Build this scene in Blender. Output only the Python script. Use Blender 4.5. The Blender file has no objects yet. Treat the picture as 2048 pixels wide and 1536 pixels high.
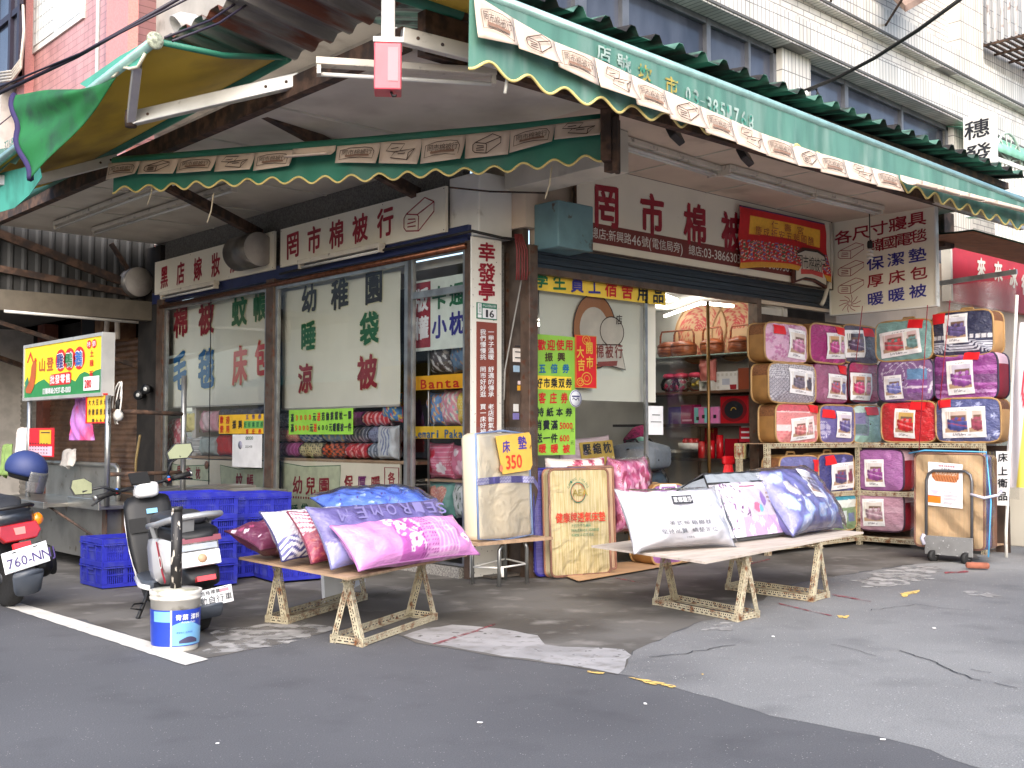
import bpy, bmesh, math, random
import numpy as np
from mathutils import Vector, Matrix
random.seed(7); rng = np.random.default_rng(7)
sc = bpy.context.scene; COL = sc.collection
rad = math.radians

# ------------------------------------------------------------------ camera
CAM = np.array([-6.047, -6.883, 1.2]); FPX = 2218.0
_yaw, _pit = rad(47.7), math.atan2(104, FPX)
FW = np.array([math.cos(_yaw)*math.cos(_pit), math.sin(_yaw)*math.cos(_pit), math.sin(_pit)])
RT = np.array([math.sin(_yaw), -math.cos(_yaw), 0.0]); UP = np.cross(RT, FW)
cd = bpy.data.cameras.new('camera'); cam = bpy.data.objects.new('camera', cd); COL.objects.link(cam)
cd.sensor_width = 36; cd.lens = FPX/2048*36; cd.clip_end = 2000; cd.clip_start = 0.05
cam.matrix_world = Matrix(((RT[0], UP[0], -FW[0], CAM[0]), (RT[1], UP[1], -FW[1], CAM[1]), (RT[2], UP[2], -FW[2], CAM[2]), (0, 0, 0, 1)))
sc.camera = cam

# ------------------------------------------------------------------ daylight: bright thin overcast
SUN_EL, SUN_AZ = 38, 228          # azimuth counter-clockwise from +X: the light comes from behind the camera
w = bpy.data.worlds.new('World'); sc.world = w; w.use_nodes = True
wn = w.node_tree.nodes; sky = wn.new('ShaderNodeTexSky'); sky.sky_type = 'NISHITA'; sky.sun_disc = False
sky.sun_elevation = rad(SUN_EL); sky.sun_rotation = rad(90-SUN_AZ); sky.air_density = 1.0; sky.dust_density = 3.0; sky.ozone_density = 1.0
wn['Background'].inputs[1].default_value = 0.15
w.node_tree.links.new(sky.outputs[0], wn['Background'].inputs[0])
sl = bpy.data.lights.new('sun', 'SUN'); sl.energy = 1.25; sl.angle = rad(70); sl.color = (1, .985, .96)
so = bpy.data.objects.new('sun', sl); COL.objects.link(so); so.location = (-8, -14, 20)
_d = Vector((math.cos(rad(SUN_AZ))*math.cos(rad(SUN_EL)), math.sin(rad(SUN_AZ))*math.cos(rad(SUN_EL)), math.sin(rad(SUN_EL))))
so.rotation_euler = _d.to_track_quat('Z', 'Y').to_euler()
sc.view_settings.view_transform = 'Standard'; sc.view_settings.look = 'None'; sc.view_settings.gamma = 1
sc.view_settings.exposure = 1.45
sc.cycles.max_bounces = 8; sc.cycles.transparent_max_bounces = 16; sc.cycles.diffuse_bounces = 4

# ------------------------------------------------------------------ where things stand (points on real planes)
def ray(px, py): return FW + RT*(px-1024)/FPX - UP*(py-768)/FPX
def onp(px, py, ax, c):
    d = ray(px, py); t = (c-CAM[ax])/d[ax]; return CAM + d*t
def PX(px, py, x=0.): return onp(px, py, 0, x)
def PY(px, py, y=0.): return onp(px, py, 1, y)
def PZ(px, py, z=0.): return onp(px, py, 2, z)

# ------------------------------------------------------------------ scene bookkeeping
def tag(o, label=None, cat=None, group=None, kind=None):
    if label: o['label'] = label
    if cat: o['category'] = cat
    if group: o['group'] = group
    if kind: o['kind'] = kind
    return o
def thing(name, label, cat, loc=(0, 0, 0), rotz=0., group=None):
    o = bpy.data.objects.new(name, None); COL.objects.link(o); o.empty_display_size = .1
    o.location = loc; o.rotation_euler = (0, 0, rotz); o['wl'] = list(map(float, loc)); return tag(o, label, cat, group)
def wloc(p):
    while p.parent: p = p.parent
    return np.array(p['wl']) if 'wl' in p else np.array(p.location)
def dup(root, loc, rotz=0., label=None, group=None):
    r = root.copy(); COL.objects.link(r); r.location = loc; r.rotation_euler = (0, 0, rotz); r['wl'] = list(map(float, loc))
    if label: r['label'] = label
    if group: r['group'] = group
    def rec(a, b):
        for ch in list(a.children):
            c = ch.copy(); COL.objects.link(c); c.parent = b; rec(ch, c)
    rec(root, r); return r

# ------------------------------------------------------------------ materials
def lin(c):
    if isinstance(c, (int, float)): c = (c, c, c)
    if max(c) > 1.001: c = tuple(x/255 for x in c)
    else: return tuple(c)
    return tuple(x/12.92 if x <= .04045 else ((x+.055)/1.055)**2.4 for x in c)
MATS = {}
def mat(name, col=(.5, .5, .5), rough=.6, metal=0., var=.12, scale=6., col2=None, bump=0., bscale=60., coat=0., spec=.5, cbump=0., stretch=(1, 1, 1), edge=(.42, .62), detail=6., emit=0., vc=False, alpha=1., rust=None, rustat=(.55, .62), rscale=9., sheen=0., wear=None):
    if name in MATS: return MATS[name]
    m = bpy.data.materials.new(name); m.use_nodes = True; nt = m.node_tree; N = nt.nodes; Lk = nt.links.new
    b = N['Principled BSDF']; b.inputs['Roughness'].default_value = rough; b.inputs['Metallic'].default_value = metal
    b.inputs['Specular IOR Level'].default_value = spec; b.inputs['Coat Weight'].default_value = coat; b.inputs['Coat Roughness'].default_value = .12
    b.inputs['Sheen Weight'].default_value = sheen
    c = lin(col); tc = N.new('ShaderNodeTexCoord'); mp = N.new('ShaderNodeMapping'); mp.inputs['Scale'].default_value = stretch
    Lk(tc.outputs['Object'], mp.inputs[0])
    def noise(s, d=detail, vec=None):
        n = N.new('ShaderNodeTexNoise'); n.inputs['Scale'].default_value = s; n.inputs['Detail'].default_value = d; Lk((vec or mp).outputs[0], n.inputs['Vector']); return n
    def ramp(src, e):
        r = N.new('ShaderNodeValToRGB'); r.color_ramp.elements[0].position = e[0]; r.color_ramp.elements[1].position = e[1]; Lk(src.outputs['Fac'], r.inputs[0]); return r
    def mixc(f, a, bb):
        x = N.new('ShaderNodeMix'); x.data_type = 'RGBA'; Lk(f.outputs[0], x.inputs['Factor'])
        for s, i in ((a, 'A'), (bb, 'B')):
            if hasattr(s, 'outputs'): Lk(s.outputs['Color'] if 'Color' in s.outputs else s.outputs[2], x.inputs[6 if i == 'A' else 7])
            else: x.inputs[6 if i == 'A' else 7].default_value = (*s, 1)
        return x
    out = None
    if vc:
        a = N.new('ShaderNodeVertexColor'); a.layer_name = 'Col'; out = a
        if var:
            n = noise(scale); hs = N.new('ShaderNodeMix'); hs.data_type = 'RGBA'; hs.blend_type = 'MULTIPLY'; hs.inputs[0].default_value = 1
            rr = N.new('ShaderNodeMapRange'); rr.inputs['To Min'].default_value = 1-var; rr.inputs['To Max'].default_value = 1+var; Lk(n.outputs['Fac'], rr.inputs[0])
            Lk(a.outputs['Color'], hs.inputs[6]); Lk(rr.outputs[0], hs.inputs[7]); out = hs
    else:
        c2 = lin(col2) if col2 is not None else tuple(max(0, x*(1-var*2)) for x in c); n = noise(scale)
        out = mixc(ramp(n, edge), c, c2)
    if rust is not None:
        n2 = noise(rscale, 9.); out = mixc(ramp(n2, rustat), out, lin(rust))
    Lk(out.outputs['Color'] if 'Color' in out.outputs else out.outputs[2], b.inputs['Base Color'])
    if emit:
        b.inputs['Emission Color'].default_value = (*c, 1); b.inputs['Emission Strength'].default_value = emit
    if bump:
        bn = noise(bscale, 5.); bp = N.new('ShaderNodeBump'); bp.inputs['Strength'].default_value = bump; bp.inputs['Distance'].default_value = .01; Lk(bn.outputs['Fac'], bp.inputs['Height']); Lk(bp.outputs[0], b.inputs['Normal'])
    if cbump:
        m2 = N.new('ShaderNodeMapping'); m2.inputs['Scale'].default_value = (10, 10, 22); m2.inputs['Rotation'].default_value = (.5, .6, .4); Lk(tc.outputs['Object'], m2.inputs[0])
        cn = noise(1.4, 4., m2); cn.inputs['Distortion'].default_value = 1.6; bp = N.new('ShaderNodeBump'); bp.inputs['Strength'].default_value = cbump; bp.inputs['Distance'].default_value = .06; Lk(cn.outputs['Fac'], bp.inputs['Height']); Lk(bp.outputs[0], b.inputs['Coat Normal'])
        if not bump:
            b2 = N.new('ShaderNodeBump'); b2.inputs['Strength'].default_value = cbump*.4; b2.inputs['Distance'].default_value = .03; Lk(cn.outputs['Fac'], b2.inputs['Height']); Lk(b2.outputs[0], b.inputs['Normal'])
    if wear:
        wr = ramp(noise(wear[2], 8.), wear[:2]); Lk(wr.outputs[0], b.inputs['Alpha'])
    if alpha < 1: b.inputs['Alpha'].default_value = alpha
    MATS[name] = m; return m
def flat(rgb, rough=.55, coat=0., name=None, **k):
    n = name or 'paint_%d_%d_%d' % tuple(int(x) for x in rgb)
    return mat(n, rgb, rough=rough, var=.06, coat=coat, **k)
def clear_mat(name, tint=(.93, .97, .95), rough=.02, ior=1.5, wr=0., wscale=9., haze=0.):
    m = bpy.data.materials.new(name); m.use_nodes = True; nt = m.node_tree; N = nt.nodes; Lk = nt.links.new
    N.remove(N['Principled BSDF']); o = N['Material Output']
    t = N.new('ShaderNodeBsdfTransparent'); t.inputs[0].default_value = (*tint, 1); g = N.new('ShaderNodeBsdfGlossy'); g.inputs['Roughness'].default_value = rough
    f = N.new('ShaderNodeFresnel'); f.inputs[0].default_value = ior; mx = N.new('ShaderNodeMixShader'); Lk(f.outputs[0], mx.inputs[0]); Lk(t.outputs[0], mx.inputs[1]); Lk(g.outputs[0], mx.inputs[2])
    if wr:
        tc = N.new('ShaderNodeTexCoord'); n = N.new('ShaderNodeTexNoise'); n.inputs['Scale'].default_value = wscale; n.inputs['Detail'].default_value = 4; n.inputs['Distortion'].default_value = 1.5
        bp = N.new('ShaderNodeBump'); bp.inputs['Strength'].default_value = wr; bp.inputs['Distance'].default_value = .05; Lk(tc.outputs['Object'], n.inputs['Vector']); Lk(n.outputs['Fac'], bp.inputs['Height']); Lk(bp.outputs[0], g.inputs['Normal']); Lk(bp.outputs[0], f.inputs['Normal'])
    last = mx
    if haze:
        d = N.new('ShaderNodeBsdfDiffuse'); d.inputs[0].default_value = (.85, .87, .9, 1); m2 = N.new('ShaderNodeMixShader'); m2.inputs[0].default_value = haze; Lk(mx.outputs[0], m2.inputs[1]); Lk(d.outputs[0], m2.inputs[2]); last = m2
    Lk(last.outputs[0], o.inputs[0]); return m

# ------------------------------------------------------------------ mesh builder (world or local coordinates, optional frame)
class Fr:                       # a flat frame: a along u, b along v, c along the outward normal
    def __init__(s, o, u, v): s.o = np.array(o, float); s.u = np.array(u, float); s.v = np.array(v, float); s.u /= np.linalg.norm(s.u); s.v /= np.linalg.norm(s.v); s.n = np.cross(s.u, s.v)
    def __call__(s, a, b, c=0.): return s.o + a*s.u + b*s.v + c*s.n
    def off(s, a, b, c=0.): return Fr(s(a, b, c), s.u, s.v)
IDF = Fr((0, 0, 0), (1, 0, 0), (0, 1, 0))
def FR(y=0., x=0., z=0.): return Fr((x, y, z), (1, 0, 0), (0, 0, 1))       # faces -Y (right shopfront)
def FL(x=0., y=0., z=0.): return Fr((x, y, z), (0, -1, 0), (0, 0, 1))      # faces -X (left shopfront)
class MB:
    def __init__(s, fr=None): s.v = []; s.f = []; s.mi = []; s.sm = []; s.col = {}; s.fr = fr or IDF; s.bv = 0
    def add(s, vs, fs, mi=0, smooth=False, cols=None):
        o = len(s.v); s.v += [tuple(p) for p in vs]
        if cols is not None:
            for i, c in enumerate(cols): s.col[o+i] = c
        for f in fs: s.f.append([i+o for i in f]); s.mi.append(mi); s.sm.append(smooth)
        return s
    def box(s, a0, a1, b0, b1, c0, c1, mi=0, fr=None):
        F = fr or s.fr; P = [F(a, b, c) for c in (c0, c1) for b in (b0, b1) for a in (a0, a1)]
        return s.add(P, [(0, 2, 3, 1), (4, 5, 7, 6), (0, 1, 5, 4), (2, 6, 7, 3), (0, 4, 6, 2), (1, 3, 7, 5)], mi)
    def quad(s, a0, a1, b0, b1, c=0., mi=0, fr=None):
        F = fr or s.fr; return s.add([F(a0, b0, c), F(a1, b0, c), F(a1, b1, c), F(a0, b1, c)], [(0, 1, 2, 3)], mi)
    def poly(s, pts, c=0., mi=0, fr=None, thick=0.):
        F = fr or s.fr; n = len(pts); top = [F(a, b, c) for a, b in pts]
        if not thick: return s.add(top, [tuple(range(n))], mi)
        bot = [F(a, b, c-thick) for a, b in pts]
        return s.add(top+bot, [tuple(range(n)), tuple(range(2*n-1, n-1, -1))]+[(i, i+n, (i+1) % n+n, (i+1) % n) for i in range(n)], mi)
    def ring(s, pts, w, c=0., mi=0, fr=None, closed=True):       # a drawn line of width w along 2-D points
        F = fr or s.fr; P = np.array(pts, float); n = len(P); L = []; R_ = []
        for i in range(n):
            if closed: a, b = P[i-1], P[(i+1) % n]
            else: a, b = P[max(i-1, 0)], P[min(i+1, n-1)]
            d = b-a; d /= (np.linalg.norm(d)+1e-9); q = np.array([-d[1], d[0]])*w/2; L.append(P[i]+q); R_.append(P[i]-q)
        vs = [F(*p, c) for p in L]+[F(*p, c) for p in R_]; m = n if closed else n-1
        return s.add(vs, [(i, i+n, (i+1) % n+n, (i+1) % n) for i in range(m)], mi)
    def tube(s, pts, r, n=8, mi=0, caps=True, closed=False):
        P = [np.array(p, float) for p in pts]; k = len(P); R_ = r if hasattr(r, '__len__') else [r]*k; vs = []; prev = None
        for i in range(k):
            a = P[i-1] if (i or closed) else P[i]; b = P[(i+1) % k] if (i < k-1 or closed) else P[i]
            t = b-a; t /= (np.linalg.norm(t)+1e-12)
            if prev is None: h = np.array([0, 0, 1.]) if abs(t[2]) < .9 else np.array([1., 0, 0])
            else: h = prev
            x = h-t*(h@t); x /= (np.linalg.norm(x)+1e-12); prev = x; y = np.cross(t, x)
            for j in range(n):
                g = 2*math.pi*j/n; vs.append(P[i]+R_[i]*(math.cos(g)*x+math.sin(g)*y))
        fs = []; m = k if closed else k-1
        for i in range(m):
            for j in range(n): a = i*n; b = ((i+1) % k)*n; fs.append((a+j, a+(j+1) % n, b+(j+1) % n, b+j))
        if caps and not closed: fs += [tuple(range(n-1, -1, -1)), tuple(range((k-1)*n, k*n))]
        return s.add(vs, fs, mi, True)
    def bar(s, p0, p1, w, h, up=(0, 0, 1), mi=0):                # rectangular bar between two points
        p0, p1 = np.array(p0, float), np.array(p1, float); t = p1-p0; Ln = np.linalg.norm(t); t /= Ln; u = np.array(up, float)
        x = np.cross(u, t)
        if np.linalg.norm(x) < 1e-6: x = np.cross((1, 0, 0), t)
        F = Fr(p0, t, np.cross(t, x/np.linalg.norm(x))); return s.box(0, Ln, -h/2, h/2, -w/2, w/2, mi, F)
    def lathe(s, prof, o=(0, 0, 0), ax=(0, 0, 1), n=20, mi=0, sc2=(1, 1)):
        o = np.array(o, float); t = np.array(ax, float); t /= np.linalg.norm(t); h = np.array([1., 0, 0]) if abs(t[0]) < .9 else np.array([0, 1., 0])
        x = h-t*(h@t); x /= np.linalg.norm(x); y = np.cross(t, x); vs = []; fs = []; k = len(prof)
        for r, z in prof:
            for j in range(n): g = 2*math.pi*j/n; vs.append(o+t*z+r*(math.cos(g)*x*sc2[0]+math.sin(g)*y*sc2[1]))
        for i in range(k-1):
            for j in range(n): fs.append((i*n+j, i*n+(j+1) % n, (i+1)*n+(j+1) % n, (i+1)*n+j))
        if prof[0][0] > 1e-4: fs.append(tuple(range(n-1, -1, -1)))
        if prof[-1][0] > 1e-4: fs.append(tuple(range((k-1)*n, k*n)))
        return s.add(vs, fs, mi, True)
    def sheet(s, fn, nu, nv, mi=0, cols=None, smooth=True, flip=False):  # fn(U,V)->(N,3), U,V in 0..1
        U, V_ = np.meshgrid(np.linspace(0, 1, nu+1), np.linspace(0, 1, nv+1)); U = U.ravel(); V_ = V_.ravel()
        P = fn(U, V_); C = cols(U, V_) if cols else None; w_ = nu+1
        fs = [(j*w_+i, j*w_+i+1, (j+1)*w_+i+1, (j+1)*w_+i) for j in range(nv) for i in range(nu)]
        if flip: fs = [f[::-1] for f in fs]
        return s.add(P, fs, mi, smooth, C)
    def build(s, name, mats, parent=None, local=False, bevel=0., smooth=None, label=None, cat=None, group=None, kind=None, solid=0.):
        V_ = np.array(s.v, float)
        if parent is not None:
            if not local: V_ = V_-wloc(parent)
            loc = None
        elif local: loc = np.zeros(3)
        else:
            loc = np.array([(V_[:, 0].min()+V_[:, 0].max())/2, (V_[:, 1].min()+V_[:, 1].max())/2, V_[:, 2].min()]); V_ = V_-loc
        me = bpy.data.meshes.new(name); me.from_pydata(V_.tolist(), [], s.f); me.polygons.foreach_set('material_index', s.mi)
        me.polygons.foreach_set('use_smooth', s.sm if smooth is None else [smooth]*len(s.f))
        for m in (mats if isinstance(mats, (list, tuple)) else [mats]): me.materials.append(m)
        if s.col:
            A = np.ones((len(s.v), 4), np.float32); A[:, :3] = .5
            for i, c in s.col.items(): A[i, :3] = c
            at = me.color_attributes.new('Col', 'FLOAT_COLOR', 'POINT'); at.data.foreach_set('color', A.ravel())
        o = bpy.data.objects.new(name, me); COL.objects.link(o)
        if parent is not None: o.parent = parent
        elif loc is not None: o.location = loc
        if bevel:
            bm = o.modifiers.new('bevel', 'BEVEL'); bm.width = bevel; bm.segments = 2; bm.limit_method = 'ANGLE'
        if solid:
            sm_ = o.modifiers.new('solid', 'SOLIDIFY'); sm_.thickness = solid; sm_.offset = 0
        me.update(); return tag(o, label, cat, group, kind)

# ------------------------------------------------------------------ lettering (Blender's own built-in font and its fallbacks)
_G = {}
_tc = bpy.data.curves.new('glyph', 'FONT'); _to = bpy.data.objects.new('glyph', _tc); COL.objects.link(_to); _tc.resolution_u = 2
def glyph(ch, bold=0.):
    k = (ch, round(bold, 3))
    if k not in _G:
        _tc.body = ch; _tc.offset = bold; _tc.size = 1; _tc.fill_mode = 'BOTH'
        bpy.context.view_layer.update(); dg = bpy.context.evaluated_depsgraph_get(); e = _to.evaluated_get(dg); me = e.to_mesh()
        V_ = np.array([v.co[:2] for v in me.vertices]) if len(me.vertices) else np.zeros((0, 2)); F_ = [list(p.vertices) for p in me.polygons]; e.to_mesh_clear()
        _G[k] = (V_, F_)
    return _G[k]
def is_cjk(c): return ord(c) > 0x2E80
def letter(mb, ch, a, b, w, h, mi=0, bold=0., c=.003, fr=None, rise=0., slant=0., rot=0., fit=True, bend=None):
    """one character filling the box centred at a,b"""
    V_, F_ = glyph(ch)
    if not len(V_): return
    if is_cjk(ch) and ch not in '一': x0, x1, y0, y1 = 0.03, .97, -.1, .86
    elif ch == '一': x0, x1, y0, y1 = 0.03, .97, -.1, .86
    else: x0, x1, y0, y1 = V_[:, 0].min(), V_[:, 0].max(), (-.02 if ch not in '-–·:+()（）,.' else -.02), .75
    X = ((V_[:, 0]-x0)/(x1-x0)-.5)*w; Y = ((V_[:, 1]-y0)/(y1-y0)-.5)*h
    Y2 = Y+X*rise; X2 = X+Y*slant
    if rot: cr, sr = math.cos(rot), math.sin(rot); X2, Y2 = X2*cr-Y2*sr, X2*sr+Y2*cr
    F = fr or mb.fr; q = bold*h*1.2
    for k, (dx, dy) in enumerate([(0, 0)] if not bold else [(q, .6*q), (-q, -.6*q), (.6*q, -q), (-.6*q, q)]): mb.add([F(a+x+dx, b+y+dy, c+k*.0004) for x, y in zip(X2, Y2)], F_, mi)
def text(mb, s, a, b, h, mi=0, bold=.012, w=None, pitch=None, c=.003, fr=None, rise=.05, slant=0., vertical=False, jit=0., slope=0.):
    """a row (or column) of characters; a,b = centre of the first cell for CJK rows with pitch, else left-centre"""
    if vertical:
        p = pitch or h*1.08
        for i, ch in enumerate(s):
            if ch != ' ': letter(mb, ch, a, b-i*p, w or h, h, mi, bold, c, fr, rise, slant, random.uniform(-jit, jit))
        return
    x = a
    for ch in s:
        if is_cjk(ch): cw = w or h; adv = pitch or cw*1.06
        else:
            V_, _ = glyph(ch); cw = (V_[:, 0].max()-V_[:, 0].min())*h/.75*(w/h if w else 1) if len(V_) else h*.3; adv = cw+h*.1
        if ch != ' ': letter(mb, ch, x+(cw/2 if not (is_cjk(ch) and pitch) else 0), b+slope*(x-a), cw, h, mi, bold, c, fr, rise if is_cjk(ch) else 0, slant, random.uniform(-jit, jit))
        x += adv
    return x
# ------------------------------------------------------------------ common materials
M = dict(
 white=mat('white_paint', (222, 220, 214), .5, var=.05, scale=3, rust=(150, 140, 125), rustat=(.66, .8), rscale=5),
 cream=mat('cream_paint', (206, 200, 186), .6, var=.08, scale=2.5, rust=(120, 110, 98), rustat=(.64, .85), rscale=3),
 board=mat('sign_board', (226, 220, 204), .45, var=.03, scale=2, rust=(120, 112, 100), rustat=(.70, .82), rscale=16),
 speck=mat('speckled_board', (228, 224, 214), .5, var=.02, rust=(70, 62, 55), rustat=(.665, .69), rscale=42),
 soffit=mat('soffit_board', (208, 190, 172), .7, var=.07, scale=1.6, stretch=(1, 1, 1), rust=(140, 118, 98), rustat=(.6, .85), rscale=2.2),
 darkwall=mat('dark_grey_wall', (112, 110, 106), .9, var=.2, scale=60, bump=.3),
 steel=mat('galvanised_steel', (168, 170, 170), .38, metal=.85, var=.15, scale=7),
 stainless=mat('stainless_steel', (178, 176, 170), .3, metal=.9, var=.12, scale=4, stretch=(1, 1, 8)),
 alu=mat('aluminium', (205, 203, 198), .42, metal=.6, var=.06, scale=5, rust=(110, 104, 98), rustat=(.66, .8), rscale=8),
 brown=mat('brown_steel', (98, 80, 68), .45, metal=.3, var=.2, scale=9, rust=(92, 50, 30), rustat=(.56, .7), rscale=14),
 copper=mat('copper_tube', (132, 84, 62), .3, metal=.8, var=.2, scale=20),
 rusty=mat('rusty_iron', (96, 72, 58), .85, var=.3, scale=11, rust=(54, 44, 40), rustat=(.45, .6), rscale=7),
 black=mat('black_rubber', (22, 22, 23), .7, var=.1, scale=30),
 blackpl=mat('black_plastic', (26, 27, 30), .42, var=.08, scale=30),
 greypl=mat('grey_plastic', (62, 64, 70), .5, var=.08, scale=30),
 wire=mat('wire_insulation', (26, 24, 24), .6, var=.1),
 navy=mat('navy_paint', (34, 44, 86), .5, var=.12, scale=8),
 shutterblue=mat('blue_black_shutter', (38, 50, 62), .5, var=.25, scale=6, stretch=(.4, 1, 8)),
 tilew=None, gold=flat((214, 170, 60)), red=flat((196, 22, 30)), crimson=mat('crimson_lettering', (150, 26, 46), .5, var=.1, scale=5, rust=(172, 74, 84), rustat=(.56, .8), rscale=7), kblue=mat('blue_lettering', (48, 46, 138), .5, var=.1, rust=(90, 88, 160), rustat=(.56, .8), rscale=8), kgreen=mat('green_lettering', (26, 106, 66), .5, var=.1, rust=(74, 134, 100), rustat=(.56, .8), rscale=8), ink=mat('black_lettering', (28, 30, 38), .5, var=.1, rust=(62, 64, 70), rustat=(.56, .8), rscale=8), yellow=flat((240, 206, 70)), lime=flat((150, 206, 60)),
 paperw=flat((232, 232, 234), .6), kraft=mat('kraft_paper', (206, 186, 168), .75, var=.06, scale=4, rust=(166, 136, 112), rustat=(.55, .95), rscale=2.5), sepia=flat((66, 46, 36), .8), sepia2=flat((136, 104, 86), .8),
 green_cloth=mat('green_canvas', (40, 116, 94), .55, var=.1, scale=3, rust=(70, 104, 92), rustat=(.52, .8), rscale=2.2, bump=.15, bscale=160),
 yellow_cloth=mat('yellow_canvas', (206, 172, 52), .7, var=.1, scale=2, rust=(120, 94, 40), rustat=(.48, .72), rscale=1.6, stretch=(1, .5, 1)),  # yellow brightened to stand in for daylight coming through the cloth
 trim=flat((226, 204, 128), .6), tube=mat('lamp_tube_unlit', (214, 212, 206), .25, var=.04), lamphouse=mat('lamp_housing', (206, 198, 184), .45, var=.05, rust=(90, 80, 70), rustat=(.6, .75), rscale=14),
 wood=mat('raw_plywood', (176, 146, 118), .7, var=.12, scale=3, stretch=(8, 1, 1), rust=(120, 92, 70), rustat=(.6, .8), rscale=3),
 card=mat('brown_cardboard', (188, 150, 112), .8, var=.08, scale=4),
)
def tiles(name, c1, c2, mortar, sw, sh, off=.5, rough=.35, axis='x', msize=.012, squash=1.):
    m = bpy.data.materials.new(name); m.use_nodes = True; nt = m.node_tree; N = nt.nodes; Lk = nt.links.new; b = N['Principled BSDF']; b.inputs['Roughness'].default_value = rough
    tc = N.new('ShaderNodeTexCoord'); sp = N.new('ShaderNodeSeparateXYZ'); cb = N.new('ShaderNodeCombineXYZ'); Lk(tc.outputs['Object'], sp.inputs[0])
    Lk(sp.outputs[0 if axis == 'x' else 1], cb.inputs[0]); Lk(sp.outputs[2], cb.inputs[1])
    br = N.new('ShaderNodeTexBrick'); br.offset = off; br.inputs['Scale'].default_value = 1; br.inputs['Brick Width'].default_value = sw; br.inputs['Row Height'].default_value = sh; br.inputs['Mortar Size'].default_value = msize
    br.inputs['Color1'].default_value = (*lin(c1), 1); br.inputs['Color2'].default_value = (*lin(c2), 1); br.inputs['Mortar'].default_value = (*lin(mortar), 1); Lk(cb.outputs[0], br.inputs[0])
    n = N.new('ShaderNodeTexNoise'); n.inputs['Scale'].default_value = 1.6; n.inputs['Detail'].default_value = 7; mp_ = N.new('ShaderNodeMapping'); mp_.inputs['Scale'].default_value = (2.2, 2.2, .28); Lk(tc.outputs['Object'], mp_.inputs[0]); Lk(mp_.outputs[0], n.inputs[0])
    mr = N.new('ShaderNodeMapRange'); mr.inputs[1].default_value = .35; mr.inputs[2].default_value = .7; mr.inputs[3].default_value = .70; mr.inputs[4].default_value = 1.0; Lk(n.outputs[0], mr.inputs[0])
    mu = N.new('ShaderNodeMix'); mu.data_type = 'RGBA'; mu.blend_type = 'MULTIPLY'; mu.inputs[0].default_value = 1; Lk(br.outputs[0], mu.inputs[6]); Lk(mr.outputs[0], mu.inputs[7]); Lk(mu.outputs[2], b.inputs['Base Color']); return m
TW_v = tiles('white_wall_tile_upright', (226, 222, 214), (212, 206, 196), (120, 116, 112), .075, .26, 0, msize=.006)
TW_h = tiles('white_wall_tile_brick', (228, 222, 212), (214, 208, 198), (132, 126, 120), .24, .075, .5, msize=.006)
TW_p = tiles('pink_wall_tile', (214, 160, 156), (202, 148, 146), (164, 122, 120), .30, .10, .5, axis='y', msize=.006)
TW_p2 = mat('pink_pier_tile', (206, 140, 134), .4, var=.08, scale=40)
GLASS = clear_mat('window_glass', (.96, .97, .96)); GLASSD = mat('dark_window_glass', (66, 70, 84), .14, var=.25, scale=1.2, spec=.6, rust=(96, 100, 112), rustat=(.45, .8), rscale=1.6, stretch=(1, 1, .35))
WRAP = clear_mat('clear_plastic_wrap', (.97, .97, .98), .10, 1.4, wr=.4, wscale=6, haze=.015)
CURTAIN = clear_mat('clear_vinyl_curtain', (.93, .93, .92), .1, 1.45, wr=.5, wscale=3, haze=.12)

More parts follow.
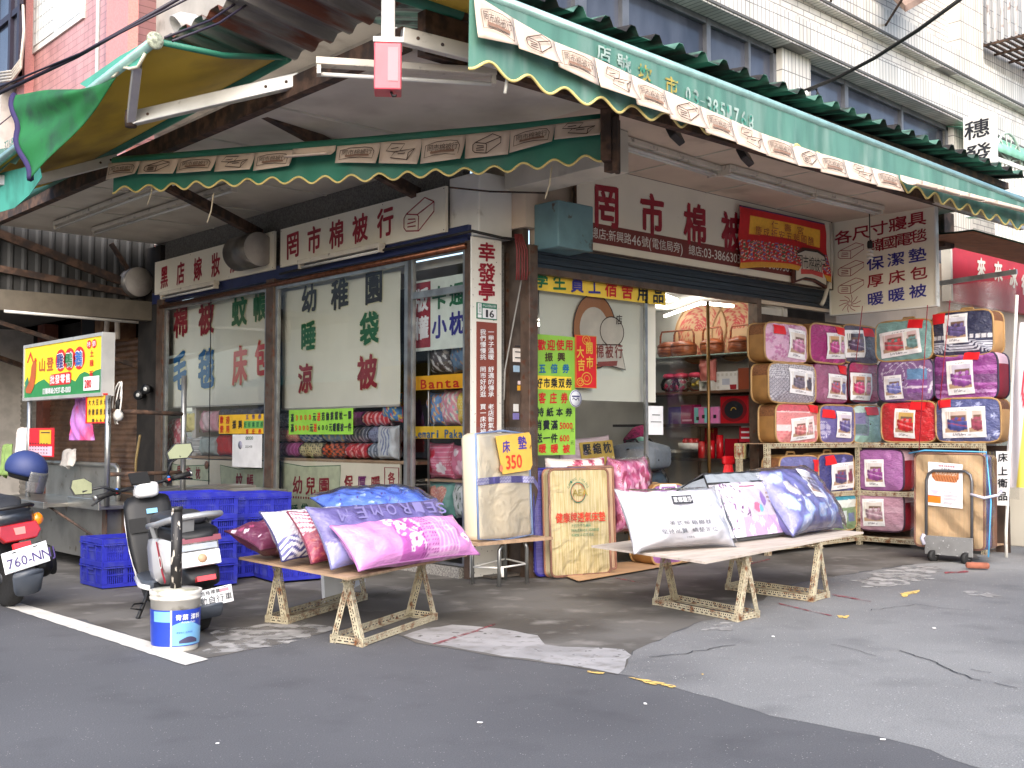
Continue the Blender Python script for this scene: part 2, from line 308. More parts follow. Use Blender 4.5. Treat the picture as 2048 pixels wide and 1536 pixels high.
# ------------------------------------------------------------------ ground
def jag(pts, amp=.03, step=.12):
    out = []; n = len(pts)
    for i in range(n):
        a, b = np.array(pts[i][:2], float), np.array(pts[(i+1) % n][:2], float); L = np.linalg.norm(b-a); k = max(1, min(40, int(L/step)))
        d = (b-a)/(L+1e-9); q = np.array([-d[1], d[0]])
        for j in range(k): out.append(a+(b-a)*j/k+q*random.gauss(0, amp)*(1 if j else .3))
    return out
def patch(name, pts, z, m, amp=.02, step=.1, jagged=True):
    P = jag(pts, amp, step) if jagged else [np.array(p[:2]) for p in pts]
    mb = MB(); mb.poly([(p[0], p[1]) for p in P], z); return mb.build(name, m, kind='structure')
def g(*pp): return [PZ(x, y)[:2] for x, y in pp]
def asphalt(name, c1, c2, grain, fleck, fth, bump, sc_=1.):
    m = bpy.data.materials.new(name); m.use_nodes = True; nt = m.node_tree; N = nt.nodes; Lk = nt.links.new; b = N['Principled BSDF']; b.inputs['Roughness'].default_value = .85; tc = N.new('ShaderNodeTexCoord')
    def nz_(s, d=6., rot=None):
        n = N.new('ShaderNodeTexNoise'); n.inputs['Scale'].default_value = s; n.inputs['Detail'].default_value = d; Lk(tc.outputs['Object'], n.inputs['Vector']); return n
    def rp(n, a, e, ca, cb): r = N.new('ShaderNodeValToRGB'); r.color_ramp.elements[0].position = a; r.color_ramp.elements[1].position = e; r.color_ramp.elements[0].color = (*lin(ca), 1); r.color_ramp.elements[1].color = (*lin(cb), 1); Lk(n.outputs[0], r.inputs[0]); return r
    def mx(f, a, bb, mode='MIX'):
        x = N.new('ShaderNodeMix'); x.data_type = 'RGBA'; x.blend_type = mode
        if hasattr(f, 'outputs'): Lk(f.outputs[0], x.inputs[0])
        else: x.inputs[0].default_value = f
        Lk(a, x.inputs[6]); Lk(bb, x.inputs[7]); return x.outputs[2]
    base = rp(nz_(.55, 8.), .36, .66, c1, c2).outputs[0]; st = rp(nz_(.23, 5.), .50, .62, (1., 1., 1.), (.72, .72, .74)).outputs[0]; base = mx(1., base, st, 'MULTIPLY'); st2 = rp(nz_(2.7, 9.), .54, .74, (1., 1., 1.), (.76, .76, .77)).outputs[0]; base = mx(1., base, st2, 'MULTIPLY')
    g0 = rp(nz_(38*sc_, 5.), .34, .66, (1-grain*.10, 1-grain*.10, 1-grain*.10), (1., 1., 1.)).outputs[0]; base = mx(1., base, g0, 'MULTIPLY'); g1 = rp(nz_(170*sc_, 3.), .32, .70, (1-grain, 1-grain, 1-grain), (1., 1., 1.)).outputs[0]; base = mx(1., base, g1, 'MULTIPLY')
    v = N.new('ShaderNodeTexVoronoi'); v.inputs['Scale'].default_value = 46*sc_; Lk(tc.outputs['Object'], v.inputs['Vector']); r = N.new('ShaderNodeValToRGB'); r.color_ramp.elements[0].position = fth; r.color_ramp.elements[1].position = fth+.05; r.color_ramp.elements[0].color = (1, 1, 1, 1); r.color_ramp.elements[1].color = (0, 0, 0, 1); Lk(v.outputs['Distance'], r.inputs[0])
    n9 = rp(nz_(9., 3.), .45, .6, (0., 0., 0.), (1., 1., 1.)); mm = N.new('ShaderNodeMath'); mm.operation = 'MULTIPLY'; Lk(r.outputs[0], mm.inputs[0]); Lk(n9.outputs[0], mm.inputs[1]); cc = N.new('ShaderNodeRGB'); cc.outputs[0].default_value = (*lin(fleck), 1); base = mx(mm, base, cc.outputs[0])
    Lk(base, b.inputs['Base Color']); bn = nz_(95*sc_, 6.); bp = N.new('ShaderNodeBump'); bp.inputs['Strength'].default_value = bump; bp.inputs['Distance'].default_value = .008; Lk(bn.outputs[0], bp.inputs['Height']); Lk(bp.outputs[0], b.inputs['Normal']); return m
asph = asphalt('dark_asphalt', (99, 99, 102), (88, 88, 91), .36, (176, 173, 168), .085, .35, 1.15)
asph2 = asphalt('worn_asphalt', (148, 148, 147), (128, 128, 128), .44, (184, 182, 178), .12, .5, .95)
conc = mat('stained_concrete', (98, 95, 91), .8, var=.2, scale=1.3, col2=(70, 66, 61), rust=(132, 128, 123), rustat=(.56, .78), rscale=3.6, bump=.25, bscale=30)
cem = mat('white_cement', (154, 152, 152), .85, var=.14, scale=2.5, rust=(122, 119, 116), rustat=(.50, .70), rscale=9, bump=.5, bscale=30, wear=(.31, .37, 14))
rl = mat('white_road_paint', (206, 203, 196), .7, var=.06, scale=5, rust=(132, 130, 126), rustat=(.58, .8), rscale=16, wear=(.26, .32, 30))
mb = MB(); mb.quad(-70, 70, -70, 70, 0.); mb.build('road', asph, kind='structure')
patch('worn_road', g((1236, 1348), (1262, 1352), (1360, 1378), (1540, 1432), (1700, 1462), (1860, 1500), (2048, 1560))+[(1.5, -7.5), (12, -9), (14, -.2), (7.2, -.4)]+g((1960, 1120), (1830, 1128), (1690, 1150), (1590, 1168), (1530, 1196), (1480, 1222), (1400, 1243), (1330, 1275), (1265, 1303)), .0012, asph2, .016)
patch('pavement', g((-400, 1085), (0, 1195), (200, 1253), (402, 1318), (470, 1306), (560, 1288), (660, 1262), (720, 1254), (790, 1262), (815, 1278), (870, 1292), (930, 1302), (1010, 1316), (1100, 1328), (1238, 1350), (1265, 1303), (1330, 1275), (1400, 1243), (1480, 1222), (1530, 1196), (1590, 1168), (1690, 1150), (1830, 1128), (1960, 1120))+[(7.2, -.4), (9.5, .3), (9.5, 8), (.2, 8), (0.2, 22), (-1.9, 22)], .0024, conc, .016)
patch('cement_patch', g((806, 1272), (850, 1258), (905, 1250), (1000, 1258), (1030, 1263), (1075, 1272), (1090, 1290), (1130, 1295), (1248, 1300), (1262, 1312), (1238, 1349), (1180, 1338), (1100, 1326), (1010, 1314), (930, 1300), (870, 1290)), .0036, cem, .014)
patch('cement_smear', g((412, 1308), (430, 1262), (520, 1250), (600, 1245), (662, 1254), (655, 1265), (580, 1285), (500, 1300)), .0037, mat('pale_cement_film', (156, 154, 152), .85, var=.2, scale=5, col2=(120, 118, 116), wear=(.40, .52, 7)), .03, .08)
patch('cement_smear', g((1720, 1158), (1770, 1138), (1860, 1132), (1880, 1140), (1850, 1150), (1870, 1158), (1790, 1172), (1730, 1176)), .0038, mat('pale_cement_film', (1, 1, 1)), .04, .06)
patch('cement_smear', g((1400, 1262), (1450, 1244), (1470, 1250), (1466, 1262), (1425, 1262)), .0039, mat('pale_cement_film', (1, 1, 1)), .02, .05)
patch('cement_smear', g((1925, 1184), (1950, 1183), (1992, 1190), (1985, 1196), (1950, 1193)), .0040, mat('pale_cement_film', (1, 1, 1)), .02, .05)
patch('road_marking', g((-120, 1160), (0, 1195), (417, 1320), (371, 1332), (0, 1211), (-120, 1176)), .0048, rl, .002, .05)
yl = mat('yellow_road_paint', (226, 190, 108), .7, var=.1, scale=14, wear=(.40, .48, 22)); rd = mat('red_spray_paint', (150, 62, 72), .75, var=.25, scale=20, wear=(.36, .60, 14))
for q in (((1256, 1356), (1268, 1357), (1310, 1364), (1356, 1374), (1345, 1377), (1300, 1370)), ((1174, 1343), (1210, 1347), (1205, 1350), (1176, 1346)), ((1800, 1188), (1842, 1180), (1838, 1185), (1806, 1195)), ((1674, 1232), (1698, 1232), (1694, 1238), (1678, 1237)), ((1400, 1349), (1408, 1349), (1405, 1352))): patch('road_marking', g(*q), .0052, yl, .006, .04)
for q in (((862, 1290), (990, 1249), (992, 1251), (880, 1289)), ((1556, 1207), (1664, 1232), (1664, 1234), (1560, 1210)), ((1664, 1189), (1742, 1203), (1742, 1205), (1666, 1192)), ((1230, 1156), (1296, 1169), (1296, 1170), (1231, 1158)), ((1490, 1130), (1540, 1118), (1541, 1120), (1492, 1132)), ((1888, 1145), (1938, 1142), (1936, 1146), (1890, 1148))): patch('road_marking', g(*q), .0056, rd, .003, .05)
crk = mat('crack_tar', (40, 40, 42), .9)
def crack(pts, wd=.012):
    wd *= .55
    P = [PZ(x, y)[:2] for x, y in pts]; Q = []
    for a, b in zip(P[:-1], P[1:]):
        k = max(2, int(np.linalg.norm(b-a)/.05)); Q += [a+(b-a)*j/k+rng.normal(0, .012, 2) for j in range(k)]
    mb = MB(); mb.ring(Q, wd, .0060, closed=False); mb.build('road_crack', crk, kind='structure')
crack([(1800, 1303), (1860, 1322), (1930, 1352), (1980, 1368)], .016); crack([(1990, 1366), (2048, 1384)], .012); crack([(1300, 1316), (1380, 1307), (1450, 1294), (1480, 1290)], .014); crack([(735, 1198), (820, 1174)], .008); crack([(1660, 1290), (1710, 1300), (1760, 1315)], .008); crack([(1740, 1222), (1830, 1210), (1960, 1225)], .01); crack([(1940, 1340), (1998, 1352)], .01)
lit = flat((226, 224, 222), .7)
for i, (x, y, s_) in enumerate(((1546, 1275, .016), (1868, 1258, .018), (1766, 1482, .012), (435, 1490, .008), (960, 1448, .012), (1290, 1410, .012))):
    mb = MB(); c = PZ(x, y); a = random.random()*3; ca, sa = math.cos(a), math.sin(a); mb.poly([(c[0]+s_*(ca*p-sa*q), c[1]+s_*(sa*p+ca*q)) for p, q in ((-1, -.5), (.8, -.6), (1, .3), (-.6, .6))], .0085, thick=.003)
    mb.build('litter_scrap', lit, label='tiny white paper scrap lying on the asphalt road', cat='litter', group='paper scraps on the road')

# ------------------------------------------------------------------ the shop building
B = thing('shop_building', 'corner shop house with cream soffit, glazed ground floor and white tiled upper storey', 'building', (0, 0, 0))
mb = MB(); mb.box(.55, 5.3, .06, .14, 2.62, 3.64); mb.box(.40, .56, .03, .14, 3.0, 3.64); mb.box(.40, .56, .14, .6, 3.0, 3.64); mb.build('front_wall', M['soffit'], B)
mb = MB(); mb.box(.06, .14, .46, 6.6, 2.88, 3.64); mb.build('side_wall', M['darkwall'], B)
mb = MB(); mb.box(0.015, .36, .26, .33, 0, 2.86); mb.build('corner_pillar', M['darkwall'], B)
mb = MB(); mb.box(.02, .40, .20, .6, 2.90, 3.45); mb.build('lintel_block', M['white'], B, bevel=.01)
mb = MB(); mb.box(.22, .55, -1.02, .1, 3.30, 3.636); mb.build('roof_beam', M['cream'], B, bevel=.005)
mb = MB(); mb.box(.40, .47, .28, .6, 0, 2.8); mb.build('recess_wall', M['brown'], B)
rec = mat('grimy_brown_panel', (92, 80, 72), .6, var=.25, scale=5)
mb = MB(); mb.box(.36, .44, .32, .40, 0, 3.0); mb.box(.44, .5, .1, .4, 0, 3.0); mb.build('recess_panel', rec, B)
mb = MB(); mb.box(.40, .50, -.02, .10, 0, 2.84); mb.build('door_jamb', M['brown'], B, bevel=.006)
mb = MB(); mb.box(3.72, 3.80, .0, .12, 0, 2.66); mb.build('door_jamb', M['brown'], B, bevel=.006)
mb = MB()
for k in range(5): z = 2.66+k*.04; mb.box(.5, 5.2, .03-.008*(k % 2), .07, z, z+.036)
mb.build('roller_shutter', M['shutterblue'], B)
mb = MB(); mb.box(.5, 3.72, .0, .06, 2.60, 2.655); mb.build('door_head', M['brown'], B)
# soffit (cream boards, corner cut at the two fascias)
mb = MB(); mb.box(-1.9, .30, .0, 6.55, 3.642, 3.70); mb.box(-1.9, -.15, -1.45, 0, 3.640, 3.70); mb.build('soffit', mat('side_soffit_board', (206, 198, 184), .75, var=.08, scale=1.4, rust=(168, 158, 144), rustat=(.5, .8), rscale=2), B); mb = MB(); mb.box(-.15, 5.6, -1.45, 0, 3.640, 3.70); mb.box(.30, 5.6, 0, .1, 3.641, 3.69); mb.build('soffit', M['soffit'], B)  # side boards in a greyer tone than the front ones, blotched at random
for y in (.28, 1.42, 2.6, 3.8, 5.0): mb = MB(); mb.box(-1.88, .05, y, y+.03, 3.628, 3.642); mb.build('soffit_batten', M['cream'], B)
for x in (1.6, 2.8, 4.0): mb = MB(); mb.box(x, x+.012, -1.43, .05, 3.632, 3.64); mb.build('soffit_batten', M['cream'], B)
mb = MB(); mb.box(-1.98, -1.90, -1.4, 7.0, 3.61, 3.75); mb.build('side_fascia', M['rusty'], B)
mb = MB(); mb.box(-1.9, 5.6, -1.53, -1.45, 3.56, 3.84); mb.build('front_fascia', M['rusty'], B)
for p_, q_ in (((515, 215), (835, 388)), ((285, 345), (520, 468))): mb = MB(); mb.bar(PX(*p_, -1.86), PX(*q_, .0), .07, .10); mb.build('soffit_brace', M['rusty'], B)
mb = MB(); mb.box(-.17, -.09, -1.5, -1.42, 3.12, 3.64); mb.build('awning_post', M['rusty'], B)
# corrugated roof: metal underside seen from the street
def corr(mb, F, L, D, pitch, hgt, mi=0):
    n = int(L/pitch*4)
    def fn(U, V_):
        a = U*L; ph = (a/pitch) % 1; c = np.where(ph < .25, 0, np.where(ph < .4, (ph-.25)/.15, np.where(ph < .6, 1, np.where(ph < .75, (.75-ph)/.15, 0))))*hgt
        return F.o+np.outer(a, F.u)+np.outer(V_*D, F.v)+np.outer(c, F.n)
    mb.sheet(fn, n*3, 2, mi, smooth=False)
cr_l = mat('rusting_roof_sheet', (120, 116, 110), .6, var=.2, scale=5, rust=(92, 44, 22), rustat=(.47, .58), rscale=3.2, stretch=(.35, 2, 1))
cr_r = mat('green_roof_sheet', (78, 118, 104), .6, var=.2, scale=5, rust=(26, 20, 18), rustat=(.44, .56), rscale=5, stretch=(2, .35, 1))
mb = MB(); corr(mb, Fr((-2.62, -2.0, 4.06), (0, 1, 0), (1, 0, -.16)), 3.9, .72, .23, .05); mb.build('corrugated_roof', cr_l, B, solid=.004)
mb = MB(); corr(mb, Fr((-1.6, -1.95, 3.93), (1, 0, 0), (0, 1, .12)), 7.4, .5, .255, .055); corr(mb, Fr((-1.6, -1.46, 3.99), (1, 0, 0), (0, 1, .3)), 7.4, 2.0, .255, .05); mb.build('corrugated_roof', cr_r, B, solid=.004)
mb = MB(); mb.box(-1.6, 5.9, -1.72, -1.66, 3.86, 3.93); mb.box(-1.6, 5.9, -1.55, -1.50, 3.84, 3.93); mb.build('roof_purlin', M['rusty'], B)
# upper storey, right: white tile, dark windows (the facade drops very slightly with distance)
UF = Fr((0, .4, 0), (1, 0, -.028), (0, 0, 1)); zh = 5.86
def upz(x): return 0
for a_, b_ in ((-.5, .55), (4.83, 5.42), (9.05, 9.6)): mb = MB(UF); mb.box(a_, b_, 3.6, zh, -.3, 0); mb.build('upper_pier', TW_v, B)
mb = MB(UF); mb.box(-.5, 14, zh, zh+.34, -.3, .16); mb.box(-.5, 14, zh+.62, zh+.98, -.3, .20); mb.build('upper_band', TW_v, B)
mb = MB(UF); mb.box(-.5, 14, zh+.34, zh+.62, -.3, .08); mb.box(-.5, 8.9, zh+.98, 12, -.3, .02); mb.box(9.6, 14, 3.4, zh, -.3, 0); mb.build('upper_wall', TW_h, B)
mb = MB(UF); mb.box(8.9, 9.6, zh+.98, 12, -.3, .2); mb.box(9.6, 14, zh+.98, 12, -.3, .06); mb.build('upper_corner_wall', TW_v, B)
mb = MB(UF); mb.box(-.5, 14, zh+.02, zh+.05, .16, .175); mb.box(-.5, 14, zh+.64, zh+.67, .20, .215); mb.build('drip_edge', mat('dark_drip_line', (90, 88, 86), .6), B)
def upwin(a0, a1, muls):
    mf = MB(UF)
    mf.box(a0, a1, zh-.07, zh, -.16, -.08); mf.box(a0, a0+.06, 3.6, zh, -.16, -.08); mf.box(a1-.06, a1, 3.6, zh, -.16, -.08)
    for m_, w_ in muls: mf.box(m_-w_/2, m_+w_/2, 3.6, zh, -.15, -.075)
    f = mf.build('upper_window', mat('grey_window_frame', (112, 114, 120), .4, metal=.4, var=.1), B)
    mg = MB(UF); mg.quad(a0, a1, 3.6, zh, -.13); mg.build('pane', GLASSD, f)
upwin(.55, 4.83, ((1.55, .16), (2.2, .10), (3.55, .07), (4.3, .04))); upwin(5.42, 9.05, ((6.35, .08), (7.75, .05)))
# upper storey, left: grey rendered wall with a ledge
grey = mat('grey_render', (176, 170, 162), .85, var=.1, scale=2, rust=(112, 106, 98), rustat=(.56, .75), rscale=2.5, bump=.4, bscale=70)
mb = MB(); mb.box(.2, .6, .4, 7.0, 3.7, 9.5); mb.build('upper_side_wall', grey, B)
mb = MB(); mb.box(-.35, .2, -.2, 6.9, 5.15, 5.36); mb.box(-.42, -.34, -.2, 6.9, 5.1, 5.4); mb.build('ledge', grey, B)
# glazed side shopfront (plane x = 0)
mb = MB(); mb.box(-.05, .04, 3.46, 3.62, .0, 2.87); mb.build('window_post', M['brown'], B, bevel=.004)
mb = MB(); mb.box(-.05, .04, 6.12, 6.30, .0, 2.90); mb.build('window_post', M['brown'], B, bevel=.004)
mb = MB(); mb.box(-.03, .04, .265, .33, .0, 2.86); mb.build('window_post', M['brown'], B, bevel=.004)
mb = MB(); mb.box(-.02, .06, .3, 6.5, 2.86, 3.0); mb.build('window_header', M['navy'], B)
mb = MB(); mb.tube([(-.04, .3, 2.815), (-.04, 6.2, 2.80)], .028, 8); mb.build('copper_pipe', M['copper'], B)
mb = MB(); mb.box(-.06, .1, .36, 6.3, 0.0, .09); mb.build('window_sill', mat('pebbled_sill', (150, 146, 140), .9, var=.3, scale=80, bump=.5), B)
def shopwin(y0, y1, z0, z1, muls=(), hz=(), t=.05):
    F = FL(); mf = MB(F)
    mf.box(-y1, -y0, z0, z0+t, -.01, .03); mf.box(-y1, -y0, z1-t, z1, -.01, .03); mf.box(-y1, -y1+t, z0+t, z1-t, -.01, .03); mf.box(-y0-t, -y0, z0+t, z1-t, -.01, .03)
    for m_ in muls: mf.box(-m_-.03, -m_+.03, z0+t, z1-t, -.012, .032)
    for m_ in hz: mf.box(-y1+t, -y0-t, m_-.03, m_+.03, -.008, .028)
    f = mf.build('shopfront_window', M['steel'], B); mg = MB(F); mg.quad(-y1, -y0, z0, z1, .01); mg.build('pane', GLASS, f)
shopwin(3.62, 6.12, .1, 2.80); shopwin(1.13, 3.46, .1, 2.80); shopwin(.33, 1.08, .1, 2.80, hz=(2.46,), t=.022)
mb = MB(); mb.tube([(-.03, 4.9, .1), (-.03, 4.9, 2.78)], .006, 5); mb.build('glass_joint', M['wire'], B)
# front glass beside the open doorway
F = FR(.10); mg = MB(F); mg.quad(.5, 2.03, .05, 2.6, 0); gp = mg.build('pane', GLASS, B)
for a_ in (2.02, .5): mb = MB(F); mb.box(a_, a_+.035, .05, 2.6, -.015, .015); mb.build('glass_edge', M['steel'], B)
mg = MB(FR(.22)); mg.quad(2.3, 3.1, .05, 2.6, 0); mg.build('pane', GLASS, B)
mb = MB(); mb.tube([(3.2, .25, 0), (3.2, .25, 2.6)], .018, 8); mb.build('door_pull_rail', mat('brass_rail', (120, 90, 50), .35, metal=.7), B)
# interior shell
iw = mat('interior_plaster', (206, 202, 196), .8, var=.06, scale=3)
mb = MB(); mb.box(.15, 6.2, 5.6, 5.7, 0, 2.95); mb.box(4.42, 4.5, .15, 5.6, 0, 2.95); mb.build('interior_wall', iw, B)
mb = MB(); mb.box(.15, 4.42, .40, 5.6, 2.72, 2.80); mb.box(.56, 4.42, .15, .40, 2.72, 2.80); mb.build('interior_ceiling', iw, B)
mb = MB(); mb.box(.1, 4.42, .12, 5.6, .01, .03); mb.build('interior_floor', mat('dark_floor_tile', (96, 88, 80), .5, var=.1), B)
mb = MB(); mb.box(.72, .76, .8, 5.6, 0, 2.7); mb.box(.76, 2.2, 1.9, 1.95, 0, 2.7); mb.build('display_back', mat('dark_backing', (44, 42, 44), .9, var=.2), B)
LIT = mat('lit_lamp_tube', (255, 252, 240), emit=7.)
for p, q in (((1330, 632), (1402, 606)), ((1402, 606), (1466, 612)), ((1322, 588), (1354, 600))):
    mb = MB(); mb.tube([PZ(*p, 2.64), PZ(*q, 2.64)], .018, 8); mb.build('ceiling_lamp', LIT, label={1330: 'lit fluorescent tube crossing the shop ceiling, longest behind the door', 1402: 'lit fluorescent tube at the back right of the shop ceiling', 1322: 'short lit fluorescent tube beside the yellow window banner'}[p[0]], cat='lamp', group='lit fluorescent tubes on the shop ceiling')
for p in ((1.6, 3.2), (3.2, 3.6), (2.6, 1.2)):
    mb = MB(); mb.tube([(p[0], p[1], 2.66), (p[0]+1.1, p[1], 2.66)], .02, 8); mb.build('ceiling_lamp', LIT, label='lit fluorescent tube deep inside the shop', cat='lamp', group='lit fluorescent tubes deep in the shop')
# ------------------------------------------------------------------ flat lettered things: placed on their wall plane
class Pl:                        # a wall plane with picture-free helpers: size and position read on the plane itself
    def __init__(s, ax, c):
        s.ax, s.c = ax, c; s.fr = FL(c) if ax == 0 else FR(c); s.fs = .673 if ax == 0 else .74
    def ab(s, px, py):
        p = onp(px, py, s.ax, s.c); return (-p[1], p[2]) if s.ax == 0 else (p[0], p[2])
    def k(s, px, py): p = onp(px, py, s.ax, s.c); return float((p-CAM)@FW)/FPX
    def rect(s, x0, x1, yl0, yl1, yr0, yr1):
        a0, t0 = s.ab(x0, yl0); _, b0 = s.ab(x0, yl1); a1, t1 = s.ab(x1, yr0); _, b1 = s.ab(x1, yr1); return a0, a1, (b0+b1)/2, (t0+t1)/2
    def ch(s, mb, c, px, py, w, h, mi, bold=0., lift=.004, rise=.05, rot=0., slant=0.):
        a, b = s.ab(px, py); k = s.k(px, py); letter(mb, c, a, b, w*k/s.fs, h*k, mi, bold, lift, s.fr, rise, slant, rot)
    def row(s, mb, t, p0, p1, w, h, mi, bold=0., **kw):
        n = len(t)
        a0, b0 = s.ab(*p0); a1, b1 = s.ab(*p1); k = s.k((p0[0]+p1[0])/2, (p0[1]+p1[1])/2); lift = kw.get('lift', .004)
        for i, c in enumerate(t):
            q = i/(n-1) if n > 1 else 0
            if c != ' ': letter(mb, c, a0+(a1-a0)*q, b0+(b1-b0)*q, w*k/s.fs, h*k, mi[i] if hasattr(mi, '__len__') else mi, bold, lift, s.fr, kw.get('rise', .05), 0, random.uniform(-.02, .02))
INK = [M['crimson'], M['ink'], M['kblue'], M['kgreen'], M['red'], M['gold'], M['white'], M['sepia'], flat((12, 96, 150)), flat((200, 60, 60)), flat((120, 40, 110)), M['paperw']]
CR, BK, BL, GN, RD, GD, WH, SP, AZ, PKR, PU, PW = range(12)
def quilt_icon(mb, F, a, b, w, h, lw, mi, c=.004):              # folded quilt in outline
    P = lambda *q: [(a+x*w, b+y*h) for x, y in q]
    for q, cl in ((((-.5, 0), (-.5, -.3), (-.42, -.42), (.0, -.5), (.5, .0), (.5, .3), (.2, .5), (-.42, .12)), True), (((-.5, 0), (-.42, .12), (-.05, .02), (.0, -.05), (-.02, -.5)), False), (((-.05, .02), (.5, .3)), False), (((-.36, -.06), (-.12, -.1), (-.1, -.18), (-.38, -.2)), False), (((-.38, -.3), (-.1, -.32)), False)): mb.ring(P(*q), lw, c, mi, F, cl)
def pillows_icon(mb, F, a, b, w, h, lw, mi, c=.004):
    P = lambda *q: [(a+x*w, b+y*h) for x, y in q]
    mb.ring(P((-.45, .1), (-.3, .5), (.15, .42), (.02, .05), (-.1, .0)), lw, c, mi, F); mb.ring(P((-.15, .02), (-.28, -.3), (.28, -.5), (.5, .1), (.1, .05)), lw, c, mi, F); mb.ring(P((.28, -.5), (.3, -.1), (.5, .1)), lw, c, mi, F, False); mb.ring(P((-.3, .2), (-.05, .25)), lw, c, mi, F, False); mb.ring(P((-.05, -.12), (.2, -.1)), lw, c, mi, F, False)
def emblem(mb, F, a, b, w, h, m1, m2, c=.004, skew=0., fill=None):    # scalloped label with the shop's five characters and a ribbon
    P = [(-.5, .3), (-.2, .48), (.2, .5), (.42, .4), (.5, .1), (.47, -.5), (.1, -.36), (-.2, -.36), (-.5, -.5)]
    Q = [(a+x*w, b+y*h+skew*x*w) for x, y in P]
    if fill is not None: mb.poly(Q, c-.002, fill, F)
    mb.ring(Q, w*.02, c, m1, F)
    for i, ch in enumerate('罔市棉被行'): x = (-.36+.18*i)*w; letter(mb, ch, a+x, b+.1*h+skew*x, w*.175, h*.46, m1, 0, c+.001, F, .05)
    Rr = [(-.34, -.12), (0, -.08), (.36, -.12), (.36, -.28), (0, -.22), (-.34, -.28)]; mb.poly([(a+x*w, b+y*h+skew*x*w) for x, y in Rr], c, m2, F)
def signboard(name, label, cat, pl, rect, mt, thick=.03, bevel=0., edge=None, group=None):
    a0, a1, b0, b1 = rect; o = pl.fr((a0+a1)/2, b0, 0); t = thing(name, label, cat, o, group=group)
    mb = MB(pl.fr); mb.box(a0, a1, b0, b1, -thick, 0); mb.build('board', mt, t, bevel=bevel)
    if edge:
        mb = MB(pl.fr); e, em = edge; mb.box(a0-e, a1+e, b1, b1+e, -thick, .01); mb.box(a0-e, a1+e, b0-e, b0, -thick, .01); mb.box(a0-e, a0, b0, b1, -thick, .01); mb.box(a1, a1+e, b0, b1, -thick, .01); mb.build('frame', em, t)
    return t, MB(pl.fr)
def screws(mb, rect, nx, mi, inset=.02):
    a0, a1, b0, b1 = rect
    for i in range(nx):
        for b in (b0+inset, b1-inset): a = a0+inset+(a1-a0-2*inset)*i/(nx-1); mb.poly([(a+.006*math.cos(q), b+.006*math.sin(q)) for q in (0, 1.05, 2.1, 3.14, 4.2, 5.25)], .003, mi)
# --- fascia signs over the side windows
pl = Pl(0, -.05); r = pl.rect(561, 891, 458, 535, 373, 463); t, mb = signboard('signboard', 'long cream shop sign over the middle window, red characters ending in a folded quilt', 'sign', pl, r, M['board'])
pl.row(mb, '罔市棉被行', (586, 490), (771, 444), 34, 56, CR, .022, lift=.003); quilt_icon(mb, pl.fr, *pl.ab(838, 430), 66*pl.k(837, 431)/.673, 64*pl.k(837, 431), .011, CR); screws(mb, r, 4, BK); mb.build('lettering', INK, t)
r = pl.rect(310, 548, 525, 590, 462, 538); t, mb = signboard('signboard', 'cream shop sign partly hidden by the metal drum, five red characters', 'sign', pl, r, M['board'])
pl.row(mb, '黑店嫁妝店', (329, 554), (470, 520), 23, 47, CR, .02, lift=.003); screws(mb, r, 4, BK); mb.build('lettering', INK, t)
# --- main sign over the door
pl = Pl(1, -.04); r = pl.rect(1152, 1662, 340, 495, 432, 578); t, mb = signboard('signboard', 'biggest cream shop sign above the doorway with brown address strip', 'sign', pl, r, M['board'], edge=(.012, M['brown']))
for c, x, y, w_, h_ in (('罔', 1213, 412, 54, 88), ('市', 1304, 430, 52, 84), ('棉', 1390, 449, 52, 82), ('被', 1464, 464, 50, 80), ('行', 1537, 484, 46, 76)): pl.ch(mb, c, x, y, w_, h_, CR, .026)
a0, a1, b0, b1 = r; mb.quad(a0+.01, a1-.01, b0+.07, b0+.25, .003, SP+5)
k_ = pl.k(1350, 515)
text(mb, '總店:新興路46號(電信局旁)  總店:03-3866303  本店:03-3869369', pl.ab(1180, 482)[0], b0+.16, .105, WH, 0, w=.10, c=.006, rise=0); mb.build('lettering', INK[:12]+[mat('sign_brown', (112, 44, 40), .5, var=.05)], t)
# --- cut-out shop emblem at the right end of the main sign
pl2 = Pl(1, -.10); a, b = pl2.ab(1622, 534); t = thing('emblem_sign', 'small cut-out cream label with brown edge hanging at the right end of the main sign', 'sign', pl2.fr(a, b-.2))
mb = MB(pl2.fr); P = [(-.5, .3), (-.2, .48), (.2, .5), (.42, .4), (.5, .1), (.47, -.5), (.1, -.36), (-.2, -.36), (-.5, -.5)]; mb.poly([(a+x*.68, b+y*.42) for x, y in P], 0, 0, thick=.03); mb.build('board', mat('brown_label_edge', (96, 52, 44)), t)
mb = MB(pl2.fr); emblem(mb, pl2.fr, a, b, .62, .36, 0, 1, .008, fill=2); mb.build('lettering', [M['ink'], flat((196, 70, 70)), M['cream']], t)
